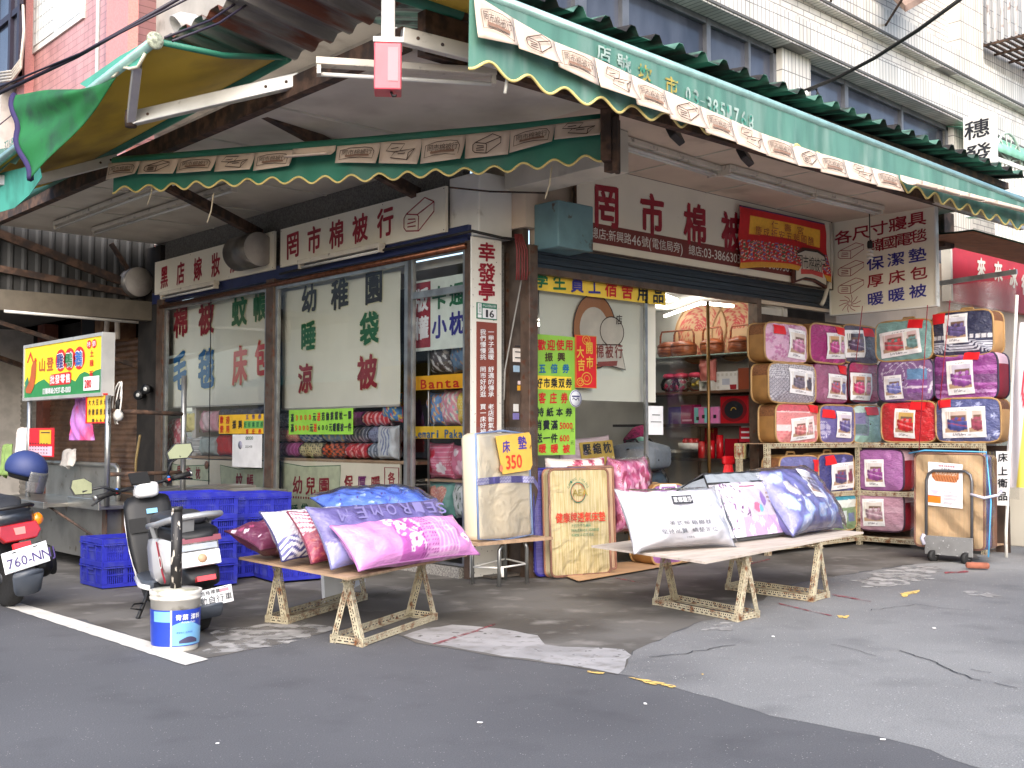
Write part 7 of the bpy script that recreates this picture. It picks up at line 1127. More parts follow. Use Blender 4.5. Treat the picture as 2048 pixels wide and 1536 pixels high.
# ------------------------------------------------------------------ mattresses and bags at the doorway
u_ = np.array([math.cos(rad(-13)), math.sin(rad(-13)), 0])
def slab(name, label, cat, o, W, H, D, m_, edge=None, lean=.05, r=.05, film=False, group=None):
    F = Fr(o, u_, (u_[1]*-lean, u_[0]*lean, 1)); t = thing(name, label, cat, np.array(o), group=group); mb = MB(F)
    pts = []; 
    for cx, cy, s in ((W-r, r, -1.57), (W-r, H-r, 0), (r, H-r, 1.57), (r, r, 3.14)): pts += [(cx+r*math.cos(s+q), cy+r*math.sin(s+q)) for q in np.linspace(0, 1.57, 6)]
    mb.poly(pts, 0, 0, F, D); mb.build('mattress_body', m_, t, bevel=.006)
    if edge: mb = MB(); mb.tube([F(*q, .0) for q in pts], .012, 6, closed=True); mb.tube([F(*q, -D) for q in pts], .012, 6, closed=True); mb.build('edging', edge, t)
    if film: mb = MB(); mb.sheet(lambda U, V_: np.array([F(-.03+(W+.06)*u, -.02+(H+.05)*v, .014+.012*math.sin(u*11+v*13)*math.sin(v*8+u*3)) for u, v in zip(U, V_)]), 16, 22); mb.build('plastic_film', WRAP, t, smooth=True)
    return t, F
straw = mat('straw_mat', (220, 206, 164), .5, var=.06, scale=3, stretch=(26, 26, .5), col2=(196, 178, 124), coat=.6, cbump=.05); br_e = flat((150, 104, 84))
t, F = slab('straw_mattress', 'folded straw-faced mattress in plastic with red characters leaning at the doorway', 'mattress', (.48, -.20, .02), .60, .90, .10, straw, br_e, film=True); mb = MB(F)
mb.ring([(.28+.075*math.cos(q), .70+.085*math.sin(q)) for q in np.linspace(0, 6.28, 30)[:-1]], .008, .016, 0); mb.ring([(.28+.068*math.cos(q), .70+.077*math.sin(q)) for q in np.linspace(0, 6.28, 30)[:-1]], .004, .016, 1); text(mb, 'AEA', .225, .70, .06, 2, .006, c=.016); 
for i, ch in enumerate('CHING CHANG'): q = 2.75-i*.235; letter(mb, ch, .28+.105*math.cos(q), .70+.118*math.sin(q), .018, .024, 0, 0, .016, F, rot=q-1.57)
for i, ch in enumerate('健康牌透氣床墊'): letter(mb, ch, .085+.072*i, .49, .066, .085, 1, .014, .016, F, 0)
for s_, y, n in (('不悶熱·不生蟲菌', .42, 0), ('特殊透氣材質·清爽舒適', .38, 0), ('冬暖夏涼·四季適宜', .34, 0)): text(mb, s_, .20, y, .026, 0, 0, c=.016, rise=0)
mb.build('lettering', [flat((60, 130, 100)), flat((206, 60, 40)), flat((170, 150, 60))], t)
def pvm(U, V_): C = cA(U, (84, 80, 150)); setc(C, (np.sin(V_*150) > .2) & (((V_*7).astype(int)) % 2 == 0), (150, 150, 196)); return C
t, F = slab('folded_mattress', 'purple checked folded mattress behind the straw-faced one at the doorway', 'mattress', (.44, -.05, .02), .58, .90, .12, mat('purple_mattress', (92, 86, 156), .5, var=.15, scale=4, stretch=(1, 1, 30), coat=.7, cbump=.4), M['kblue'], lean=.06); mb = MB(F); mb.sheet(lambda U, V_: np.array([F(-.004, .03+.84*v, -.115+.11*u) for u, v in zip(U, V_)]), 4, 120, 0, pvm, flip=True); mb.build('side_stripe', PLM2, t)
t, F = slab('bamboo_mattress', 'pale bamboo-faced mattress edge showing right of the straw-faced one', 'mattress', (.80, -.10, .03), .48, .90, .06, mat('bamboo_mat', (206, 172, 138), .55, var=.1, scale=4, stretch=(30, 30, .6), coat=.4, cbump=.04), br_e, r=.02)
mb = MB(); q = g((1128, 1156), (1157, 1167), (1300, 1142), (1490, 1107), (1420, 1098), (1250, 1122)); mb.poly(q, .024, 0, IDF, .006); mb.build('cardboard_sheet', M['card'], label='flat brown cardboard sheet lying under the mattresses at the doorway', cat='cardboard')
def p_flow(U, V_):
    C = cA(U, (196, 110, 150)); rg = np.random.default_rng(8)
    for k in range(150): setc(C, leaf(U, V_, rg.random(), rg.random(), .08, rg.random()*3.14, 1.0, .4), [(176, 60, 110), (222, 160, 186), (206, 120, 160), (150, 40, 80), (232, 196, 210)][k % 5])
    return C
def p_rose(U, V_):
    C = cA(U, (226, 214, 208)); rg = np.random.default_rng(4)
    for k in range(14): x, y = rg.random(), rg.random(); setc(C, flower(U, V_, x, y, .16, 2.2, 7, .5), (196, 90, 120)); setc(C, flower(U, V_, x, y, .07, 2.2, 5, .4), (150, 30, 70))
    return C
pillow('quilt_pack', 'white and rose flowered quilt pack peeking above the straw mattress', 'quilt', MX(np.array([1.0, .02, .80]), u_, (0, .1, 1)), .62, .42, .2, p_rose, PLM, seed=31, p1=5, p2=4); pillow('quilt_pack', 'pink chrysanthemum printed quilt pack right of the bamboo mattress', 'quilt', MX(np.array([1.62, -.05, .66]), (1, -.1, 0), (0, .1, 1)), .46, .70, .24, p_flow, PLM, seed=32, p1=6, p2=6, film=True)
# ------------------------------------------------------------------ quilt bags
pip = mat('tan_piping', (176, 140, 92), .5); brf = mat('brown_bag_fabric', (150, 108, 58), .6, var=.12, scale=5, bump=.2, bscale=20); brf2 = mat('dark_brown_bag_fabric', (124, 78, 44), .75, var=.2, scale=60, bump=.3, bscale=140); redf = mat('red_bag_fabric', (132, 22, 40), .6, var=.1); tanf = mat('light_tan_bag_fabric', (196, 148, 92), .6, var=.1, scale=5, bump=.2, bscale=20); tagr = mat('red_price_tag', (214, 28, 36), .5, var=.05)
QM = mat('quilt_in_vinyl', vc=True, rough=.5, var=.12, scale=10, coat=1., cbump=1.1)
def qbag(label, loc, rz, W, H, D, paint, card=None, tagp=None, side=(0, 1), handle=False, pipm=None, seed=1, cardm=None, power=6.0, name='quilt_bag'):
    rj = random.Random(seed); rz += rj.uniform(-.045, .045); loc = (loc[0]+rj.uniform(-.02, .02), loc[1]+rj.uniform(-.02, .02), loc[2]); t = thing(name, label, 'quilt bag', loc, rz, 'packed quilt bags on the display rack'); sm = {0: brf, 1: redf, 2: tanf, 3: brf2}[side[0]]
    ang = np.linspace(0, 2*math.pi, 56, endpoint=False); c, s = np.cos(ang), np.sin(ang); sc_ = (np.abs(c)**power+np.abs(s)**power)**(-1/power); bx, bz = W/2*c*sc_, H/2+H/2*s*sc_
    mb = MB(); rings = [(-D/2, 1.), (-D/2+.03, 1.015), (0, 1.03), (D/2-.03, 1.015), (D/2, 1.)]; vs = []; n = len(ang)
    for y, k in rings: vs += [(x*k, y, H/2+(z-H/2)*k) for x, z in zip(bx, bz)]
    fs = [(i*n+j, i*n+(j+1) % n, (i+1)*n+(j+1) % n, (i+1)*n+j) for i in range(len(rings)-1) for j in range(n)]; mb.add(vs, fs, 0, True); mb.add(vs[-n:], [tuple(range(n))], 0)
    for f in range(len(fs)):
        if side[1] and vs[fs[f][0]][2] > H*.70 and abs(vs[fs[f][0]][0]) > W*.4: mb.mi[f] = 1
    mb.build('side_fabric', [sm, brf2 if side[0] != 1 else flat((206, 170, 180))], t, local=True)
    def yy(x, z): r_ = np.maximum(np.abs(x)/(W/2), np.abs(z-H/2)/(H/2)); return -D/2-.045*(1-np.clip(r_, 0, 1)**2.6)-.004*np.sin(x*41+seed+z*13)*np.sin(z*37+seed*2)*(r_+.2)
    def fn(U, V_):
        u, v = 2*U-1, 2*V_-1; r_ = np.maximum(np.abs(u), np.abs(v))+1e-9; cu, cv = u/r_, v/r_; k = (np.abs(cu)**power+np.abs(cv)**power)**(-1/power); x = W/2*r_*cu*k; z = H/2+H/2*r_*cv*k; return np.c_[x, yy(x, z), z]
    mb = MB(); mb.sheet(fn, 56, 44, 0, lambda U, V_: paint(*(lambda P_: (P_[:, 0]/W+.5, P_[:, 2]/H))(fn(U, V_)))); mb.build('front_panel', QM, t, local=True)
    for y in (-D/2, D/2): mb = MB(); mb.tube([(x*1.01, y, H/2+(z-H/2)*1.01) for x, z in zip(bx, bz)], .011, 6, closed=True); mb.build('piping', pipm or pip, t, local=True)
    def sheetlet(x0, x1, z0, z1, rot, nm, m_, cf, lift, nu=2, nv=2):
        cx, cz = (x0+x1)/2, (z0+z1)/2; cr_, sr = math.cos(rot), math.sin(rot)
        def f2(U, V_): a = (U-.5)*(x1-x0); b = (V_-.5)*(z1-z0); x = cx+a*cr_-b*sr; z = cz+a*sr+b*cr_; return np.c_[x, yy(x, z)-lift, z]
        mb = MB(); mb.sheet(f2, nu, nv, 0, cf); mb.build(nm, m_, t, local=True)
    if card: x0, x1, z0, z1, rot, pf = card; sheetlet((x0-.5)*W, (x1-.5)*W, z0*H, z1*H, rot, 'picture_card', CARDM, pf, .010, 36, 36)
    if tagp: x0, x1, z0, z1 = tagp; sheetlet((x0-.5)*W, (x1-.5)*W, z0*H, z1*H, random.uniform(-.08, .08), 'price_tag', tagr, None, .014, 6, 6)
    if handle: mb = MB(); mb.tube([(-.08, 0, H), (-.06, 0, H+.04), (.06, 0, H+.04), (.08, 0, H)], .012, 6); mb.build('handle', pipm or pip, t, local=True)
    return t
def plain(c, k=.5, f=7, c2=None):
    def fn(U, V_): C = cA(U, c); setc(C, nz(U, V_, f, c[0]) > k, c2 or tuple(min(255, x*1.12+4) for x in c)); return C
    return fn
def floral(c, fc, n=8, r=.1, seed=1, k=.5, pt=5, asp=1.4):
    def fn(U, V_):
        C = cA(U, c); rg = np.random.default_rng(seed)
        for i in range(n): x, y = rg.random(), rg.random(); setc(C, flower(U, V_, x, y, r*(.6+.8*rg.random()), asp, pt, k), fc); setc(C, flower(U, V_, x, y, r*.25, asp, 0, 0), c)
        return C
    return fn
def lattice(U, V_): C = cA(U, (168, 164, 172)); a = np.abs(((U*14+V_*10) % 1)-.5) < .13; b = np.abs(((U*14-V_*10) % 1)-.5) < .13; setc(C, a | b, (112, 108, 120)); setc(C, (V_ > .62) & dots2(U, V_, 26, 18, .3), (206, 204, 210)); return C
def navyst(U, V_): C = cA(U, (40, 44, 74)); setc(C, (V_ < .34) & (V_ > .08) & (np.sin(V_*175) > -.1), (206, 208, 222)); setc(C, (np.abs(V_-.42) < .035) & dots(U, V_*0+.5, 11, 1, .34), (206, 204, 210)); return C
def purpst(U, V_): C = cA(U, (124, 50, 122)); setc(C, np.sin(V_*21+.6*np.sin(U*3)) > .45, (156, 84, 156)); setc(C, (np.abs(V_-.45) < .09), (104, 60, 110)); setc(C, (V_ < .28) & (np.sin(V_*44) > .2), (176, 128, 180)); return C
def purpleaf(U, V_):
    C = cA(U, (122, 88, 136)); 
    for k in range(9): setc(C, leaf(U, V_, .08+.03*k, .66+.012*k, .03, 2.2, 1.5, .4), (206, 196, 214)); setc(C, leaf(U, V_, .78+.022*k, .80-.012*k, .035, .8, 1.5, .4), (206, 196, 214)); setc(C, leaf(U, V_, .93+.006*k, .2+.03*k, .04, .4, 1.5, .4), (206, 196, 214))
    for a in (.3, .42, .55): setc(C, np.abs(np.hypot((U-a)*1.4, V_-.62)-.3) < .008, (196, 184, 206))
    m = (U > .57) & (U < .9); setc(C, m & (V_ > .52) & (V_ < .76), (90, 130, 170)); setc(C, m & (V_ > .2) & (V_ < .48), (122, 70, 140)); setc(C, m & (V_ > .3) & (V_ < .36), (206, 190, 210)); return C
def coral(U, V_): C = cA(U, (212, 132, 132)); setc(C, (V_ > .80), (196, 84, 96)); setc(C, (V_ > .78) & (V_ < .81), (232, 208, 206)); setc(C, (V_ > .30) & (V_ < .46), (232, 204, 206)); setc(C, (V_ < .3) & dots2(U, V_, 10, 12, .25), (196, 100, 108)); setc(C, (V_ > .5) & (V_ < .76) & (nz(U, V_, 60) > .7), (190, 96, 100)); return C
def peri(U, V_): C = cA(U, (98, 90, 150)); d = np.hypot((U-.02)*1.1, V_-.35); setc(C, (d < .24) & (np.sin(U*150)*np.sin(V_*120) > .2), (206, 202, 222)); setc(C, (np.hypot((U-1.)*1.1, V_-.3) < .12) & (np.sin(U*150)*np.sin(V_*120) > .2), (206, 202, 222)); return C
def mint(U, V_): C = cA(U, (146, 186, 176)); setc(C, (U < .45) & (V_ > .2), (120, 130, 150)); setc(C, (U < .4) & (V_ > .25) & (V_ < .5), (90, 110, 116)); setc(C, (U < .34) & (V_ > .5) & (V_ < .85), (120, 112, 156)); setc(C, (V_ > .8), (186, 210, 202)); return C
def slate(U, V_): C = cA(U, (74, 80, 128)); [setc(C, flower(U, V_, x, y, .07, 1.4, 5, .7), (150, 156, 196)) for x, y in ((.38, .88), (.68, .86), (.9, .6), (.94, .2), (.82, .12), (.2, .08), (.62, .78))]; return C
def stripes(c, c2, f=18): 
    def fn(U, V_): C = cA(U, c); setc(C, np.sin(V_*f) > .5, c2); return C
    return fn
Y1, X2 = -.34, 5.08
def s1(x0, x1, y0, y1, label, paint, **k):
    a, b = PY(x0, (y0+y1)/2, Y1), PY(x1, (y0+y1)/2, Y1); z0 = (PY(x0, y1, Y1)[2]+PY(x1, y1, Y1)[2])/2; z1 = (PY(x0, y0, Y1)[2]+PY(x1, y0, Y1)[2])/2; return qbag(label, ((a[0]+b[0])/2, Y1+.11, z0), 0, b[0]-a[0], z1-z0, .21, paint, **k)
def s2(x0, x1, y0, y1, label, paint, **k):
    a, b = PX(x0, (y0+y1)/2, X2), PX(x1, (y0+y1)/2, X2); z0 = (PX(x0, y1, X2)[2]+PX(x1, y1, X2)[2])/2; z1 = (PX(x0, y0, X2)[2]+PX(x1, y0, X2)[2])/2; return qbag(label, (X2+.12, (a[1]+b[1])/2, z0), rad(-90), a[1]-b[1], z1-z0, .24, paint, **k)
C5 = (.55, .93, .15, .86)
s1(1533, 1613, 647, 724, 'pale pink flowered quilt bag, leftmost of the top row', floral((206, 164, 190), (186, 120, 160), 7, .13, 2, .7), card=(.48, .92, .10, .86, -.06, bed((206, 130, 170))), tagp=(.14, .40, .70, .93), handle=False, seed=1)
s1(1613, 1689, 650, 726, 'magenta quilt bag with rose print in the top row', floral((150, 30, 104), (190, 60, 140), 9, .12, 5, .4, 3), card=(.36, .94, .12, .80, .05, bed((196, 50, 140), (196, 150, 100), None, 1)), tagp=(.66, .92, .76, .97), seed=2)
s1(1686, 1754, 652, 727, 'charcoal purple quilt bag with dark photo in the top row', plain((84, 76, 98), .4, 6, (64, 60, 80)), card=(.03, .52, .14, .86, .05, bed((96, 70, 104), (70, 60, 70))), tagp=(.5, .80, .72, .95), seed=3)
s1(1541, 1631, 728, 806, 'grey lattice patterned quilt bag, leftmost of the middle row', lattice, card=(.36, .90, .22, .86, -.06, bed((120, 112, 130), (206, 204, 206), (70, 66, 80), 1)), seed=4)
s1(1628, 1696, 727, 805, 'dusty mauve quilt bag with rose and blue bed photo in the middle row', plain((146, 84, 116), .4, 5, (166, 110, 140)), card=(.32, .92, .10, .72, -.03, bed((190, 90, 110), (206, 196, 196), (110, 116, 170), 1)), tagp=(.68, .92, .74, .96), side=(1, 1), seed=5, pipm=flat((120, 40, 80)))
s1(1695, 1759, 725, 805, 'crimson quilt bag with pink bed photo in the middle row', stripes((140, 18, 66), (166, 30, 84), 9), card=(.02, .62, .05, .72, .0, bed((214, 60, 120), (190, 130, 90), None, 1)), side=(1, 1), seed=6, pipm=flat((40, 20, 40)))
s1(1556, 1637, 808, 886, 'coral pink banded quilt bag, leftmost of the bottom upper-shelf row', coral, card=(.28, .85, .08, .66, .08, bed((206, 120, 120), (226, 210, 206), None, 1)), tagp=(.74, .98, .78, .98), seed=7)
s1(1637, 1704, 811, 886, 'periwinkle quilt bag with white dotted circles beside the coral one', peri, card=(.38, .82, .14, .84, -.04, bed((92, 84, 150), (200, 190, 206))), tagp=(.04, .34, .66, .88), seed=8)
s1(1704, 1761, 811, 886, 'mint green quilt bag between periwinkle and red ones', mint, tagp=(.36, .80, .74, .96), seed=9)
s2(1753, 1866, 641, 721, 'grey teal quilt bag with tilted two-bed photo in the top row', floral((120, 158, 156), (140, 178, 174), 8, .08, 9), card=(.10, .82, .12, .76, .10, bed((206, 80, 90), (206, 176, 176), (110, 150, 150), 1)), tagp=(.60, .86, .78, 1.0), handle=True, side=(2, 1), seed=10)
s2(1868, 1990, 622, 711, 'navy quilt bag with white stripes, rightmost of the top row', navyst, card=(.22, .62, .28, .94, .04, bed((110, 96, 150), (206, 204, 214), (70, 60, 90))), tagp=(.02, .24, .74, .98), handle=True, side=(2, 1), seed=11)
s2(1757, 1868, 718, 803, 'purple quilt bag with white leaf sprigs in the middle row', purpleaf, card=(.14, .48, .06, .62, .05, bed((122, 128, 196), (196, 200, 214))), side=(1, 1), seed=12, pipm=flat((40, 34, 60)))
s2(1869, 1998, 705, 800, 'violet striped quilt bag, rightmost of the middle row', purpst, card=(.24, .66, .12, .84, .05, bed((150, 80, 160), (196, 190, 206))), tagp=(.50, .74, .84, 1.0), side=(1, 1), seed=13, pipm=flat((40, 34, 60)))
s2(1763, 1875, 803, 884, 'bright red quilt bag on the rack top', plain((178, 16, 28), .3, 5, (196, 24, 36)), card=(.28, .66, .10, .82, -.06, bed((206, 30, 36), (196, 160, 90))), tagp=(.56, .84, .78, .98), side=(2, 1), seed=14)
s2(1876, 2003, 797, 884, 'slate blue quilt bag, rightmost on the rack top', slate, card=(.12, .80, .10, .80, .03, bed((74, 80, 150), (196, 176, 166), (150, 70, 90), 1)), tagp=(.06, .26, .80, .98), side=(2, 1), seed=15)
s1(1560, 1636, 912, 992, 'lavender blue quilt bag on the lower shelf behind the lavender quilt', plain((96, 98, 150), .4, 6), handle=True, tagp=(.8, .98, .6, .9), seed=16)
s1(1637, 1710, 908, 988, 'dark navy quilt bag with two-bed photo on the lower shelf', slate and (lambda U, V_: slate(U, V_)*np.array([.5, .45, .75])), card=(.28, .96, .12, .78, .04, bed((70, 66, 120), (206, 200, 200), (130, 40, 80), 1)), tagp=(.14, .42, .74, .96), handle=True, seed=17)
s1(1638, 1710, 990, 1062, 'teal edged quilt bag with green room photo at the rack bottom', lambda U, V_: (lambda C: (setc(C, V_ > .86, (40, 130, 150)), setc(C, (U > .36) & (V_ < .64), (110, 140, 100)), setc(C, (U > .4) & (U < .66) & (V_ < .56) & (V_ > .2), (196, 206, 206)), setc(C, (U > .7) & (U < .92) & (V_ < .5) & (V_ > .25), (90, 110, 150)), C)[-1])(cA(U, (206, 212, 206))), seed=18)
s2(1716, 1806, 899, 982, 'orchid purple quilt bag on the lower right shelf', plain((150, 92, 150), .5, 4, (166, 110, 166)), card=(.18, .62, .10, .76, .02, bed((150, 70, 150), (206, 200, 200))), side=(1, 1), seed=19, pipm=flat((60, 34, 60)))
s2(1717, 1808, 984, 1062, 'dusty pink quilt bag at the bottom right of the rack', stripes((176, 132, 150), (190, 150, 166), 14), card=(.14, .62, .12, .82, .04, bed((176, 140, 156), (206, 196, 190))), side=(1, 1), seed=20, pipm=flat((60, 34, 50)))
# --- slotted rack
t = thing('display_rack', 'cream rusty slotted angle rack holding the packed quilts round the corner', 'rack', (4.4, -.2, 0)); zt = 1.125; Ux, Uy, Uz = np.eye(3)
xr0, xr1 = 3.36, 5.06
for p in ((xr0, Y1-.02), (xr1, Y1-.04), (xr0, -.02), (X2-.02, -1.78)): mb = MB(); slotbar(mb, (*p, 0), (*p, zt), Ux, Uy if p[1] > -1 else Uy, .05); mb.build('post', SL, t)
for z in (zt, .60, .10):
    mb = MB(); slotbar(mb, (xr0, Y1-.03, z), (xr1, Y1-.03, z), -Uz, Uy, .05); mb.build('rail', SL, t); mb = MB(); slotbar(mb, (X2-.03, Y1-.05, z), (X2-.03, -1.80, z), -Uz, Ux, .05); mb.build('rail', SL, t)
    mb = MB(); mb.box(xr0, xr1+.3, Y1, .0, z-.02 if z < 1 else z-.006, z-.004 if z < 1 else z); mb.box(X2-.0, X2+.34, -1.8, Y1, z-.02 if z < 1 else z-.006, z-.004 if z < 1 else z); mb.build('shelf_board', M['wood'], t)
mb = MB(); mb.box(3.80, 5.5, .02, .05, .0, 2.5); mb.box(5.44, 5.47, -1.85, .02, .0, 1.1); mb.build('back_board', mat('dark_brown_back', (70, 54, 46), .8, var=.2), t)
for p, q in (((1725, 612), (1712, 720)), ((1855, 610), (1838, 900)), ((1900, 600), (1878, 820))): mb = MB(); a, b = PX(*p, X2-.16), PX(*q, X2-.16); mb.tube([a, (a+b)/2+np.array([0, 0, -.01]), b], .005, 4); mb.build('string', flat((150, 30, 50)), label={1725: 'short red string hanging in front of the charcoal bag', 1855: 'red string hanging from the board to the rack top', 1900: 'rightmost red string hanging over the navy bag'}[p[0]], cat='string')
# --- hand trolley with wrapped straw mattress, brick
t = thing('straw_mattress', 'wrapped tan straw mattress with product leaflet strapped to the hand trolley', 'mattress', (4.36, -1.84, .1)); F = Fr((4.22, -1.46, .13), (.03, -1, 0), (.04, 0, 1)); W_, H_ = .68, .90; tanm = mat('tan_straw_mat', (230, 196, 150), .5, var=.05, scale=3, stretch=(30, 30, .6), coat=.7, cbump=.05); r = .05; pts = []
for cx, cy, s in ((W_-r, r, -1.57), (W_-r, H_-r, 0), (r, H_-r, 1.57), (r, r, 3.14)): pts += [(cx+r*math.cos(s+q), cy+r*math.sin(s+q)) for q in np.linspace(0, 1.57, 6)]
mb = MB(); mb.poly(pts, 0, 0, F, .05); mb.build('mattress_body', tanm, t, bevel=.006); mb = MB(); mb.tube([F(*q, 0) for q in pts], .011, 6, closed=True); mb.build('edging', br_e, t)
for i, (cl, nm_) in enumerate((((84, 80, 150), 'purple_layer'), ((96, 60, 46), 'brown_layer'))): mb = MB(); mb.poly([(x, y) for x, y in pts], -.055-.125*i, 0, F, .12); mb.build('folded_layer', mat(nm_, cl, .5, var=.15, scale=6, coat=.5), t, bevel=.01)
mb = MB(); mb.sheet(lambda U, V_: np.array([F(-.03+(W_+.07)*u, -.03+(H_+.06)*v-.03*u, .018+.014*math.sin(u*10+v*12)*math.sin(v*9+u*4)) for u, v in zip(U, V_)]), 20, 24); mb.sheet(lambda U, V_: np.array([F(W_+.025+.01*math.sin(v*20), -.05+(H_+.08)*v, .02-.2*u) for u, v in zip(U, V_)]), 8, 18); mb.build('plastic_film', WRAP, t, smooth=True)
mb = MB(); mb.tube([F(-.06, H_+.0, .01), F(.1, H_+.03, 0), F(W_+.02, H_+.02, 0), F(W_+.05, H_*.5, -.03), F(W_+.03, -.06, -.02)], .008, 6); mb.build('blue_edging', flat((90, 170, 220)), t)
def leaflet(U, V_):
    C = cA(U, (228, 226, 230)); setc(C, (U > .1) & (U < .9) & (V_ > .56) & (V_ < .80) & (np.abs(U-.5) < .42-(.68-V_)*1.2), (186, 116, 70)); setc(C, (V_ > .72) & (V_ < .80) & (U > .2) & (U < .85) & (nz(U, V_, 50) > .1), (222, 200, 180)); setc(C, (U > .12) & (U < .88) & (V_ > .58) & (V_ < .69) & (np.sin(U*80+V_*40) > .4), (130, 74, 44)); setc(C, (U < .38) & (V_ > .06) & (V_ < .22), (222, 120, 30)); setc(C, (U < .38) & (V_ > .215) & (V_ < .23), (190, 30, 50)); setc(C, (U > .06) & (U < .36) & (V_ > .27) & (V_ < .36) & (np.abs(U-.2) < (V_-.22)), (186, 180, 196))
    for k in range(9): setc(C, (U > .44) & (U < .70+.03*((k*7) % 8)) & (np.abs(V_-.34+.034*k) < .006), (120, 110, 130))
    setc(C, (U > .3) & (U < .8) & (np.abs(V_-.93) < .018) & (np.sin(U*120) > -.4), (150, 70, 90)); setc(C, (U > .38) & (U < .64) & (np.abs(V_-.865) < .012) & (np.sin(U*110) > -.2), (60, 56, 70)); return C
mb = MB(); mb.sheet(lambda U, V_: np.array([F(.15+.34*u, .40+.42*v-.02*u, .034) for u, v in zip(U, V_)]), 60, 70, 0, leaflet); mb.build('leaflet', CARDM, t)
t = thing('hand_trolley', 'small grey hand trolley with hoop handle and steel toe plate', 'trolley', (4.2, -1.84, 0)); Fh = F.off(0, 0, .05); mb = MB(); hp = [(.14, .0), (.14, .64), (.16, .70), (.21, .735), (.52, .735), (.57, .70), (.585, .64), (.585, .0)]; mb.tube([Fh(a, b, 0) for a, b in hp], .014, 10); mb.build('hoop_handle', mat('grey_tube', (104, 104, 108), .4, metal=.6, var=.08), t); mb = MB(); mb.box(.135, .60, -.07, .11, -.01, .006, 0, Fh.off(0, 0, .016)); mb.build('toe_plate', mat('scuffed_plate', (132, 132, 132), .55, metal=.3, var=.1, rust=(206, 206, 206), rustat=(.66, .7), rscale=60), t, bevel=.004)
mb = MB(); mb.tube([Fh(.58, .52, .02), Fh(.70, .49, .0), Fh(.78, .52, -.12), Fh(.78, .56, -.2)], .014, 6); mb.tube([Fh(.13, .12, .02), Fh(.11, .08, .03), Fh(.13, .02, .02)], .02, 6); mb.build('strap', flat((186, 184, 200)), t)
for a in (.22, .54):
    p = Fh(a, -.16, .02); mb = MB(); mb.lathe([(.03, -.02), (.055, -.02), (.058, 0), (.055, .02), (.03, .02)], (p[0], p[1], .05), (.3, 1, 0), 20); wh = mb.build('caster', M['black'], t); mb = MB(); mb.bar(p+np.array([0, .025, .07]), (p[0], p[1]+.025, .045), .03, .004); mb.bar(p+np.array([0, -.025, .07]), (p[0], p[1]-.025, .045), .03, .004); mb.build('caster_fork', M['steel'], wh)
p = PZ(1955, 1133, .03); mb = MB(); mb.box(-.10, .10, -.035, .035, 0, .055, 0, Fr((p[0], p[1], .012), (.55, -.83, 0), (.83, .55, 0))); mb.build('brick', mat('worn_brick', (150, 90, 70), .9, var=.15, scale=20, bump=.5), bevel=.02, label='worn red brick lying by the trolley wheel', cat='brick')
# --- right edge: neighbour shop, vinyl curtain, flag, papers
t = thing('neighbour_shop', 'neighbouring shop front with cream wall and red sign of pale brush characters', 'building', (9, 0.2, 0)); mb = MB(); mb.box(5.5, 16, .15, .3, 2.0, 3.5); mb.box(5.5, 6.4, .15, .3, 0, 2.0); mb.build('wall', M['soffit'], t); mb = MB(); mb.box(5.5, 16, 3.0, 3.1, 0, 3.5); mb.box(5.5, 16, .3, 3.1, 3.4, 3.5); mb.build('inner_wall', mat('dim_interior', (120, 112, 104), .9), t)
pn = Pl(1, .0); r = pn.rect(1903, 2075, 496, 596, 530, 620); mb = MB(pn.fr); mb.box(r[0], r[1]+4, r[2]-.06, r[3]+.08, -.12, 0); sg = mb.build('signboard', mat('red_sign_face', (176, 32, 48), .5, var=.06), t); mb = MB(pn.fr); mb.box(r[0]-.05, r[0], r[2]-.06, r[3]+.08, -.12, .01); 
for c, x, y in (('來', 1962, 536), ('來', 1996, 543), ('冰', 2026, 556), ('行', 2050, 570)): pn.ch(mb, c, x, y, 26, 40, 0, .03, .006)
mb.build('lettering', M['cream'], sg)
t = thing('awning', 'sagging green awning with brown underside over the neighbouring shop at the right edge', 'awning', (7.4, -.8, 3.2)); q = [onp(1872, 432, 1, -.5), onp(1900, 455, 1, -.6), onp(2060, 490, 1, -1.0), onp(2060, 455, 1, -1.4), onp(1960, 462, 1, -1.0)]; mb = MB(); mb.sheet(lambda U, V_: np.array([(5.3+5*u, -.3-1.3*v, 3.62-.25*v-.08*math.sin(v*3.1)) for u, v in zip(U, V_)]), 6, 6, 0); mb.sheet(lambda U, V_: np.array([(5.3+5*u, -.3-1.3*v, 3.60-.25*v-.08*math.sin(v*3.1)) for u, v in zip(U, V_)]), 6, 6, 1); mb.build('canopy_cloth', [M['green_cloth'], mat('brown_underside', (140, 84, 48), .7, var=.15)], t); a_ = onp(1895, 478, 1, -.9); b_ = onp(2070, 518, 1, -1.0); mb = MB(); mb.bar(a_, b_, .06, .09); mb.build('front_bar', M['alu'], t); mb = MB(); mb.box(-.12, .12, -.2, .2, -.1, .1, 0, Fr(onp(1882, 462, 1, -.9), (1, 0, 0), (0, 0, 1))); mb.build('end_bracket', M['rusty'], t, bevel=.01)
t = thing('vinyl_curtain', 'clear vinyl curtain hanging on a steel rail right of the bedding rack', 'curtain', (5.6, -2.0, .5)); a, b = PX(1872, 568, 5.5), PX(2034, 543, 5.5); mb = MB(); mb.bar(a, b, .03, .05); mb.build('rail', M['steel'], t); mb = MB(); mb.sheet(lambda U, V_: np.array([(5.5+.03*math.sin(u*16+v*2)+.05*(1-v)*math.sin(u*5), a[1]+(b[1]-a[1])*u, .55+(a[2]-.03-.55)*v) for u, v in zip(U, V_)]), 40, 12); mb.build('vinyl_sheet', CURTAIN, t, smooth=True)
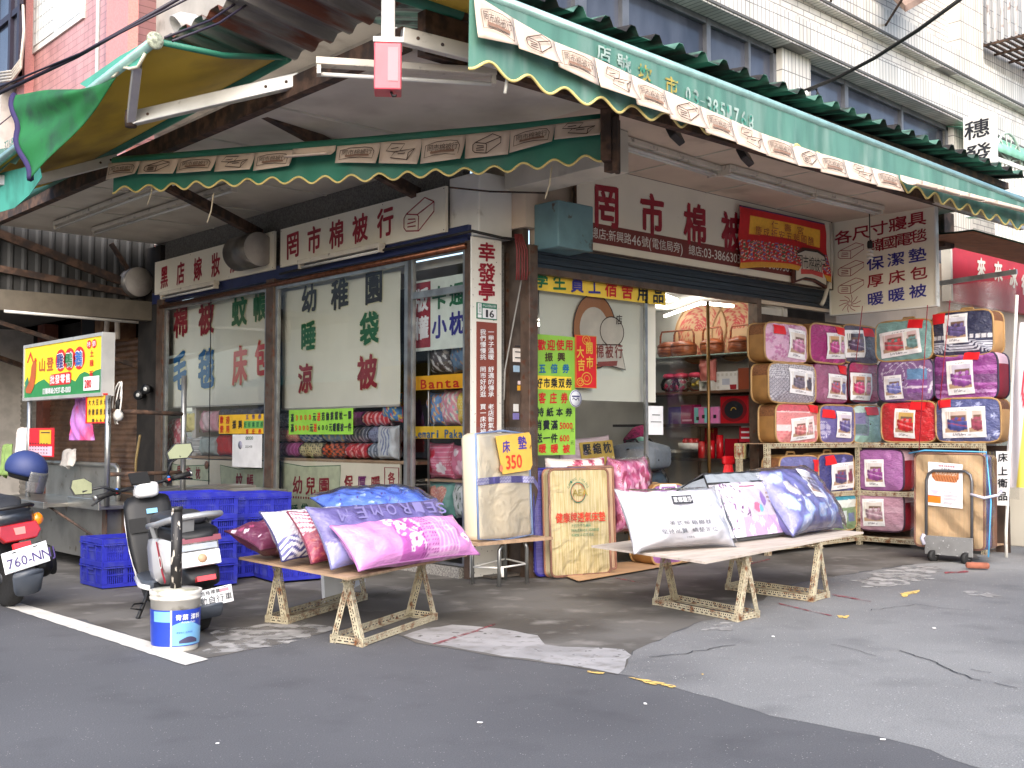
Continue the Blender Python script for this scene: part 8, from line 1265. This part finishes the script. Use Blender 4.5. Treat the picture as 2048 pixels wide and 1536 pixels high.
t = thing('flag', 'yellow and white flag on a thin pole at the right edge', 'flag', (5.0, -2.35, 0)); a, b = PX(2012, 1065, 5.0), PX(2034, 590, 5.0); mb = MB(); mb.tube([(a[0], a[1], 0), a, b], .016, 8); mb.build('pole', M['white'], t)
def fcol(U, V_): C = cA(U, (214, 196, 80)); setc(C, (U < .45) | (V_ > .7), (206, 200, 206)); m = np.hypot(U-.55, (V_-.62)*1.8); setc(C, (m > .18) & (m < .3), (196, 40, 60)); return C
mb = MB(); mb.sheet(lambda U, V_: np.array([PX(2006+34*v+60*u, 975-330*v, 4.98+.04*math.sin(u*8+v*5)) for u, v in zip(U, V_)]), 24, 30, 0, fcol); mb.build('cloth', mat('flag_cloth', vc=True, rough=.8), t)
t = thing('display_counter', 'cream counter with dark top standing in front of the neighbouring shop', 'counter', (7.4, -1.0, 0)); mb = MB(); mb.box(6.2, 9.5, -1.7, -.6, .0, .95); mb.build('cabinet', M['cream'], t, bevel=.01); mb = MB(); mb.box(6.15, 9.55, -1.75, -.55, .95, 1.0); mb.build('counter_top', M['brown'], t); ps_ = Pl(0, 4.95); r = ps_.rect(1992, 2016, 900, 1010, 905, 1012); t, mb = signboard('paper_sign', 'white hand-lettered paper sign behind the wrapped mattress at the right edge', 'sign', ps_, r, M['paperw'], thick=.004)
for c, y in (('床', 915), ('上', 942), ('衛', 966), ('品', 992)): ps_.ch(mb, c, 2006, y, 13, 18, BK, .02)
mb.build('lettering', INK, t)
p = PZ(2030, 1085, 0); mb = MB(); mb.box(5.2, 5.9, -2.7, -2.2, .02, .30); mb.build('cardboard_box', M['card'], label='brown cardboard box on the ground behind the flag pole', cat='box', bevel=.004)
# ------------------------------------------------------------------ inside the doorway: wall shelves facing the street
XS = 3.86
t = thing('wall_shelves', 'glass and wood wall shelves with metal brackets inside the doorway', 'shelves', (4.0, .8, 0)); zs_ = [PX(1420, y, XS)[2] for y in (708, 781, 847, 917)]
for i, z in enumerate(zs_): mb = MB(); mb.box(XS, 4.40, .16, 2.2, z-.03 if i else z-.012, z); mb.build('shelf', [mat('glass_shelf', (150, 170, 160), .1, var=.05), mat('dark_wood_shelf', (92, 62, 44), .4, var=.15), mat('dark_shelf', (50, 40, 38), .5), mat('dark_shelf', (1, 1, 1))][i], t)
for y in (.45, 1.3): mb = MB(); mb.bar((4.38, y, .5), (4.38, y, 2.6), .03, .03); mb.build('bracket_strip', M['steel'], t)
mb = MB(); mb.box(4.0, 4.40, .16, .20, 0, 2.6); mb.build('side_panel', iw, t)
def ps(px, z, x=XS+.1): p = PX(px, 700, x); return np.array([x, p[1], z])
bk = mat('woven_basket', (150, 76, 36), .45, var=.2, scale=10, stretch=(1, 1, 8), col2=(110, 50, 24), coat=.3)
for i, (x, w_) in enumerate(((1340, .30), (1368, .30), (1425, .28), (1480, .26))):
    p = ps(x, zs_[0], XS+.16); t = thing('wedding_basket', ['round woven basket half hidden behind the glass edge on the top shelf', 'round woven basket with tall handle, left one clear of the glass edge', 'round woven basket with tall handle in the middle of the top shelf', 'round woven basket nearest the doorway on the top shelf'][i], 'basket', p, group='woven wedding baskets on the top shelf'); mb = MB(); rr = w_*.5; mb.lathe([(rr*.8, 0), (rr, .05), (rr*1.0, .11), (rr*.98, .115)], p, n=24); mb.build('basket_body', bk, t); mb = MB(); mb.lathe([(rr*1.03, .115), (rr*.95, .15), (rr*.5, .185), (0, .195)], p, n=24); mb.build('lid', bk, t); mb = MB(); mb.tube([p+np.array([0, rr*.98, .08]), p+np.array([0, rr*.95, .26]), p+np.array([0, rr*.8, .31]), p+np.array([0, -rr*.8, .31]), p+np.array([0, -rr*.95, .26]), p+np.array([0, -rr*.98, .08])], .012, 6); mb.build('handle', bk, t)
def disc(U, V_): C = cA(U, (186, 150, 112)); d = np.hypot(U-.5, V_-.5); a = np.arctan2(V_-.5, U-.5); m = (d < .42) & (d > .22) & (np.sin(a*14+d*40)*np.sin(d*70) > .1); setc(C, m, (170, 50, 50)); setc(C, (np.abs(U-.5) < .12) & (np.abs(V_-.62) < .1) & (np.sin(U*150)*np.sin(V_*130) > -.2), (170, 40, 44)); C[np.sin(a*60) > .8] *= .86; return C
for x, r_, lb in ((1402, .37, 'large round bamboo tray with red double happiness print, left one on the top shelf'), (1478, .36, 'large round bamboo tray with red double happiness print, right one on the top shelf')):
    p = ps(x, zs_[0]+r_*.82, 4.30); t = thing('bamboo_tray', lb, 'tray', p-np.array([0, 0, r_]), group='round bamboo trays'); F = Fr(p, (0, -1, 0), (.12, 0, 1)); mb = MB(); mb.sheet(lambda U, V_: np.array([F(r_*min(1, 1)*((2*v)*.5)*math.cos(u*6.2832)*1., r_*v*math.sin(u*6.2832), .02*v) for u, v in zip(U, V_)]), 40, 24, 0, lambda U, V_: disc(.5+.5*V_*np.cos(U*6.2832), .5+.5*V_*np.sin(U*6.2832))); mb.build('tray_face', mat('tray_face', vc=True, rough=.6), t); mb = MB(); mb.tube([F(r_*math.cos(q), r_*math.sin(q), .02) for q in np.linspace(0, 6.2832, 40)[:-1]], .012, 6, closed=True); mb.build('rim', flat((166, 130, 92)), t)
def fbox(name, label, cat, px0, px1, z0, h, cl, x=XS+.12, d=.15, extra=None, m_=None):
    a, b = PX(px0, 750, x)[1], PX(px1, 750, x)[1]; t = thing(name, label, cat, (x+d/2, (a+b)/2, z0)); mb = MB(); mb.box(x, x+d, b, a, z0, z0+h); mb.build('box_body', m_ or flat(cl, .4, .3), t, bevel=.004)
    F = Fr((x-.002, a, z0), (0, -1, 0), (0, 0, 1)); W_ = a-b
    if extra: mb = MB(F); mats = extra(mb, W_, h); mb.build('front_print', mats, t)
    return t
fbox('gift_box', 'purple gift box on the third shelf behind the door glass', 'box', 1336, 1361, zs_[2], .20, (70, 44, 110)); fbox('gift_box', 'magenta gift box leaning on the third shelf', 'box', 1361, 1386, zs_[2], .22, (150, 26, 84), extra=lambda mb, W_, h: (mb.quad(.02, W_-.02, .03, .05, 0), [flat((226, 180, 200))])[1])
def towels(mb, W_, h):
    for i, c in enumerate(range(5)): mb.quad(.01+W_*i/5, W_*(i+1)/5-.004, .01, h-.01, .002, [0, 1, 0, 1, 1][i]); 
    for i in range(4): mb.quad(.04+i*W_/4.4, .08+i*W_/4.4, .04+.02*(i % 2), .08+.02*(i % 2), .005, 2)
    return [flat((130, 206, 206)), flat((230, 130, 190)), M['ink']]
fbox('towel_set', 'boxed set of pink and turquoise towels on the third shelf', 'box', 1387, 1437, zs_[2], .19, (214, 140, 190), extra=towels)
def trayp(mb, W_, h): mb.poly([(W_/2+.46*W_*math.cos(q), h/2+.44*h*math.sin(q)) for q in np.linspace(0, 6.28, 28)[:-1]], .004, 0); mb.poly([(W_/2+.34*W_*math.cos(q), h/2+.33*h*math.sin(q)) for q in np.linspace(0, 6.28, 28)[:-1]], .006, 1); mb.ring([(W_/2+.1*W_*math.cos(q), h/2-.02+.15*h*math.sin(q)) for q in np.linspace(.5, 2.9, 9)], .008, .008, 2, closed=False); return [flat((120, 10, 24)), M['ink'], M['gold']]
fbox('lacquer_tray', 'square red box holding a round black lacquer tray on the third shelf', 'tray', 1440, 1496, zs_[2], .30, (186, 20, 34), extra=trayp)
fbox('wooden_box', 'reddish brown wooden box at the end of the second shelf', 'box', 1476, 1500, zs_[1], .24, (140, 66, 40), d=.12)
def mugs(mb, W_, h):
    for i in range(5):
        for j in range(3):
            if i < 1 or j > 1: mb.quad(.02+W_*i/5, W_*(i+1)/5-.01, .02+h*j/3, h*(j+1)/3-.02, .004, 0)
    mb.quad(.3*W_, .65*W_, .3*h, .62*h, .004, 1); mb.poly([(.68*W_, .05*h), (.95*W_, .05*h), (.97*W_, .3*h), (.66*W_, .3*h)], .006, 2); return [flat((200, 196, 190)), flat((176, 180, 196)), flat((150, 16, 30))]
fbox('mug_set', 'white boxed mug set on the second shelf', 'box', 1432, 1475, zs_[1], .21, (222, 220, 218), extra=mugs)
pm_ = mat('pink_foil_pouch', (190, 110, 100), .25, var=.25, scale=20, coat=.8, cbump=.6); p = ps(1416, zs_[1]+.11); t = pillow('gift_pouch', 'crinkled pink foil gift pouch standing on a small white stand', 'pouch', MX(p+np.array([0, 0, .12]), (0, -1, 0), (0, 0, 1)), .22, .26, .12, lambda U, V_: cA(U, (186, 100, 92)), PLM, seed=41, p1=4, p2=3, nu=30, nv=30); mb = MB(); [mb.box(p[0]-.06, p[0]+.06, p[1]-.09+.16*k, p[1]-.08+.16*k, zs_[1], zs_[1]+.105) for k in (0, 1)]; mb.box(p[0]-.06, p[0]+.06, p[1]-.09, p[1]+.09, zs_[1]+.105, zs_[1]+.112); mb.build('display_stand', M['white'], label='small white stand under the pink foil pouch', cat='stand')
for x, cl, lb in ((1340, (200, 60, 90), 'pink topped gift jar half behind the glass edge'), (1363, (226, 90, 130), 'round gift jar with pink frill lid on the second shelf'), (1392, (214, 180, 60), 'round gift jar with red lid and yellow filling on the second shelf')):
    p = ps(x, zs_[1]); t = thing('gift_jar', lb, 'jar', p, group='gift jars on the second shelf'); mb = MB(); mb.lathe([(.05, 0), (.10, .03), (.115, .09), (.09, .15), (.06, .17)], p, n=18); mb.build('glass_bowl', clear_mat('jar_glass', (.9, .95, .93)), t); mb = MB(); mb.lathe([(.07, .16), (.09, .18), (.07, .21), (0, .22)], p, n=14); mb.build('lid', flat((200, 50, 84)), t); mb = MB()
    for k in range(9): q = p+np.array([random.uniform(-.05, .05), random.uniform(-.06, .06), .03+.09*random.random()]); mb.lathe([(0, -.025), (.022, 0), (0, .025)], q, n=8)
    mb.build('filling', flat(cl), t)
rdm = flat((186, 16, 28), .35, .4); 
for x, w_, h, lb in ((1402, .09, .19, 'plain red cylinder on the fourth shelf'), (1420, .10, .20, 'red and gold printed cylinder on the fourth shelf'), (1438, .08, .26, 'tall clear red candle cylinder on the fourth shelf')):
    p = ps(x, zs_[3]); mb = MB(); mb.lathe([(w_/2, 0), (w_/2, h), (0, h)], p, n=16); o_ = mb.build('red_cylinder', rdm, label=lb, cat='gift', group='red wedding gifts on the fourth shelf')
fbox('red_packet', 'tall red and gold gift bag at the back of the fourth shelf', 'gift bag', 1408, 1426, zs_[3]+.16, .18, (150, 16, 30), x=XS+.3, d=.08, extra=lambda mb, W_, h: (text(mb, 'JOY', .03, h*.8, .05, 0, 0), [M['gold']])[1])
def dh(mb, W_, h): letter(mb, '囍', W_/2, h/2, W_*.8, h*.8, 0, .03, .003, mb.fr, 0); return [flat((190, 20, 30))]
fbox('greeting_card', 'cream card with red double happiness character on the fourth shelf', 'card', 1467, 1488, zs_[3], .17, (236, 222, 160), d=.03, x=XS+.05, extra=dh); fbox('gift_pack', 'red and white striped gift packs at the end of the fourth shelf', 'box', 1477, 1506, zs_[3]+.18, .20, (186, 30, 50), extra=lambda mb, W_, h: ([mb.quad(.03, W_-.02, h*(.2+.3*k), h*(.3+.3*k), .003, 0) for k in range(3)], [M['paperw']])[1]); fbox('gift_box', 'red gift box behind the cylinders on the fourth shelf', 'box', 1448, 1476, zs_[3], .22, (170, 16, 36), x=XS+.25)
p = ps(1380, zs_[3]+.10); t = thing('apple_basket', 'small white basket of red apples behind the door glass', 'basket', p); mb = MB(); mb.lathe([(.11, 0), (.14, .07), (.145, .07), (.135, .0)], p, n=18); mb.build('basket_body', M['white'], t)
for k in range(5): mb = MB(); q = p+np.array([.05*math.cos(k*1.25), .07*math.sin(k*1.25), .085]); mb.lathe([(0, -.04), (.035, -.02), (.04, .01), (.02, .04), (0, .035)], q, n=12); mb.build('apple', flat((176, 20, 30), .3, .5), t)
mb = MB(); mb.box(XS+.02, 4.35, 1.25, 2.0, zs_[3]+.06, zs_[3]+.09); mb.build('shelf_board', M['white'], label='white board shelf under the apple basket', cat='shelf')
def ribb(U, V_): return cA(U, (206, 18, 30))
p = PY(1456, 935, .15); F = Fr(p, (1, 0, 0), (0, 0, 1)); t = thing('red_ribbon', 'bright red pleated ribbon drape hanging from the fourth shelf', 'ribbon', p-np.array([0, 0, .3])); mb = MB(); mb.sheet(lambda U, V_: np.array([F((u-.5)*(.10+.26*(1-v)**1.2), -.28+.36*v, .02*math.sin(u*30)) for u, v in zip(U, V_)]), 40, 10); mb.build('drape', flat((206, 18, 30), .5), t, smooth=True); mb = MB(); mb.box(-.09, .09, .03, .12, -.02, .03, 0, F); mb.build('bow', flat((190, 16, 28), .4), t, bevel=.02)
# floor goods behind the door glass
def p_lpk(U, V_): return cA(U, (206, 176, 186))
o = np.array([1.75, .62, 1.02]); t = pillow('pillow', 'pale pink compressed pillow with yellow 150 price sheet behind the door glass', 'pillow', MX(o, (1, -.1, .06), (0, .2, 1)), .66, .34, .20, p_lpk, PLM, seed=44); Ft = Fr(o+np.array([.04, -.11, 0]), (1, -.1, .06), (0, .2, 1)); mb = MB(Ft); mb.box(-.2, .22, -.15, .13, -.004, .002, 0); mb.build('price_sheet', flat((206, 170, 70)), t); mb = MB(Ft); [letter(mb, c, -.12+.13*i, .06, .10, .11, 0, .02, .006, Ft) for i, c in enumerate('壓縮枕')]; text(mb, '150', -.12, -.08, .12, 1, .02, c=.006, fr=Ft); mb.build('lettering', [M['ink'], flat((196, 70, 60))], t)
t = thing('bedding_bag', 'grey zip bag with black straps lying on dark packs inside the doorway', 'bag', (2.5, .4, .85)); F = Fr((2.18, .28, .84), (1, -.05, .03), (0, .4, 1)); mb = MB(); loft(mb, [(-.32, 0, 0, .02, .08, 3), (-.28, 0, .01, .16, .12, 4), (0, 0, .03, .17, .15, 4), (.28, 0, .01, .16, .12, 4), (.33, 0, 0, .02, .08, 3)]); V_ = np.array(mb.v); mb.v = [tuple(np.array([2.42, .50, .98])+np.array([x, y, z])) for x, y, z in V_]; mb.build('shell', gb, t); mb = MB(); 
for dx in (-.1, .12): mb.tube([(2.42+dx-.04, .34, .95), (2.42+dx-.04, .38, 1.10), (2.42+dx, .48, 1.17), (2.42+dx, .6, 1.15)], .012, 6)
mb.tube([(2.1, .4, 1.07), (2.74, .4, 1.09)], .008, 6); mb.build('strap', blk, t)
pillow('quilt_pack', 'dark teal quilt pack in clear plastic below the grey bag inside the doorway', 'quilt', MX(np.array([2.45, .5, .55]), (1, 0, 0), (0, .1, 1)), .62, .62, .3, lambda U, V_: cA(U, (74, 92, 104)), PLM, seed=45, p1=5, p2=5, film=True, nu=40, nv=30)
Ft = Fr((2.20, .22, .42), (1, -.05, 0), (0, .06, 1)); t = thing('standing_card', 'cream standing card with one blue character in front of the dark quilt pack', 'sign', Ft.o-np.array([0, 0, .3])); mb = MB(Ft); mb.poly([(-.17, -.34), (.17, -.34), (.17, .12), (.13, .18), (-.13, .18), (-.17, .12)], 0, 0, Ft, .02); mb.build('board', M['board'], t); mb = MB(Ft); letter(mb, '暖', -.06, .02, .15, .24, 0, .03, .004, Ft); [mb.ring([(.09+.01*math.cos(q), .06+.01*math.sin(q)), (.09+.05*math.cos(q+.6), .06+.06*math.sin(q+.6))], .005, .004, 1, closed=False) for q in np.linspace(0, 6, 9)]; mb.ring([(-.17, -.34), (.17, -.34), (.17, .12), (.13, .18), (-.13, .18), (-.17, .12)], .012, .003, 2); mb.build('lettering', [flat((50, 44, 150)), flat((180, 60, 60)), flat((60, 60, 60))], t)
for k, (x, y, z, L, W, lb, pf) in enumerate(((1.95, -.12, .40, .42, .72, 'brown sided quilt bag standing behind the white pillow', plain((150, 96, 160), .4)), (2.5, -.1, .36, .5, .6, 'lavender quilt bag half hidden behind the white pillow', plain((110, 104, 160), .4)))): qbag(lb, (x, y, .03), rad(-8+k*6), L, W, .30, pf, side=(0, 0), seed=50+k, name='quilt_bag')
rg = np.random.default_rng(11)
for k, (x, y, h, cl) in enumerate(((1.0, 1.1, .7, (90, 110, 150)), (1.12, 1.12, .66, (80, 120, 96)), (1.24, 1.14, .7, (120, 124, 120)), (1.36, 1.1, .6, (150, 150, 160)))): mb = MB(); mb.sheet(lambda U, V_: np.array([(x+(u-.5)*.15*(1.3-.4*v)+.02*math.sin(v*4), y+.04*math.sin(u*12), 1.0+h*v) for u, v in zip(U, V_)]), 12, 8); mb.build('garment', flat(cl, .9), solid=.02, label='%s garment hanging deep behind the door glass' % ('blue', 'green', 'grey', 'pale')[k], cat='garment')
p = PY(1282, 888, .5); t = thing('balloon_ball', 'mint green ball on a dark stick behind the door glass', 'ball', p-np.array([0, 0, .1])); mb = MB(); mb.lathe([(.075*math.sin(q), -.075*math.cos(q)) for q in np.linspace(0, 3.14, 12)], p, n=18); mb.build('ball', flat((140, 200, 180), .4), t); mb = MB(); mb.tube([p-np.array([0, 0, .07]), p-np.array([0, 0, .3])], .02, 8); mb.build('stick', M['navy'], t)
mb = MB(); p = PY(1275, 868, .6); mb.tube([p+np.array([-.16, 0, -.08]), p, p+np.array([.18, 0, .06])], [.05, .08, .05], 10); mb.build('feather_duster', mat('magenta_plush', (170, 24, 90), .95, var=.3, scale=40, bump=1, bscale=50), label='fluffy magenta duster behind the door glass', cat='duster')
# ------------------------------------------------------------------ goods in the side windows
def roll(y0, y1, z, rr, cl, cl2, lb, k): 
    x = .22; t = thing('rolled_blanket', lb, 'blanket', (x, (y0+y1)/2, z-rr), group='rolled blankets in the side windows'); mb = MB(); f = lambda U, V_: np.array([(x-rr*math.cos(v*6.2832)*1., y0+(y1-y0)*u, z+rr*.9*math.sin(v*6.2832)+.006*math.sin(u*20+v*30)) for u, v in zip(U, V_)])
    def cf(U, V_): C = cA(U, cl); setc(C, [np.sin(U*40) > .5, dots2(U, V_, 9, 16, .3), (np.sin(U*25)*np.sin(V_*50) > 0), nz(U, V_, 14, k) > .3][k % 4], cl2); return C
    mb.sheet(f, 30, 30, 0, cf); mb.build('cloth', PLM, t); mb = MB(); [mb.lathe([(0, 0), (rr*.97, .0)], (x, y, z), (0, 1, 0), 18) for y in (y0+.004, y1-.004)]; mb.build('rolled_end', flat(cl), t)
zb = PX(680, 918, .2)[2]; pal = [((166, 60, 130), (206, 120, 180)), ((226, 210, 160), (60, 56, 56)), ((230, 96, 40), (40, 34, 40)), ((206, 36, 50), (240, 180, 180)), ((110, 120, 136), (190, 196, 206)), ((236, 140, 130), (246, 220, 170)), ((80, 120, 200), (220, 226, 240)), ((130, 180, 226), (236, 226, 140)), ((90, 100, 124), (206, 210, 220)), ((140, 150, 180), (90, 90, 120))]; nmc = ['plum', 'cream and black', 'orange checked', 'red', 'slate', 'coral', 'blue', 'light blue', 'charcoal', 'grey blue']
for i in range(10):
    r_ = i//5; c_ = i % 5; ya, yb_ = PX(566+46*c_, 890, .22)[1], PX(566+46*(c_+1), 890, .22)[1]; roll(yb_+.02, ya, zb+.085+.16*r_, .08, *pal[(r_*5+c_) % 10], '%s rolled blanket %s' % (nmc[i], ('on the lower layer in the middle window' if r_ == 0 else 'on the upper layer in the middle window')), i)
for i in range(4): roll(PX(566+57*(i+1), 840, .22)[1]+.02, PX(566+57*i, 840, .22)[1], zb+.40, .075, *pal[(i*3+4) % 10], ['slate dark rolled blanket on the third layer, far left', 'bright blanket on the third layer, second', 'folded dark blanket on the third layer, third', 'folded blanket on the third layer beside the book-like pack'][i], i+1)
mb = MB(); mb.box(.10, .6, 1.15, 4.2, zb-.03, zb); mb.build('window_shelf', M['wood'], label='plywood shelf holding rolled blankets in the middle window', cat='shelf'); zb2 = PX(430, 912, .2)[2]; mb = MB(); mb.box(.10, .6, 4.25, 6.9, zb2-.03, zb2); mb.build('window_shelf', M['wood'], label='plywood shelf holding bedding packs in the farther side window', cat='shelf')
def hearts(U, V_): C = cA(U, (196, 90, 106)); setc(C, nz(U, V_, 16, 2) > .25, (222, 190, 196)); setc(C, nz(U, V_, 22, 5) > .6, (150, 24, 44)); return C
wp_ = [(352, 34, .46, hearts, 'red and white printed bedding pack, leftmost in the farther window', 0), (383, 32, .26, lambda U, V_: cA(U, (236, 222, 150)), 'pale yellow cushion pack upper left in the farther window', 1), (424, 36, .26, lambda U, V_: (lambda C: (setc(C, np.abs(U-.5) < .2, (240, 214, 220)), C)[1])(cA(U, (232, 170, 186))), 'pink bedding pack with picture in the farther window', 1), (386, 36, .22, lambda U, V_: (lambda C: (setc(C, np.sin(V_*60+3*np.sin(U*5)) > .3, (130, 132, 136)), C)[1])(cA(U, (226, 226, 226))), 'grey and white striped bedding pack low in the farther window', 0), (422, 34, .22, lambda U, V_: cA(U, (186, 200, 200)), 'grey green bedding pack low in the farther window', 0), (456, 32, .24, lambda U, V_: cA(U, (226, 50, 66)), 'red bedding pack in the farther window', 0), (494, 34, .24, lambda U, V_: cA(U, (50, 150, 160)), 'teal bedding pack in the farther window', 0)]
for k, (px, pw, W, pf, lb, up) in enumerate(wp_): zz = zb2+W/2+(.27 if up else 0)+.01; y = PX(px, 870, .2)[1]; L = abs(PX(px+pw/2, 870, .2)[1]-PX(px-pw/2, 870, .2)[1]); pillow('bedding_pack', lb, 'bedding', MX(np.array([.2, y, zz]), (0, -1, 0), (0, 0, 1)), L, W, .16, pf, PLM, 'bedding packs in the farther side window', seed=60+k, p1=4, p2=4, nu=30, nv=24)
def navyleaf(U, V_): C = cA(U, (40, 44, 76)); [setc(C, leaf(U, V_, x, y, .14, an, 2., .5), c) for x, y, an, c in ((.3, .4, 1.2, (120, 140, 80)), (.5, .5, .5, (206, 110, 60)), (.72, .45, 1.8, (206, 180, 130)), (.9, .5, 1.2, (206, 180, 130)))]; return C
pillow('bedding_pack', 'navy bedding bag with tulip and leaf print at the top right of the farther window', 'bedding', MX(np.array([.18, PX(485, 825, .18)[1], zb2+.42]), (0, -1, 0), (0, 0, 1)), 1.0, .30, .2, navyleaf, PLM, 'bedding packs in the farther side window', seed=70, p1=6, p2=4)
def ribpack(U, V_): C = cA(U, (206, 210, 214)); setc(C, (U > .25) & (U < .75) & (V_ > .12) & (np.sin(U*40+3*np.sin(V_*9)) > .2), (120, 130, 170)); return C
pillow('bedding_pack', 'pale mesh pack with ribbon print at the right end of the middle window shelf', 'bedding', MX(np.array([.16, PX(780, 890, .16)[1], zb+.17]), (0, -1, 0), (0, 0, 1)), .30, .32, .12, ribpack, PLM, seed=71, p1=8, p2=8, nu=40, nv=30); pillow('cushion', 'blue and yellow printed cushion above the rolled blankets', 'cushion', MX(np.array([.2, PX(788, 835, .2)[1], zb+.50]), (0, -1, 0), (0, 0, 1)), .28, .28, .16, lambda U, V_: (lambda C: (setc(C, nz(U, V_, 14, 1) > .3, (226, 206, 80)), setc(C, nz(U, V_, 12, 4) > .55, (206, 60, 60)), C)[2])(cA(U, (60, 130, 190))), PLM, seed=72, nu=30, nv=30)
# narrow window: shelves of cushions
def zz_(py): return PX(880, py, .2)[2]
mb = MB()
t = thing('cushion_shelves', 'wooden shelves of cushions in the narrow window beside the pillar', 'shelves', (.4, .7, 0))
for py in (752, 868, 958): z = zz_(py); mb = MB(); mb.box(.14, .6, .38, 1.08, z-.02, z); mb.build('shelf', M['wood'], t)
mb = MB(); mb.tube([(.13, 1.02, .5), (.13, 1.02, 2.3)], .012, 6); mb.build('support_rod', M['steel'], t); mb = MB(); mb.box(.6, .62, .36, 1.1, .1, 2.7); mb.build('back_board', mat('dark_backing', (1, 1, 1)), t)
def cus(py, pz, L, W, y, pf, lb, k): y = y-.16; pillow('cushion', lb, 'cushion', MX(np.array([.24, y+.24, zz_(py)+W/2+.005]), (0, -1, 0), (-.05, 0, 1)), L, W, .18, pf, PLM, 'cushions in the narrow window', seed=80+k, nu=44, nv=36)
def pinkh(U, V_): C = cA(U, (206, 96, 130)); setc(C, dots2(U, V_, 22, 22, .16), (236, 200, 214)); setc(C, flower(U, V_, .3, .7, .16, 1, 2, .4), (190, 30, 60)); setc(C, flower(U, V_, .7, .3, .18, 1, 5, .3), (232, 220, 226)); setc(C, flower(U, V_, .25, .28, .12, 1, 4, .5), (190, 30, 60)); return C
def pinkp(U, V_): C = cA(U, (214, 120, 150)); setc(C, flower(U, V_, .6, .35, .25, 1, 6, .25), (236, 190, 206)); setc(C, flower(U, V_, .3, .8, .14, 1, 3, .3), (232, 220, 226)); return C
def heartp(U, V_): C = cA(U, (116, 168, 156)); x, y = (U-.5)*2.6, (V_-.52)*2.6; m = (x*x+y*y-.55)**3-x*x*y**3*1.1 < 0; setc(C, m, (214, 150, 130)); setc(C, m & (nz(U, V_, 60, 1) > .3), (190, 90, 90)); setc(C, m & (nz(U, V_, 50, 7) > .5), (230, 210, 190)); return C
def treep(U, V_): C = cA(U, (216, 218, 216)); q = V_*4; a = (U*5+.5*(np.floor(q) % 2)) % 1-.5; b = q % 1; setc(C, (np.abs(a) < .26*(1-b)*(1.0-.4*((b*4) % 1))) & (b > .12), (84, 110, 80)); setc(C, (np.abs(a) < .04) & (b <= .14), (90, 80, 60)); return C
def mixp(c, c2, c3): return lambda U, V_: (lambda C: (setc(C, nz(U, V_, 11, c[0]) > .25, c2), setc(C, nz(U, V_, 15, c[1]) > .6, c3), C)[2])(cA(U, c))
cus(958, 0, .34, .32, .88, pinkh, 'pink polka dot cushion with red heart print in the narrow window', 1); cus(958, 0, .32, .30, .54, pinkp, 'plain pink cushion with pale cloud shape in the narrow window', 2); cus(1035, 0, .36, .32, .86, heartp, 'teal cushion with flowered heart in the narrow window', 3); cus(1035, 0, .32, .32, .52, treep, 'white cushion with green fir trees in the narrow window', 4); cus(852, 0, .22, .30, .94, mixp((90, 140, 200), (206, 140, 90), (226, 206, 140)), 'blue and orange patterned cushion in the narrow window', 5); cus(852, 0, .24, .32, .72, mixp((222, 150, 170), (230, 226, 220), (120, 190, 190)), 'pink and white patterned cushion in the narrow window', 6); cus(852, 0, .24, .30, .50, lambda U, V_: (lambda C: (setc(C, dots2(U, V_, 12, 12, .2), (240, 236, 200)), C)[1])(cA(U, (230, 200, 80))), 'yellow dotted cushion in the narrow window', 7); cus(748, 0, .30, .30, .88, mixp((70, 62, 66), (196, 196, 196), (110, 100, 100)), 'dark and white wrapped cushion high in the narrow window', 8); cus(748, 0, .32, .32, .56, mixp((96, 130, 160), (70, 100, 140), (186, 140, 90)), 'blue grey wrapped cushion high in the narrow window', 9)
# ------------------------------------------------------------------ the other sides of the two streets (seen in the window reflections)
def opp(lb, x0, x1, y0, y1, h, facade, cl):
    t = thing('street_building', lb, 'building', ((x0+x1)/2, (y0+y1)/2, 0)); mb = MB(); mb.box(x0, x1, y0, y1, 0, h); mb.build('wall', mat('opp_wall_%d' % cl[0], cl, .8, var=.08, scale=1), t); mw = MB(); ma = MB()
    if facade == 'x': 
        for i in range(int((y1-y0)/3)):
            y = y0+.7+i*3
            for z in (4.4, 7.6): mw.box(x1-.02, x1+.04, y, y+1.7, z, z+1.6)
        ma.add([(x1, y0, 3.6), (x1+1.6, y0, 3.1), (x1+1.6, y1, 3.1), (x1, y1, 3.6)], [(0, 1, 2, 3)])
    else:
        for i in range(int((x1-x0)/3)):
            x = x0+.7+i*3; mw.box(x, x+1.7, y1-.02, y1+.04, 4.2, 5.6)
        ma.add([(x0, y1, 3.4), (x1, y1, 3.4), (x1, y1+1.5, 3.0), (x0, y1+1.5, 3.0)], [(0, 1, 2, 3)])
    mw.build('window_row', mat('grey_window_frame', (1, 1, 1)), t); ma.build('awning', mat('mint_awning', (110, 180, 160), .6), t)
opp('pale building across the side street, seen only in window reflections', -24, -17, 4, 34, 7.5, 'x', (196, 192, 184)); opp('cream building across the front street, seen only in window reflections', -2, 30, -22, -17, 6, 'y', (206, 198, 186))
bpy.data.objects.remove(_to)
for o in list(bpy.data.objects):
    if 'wl' in o: del o['wl']
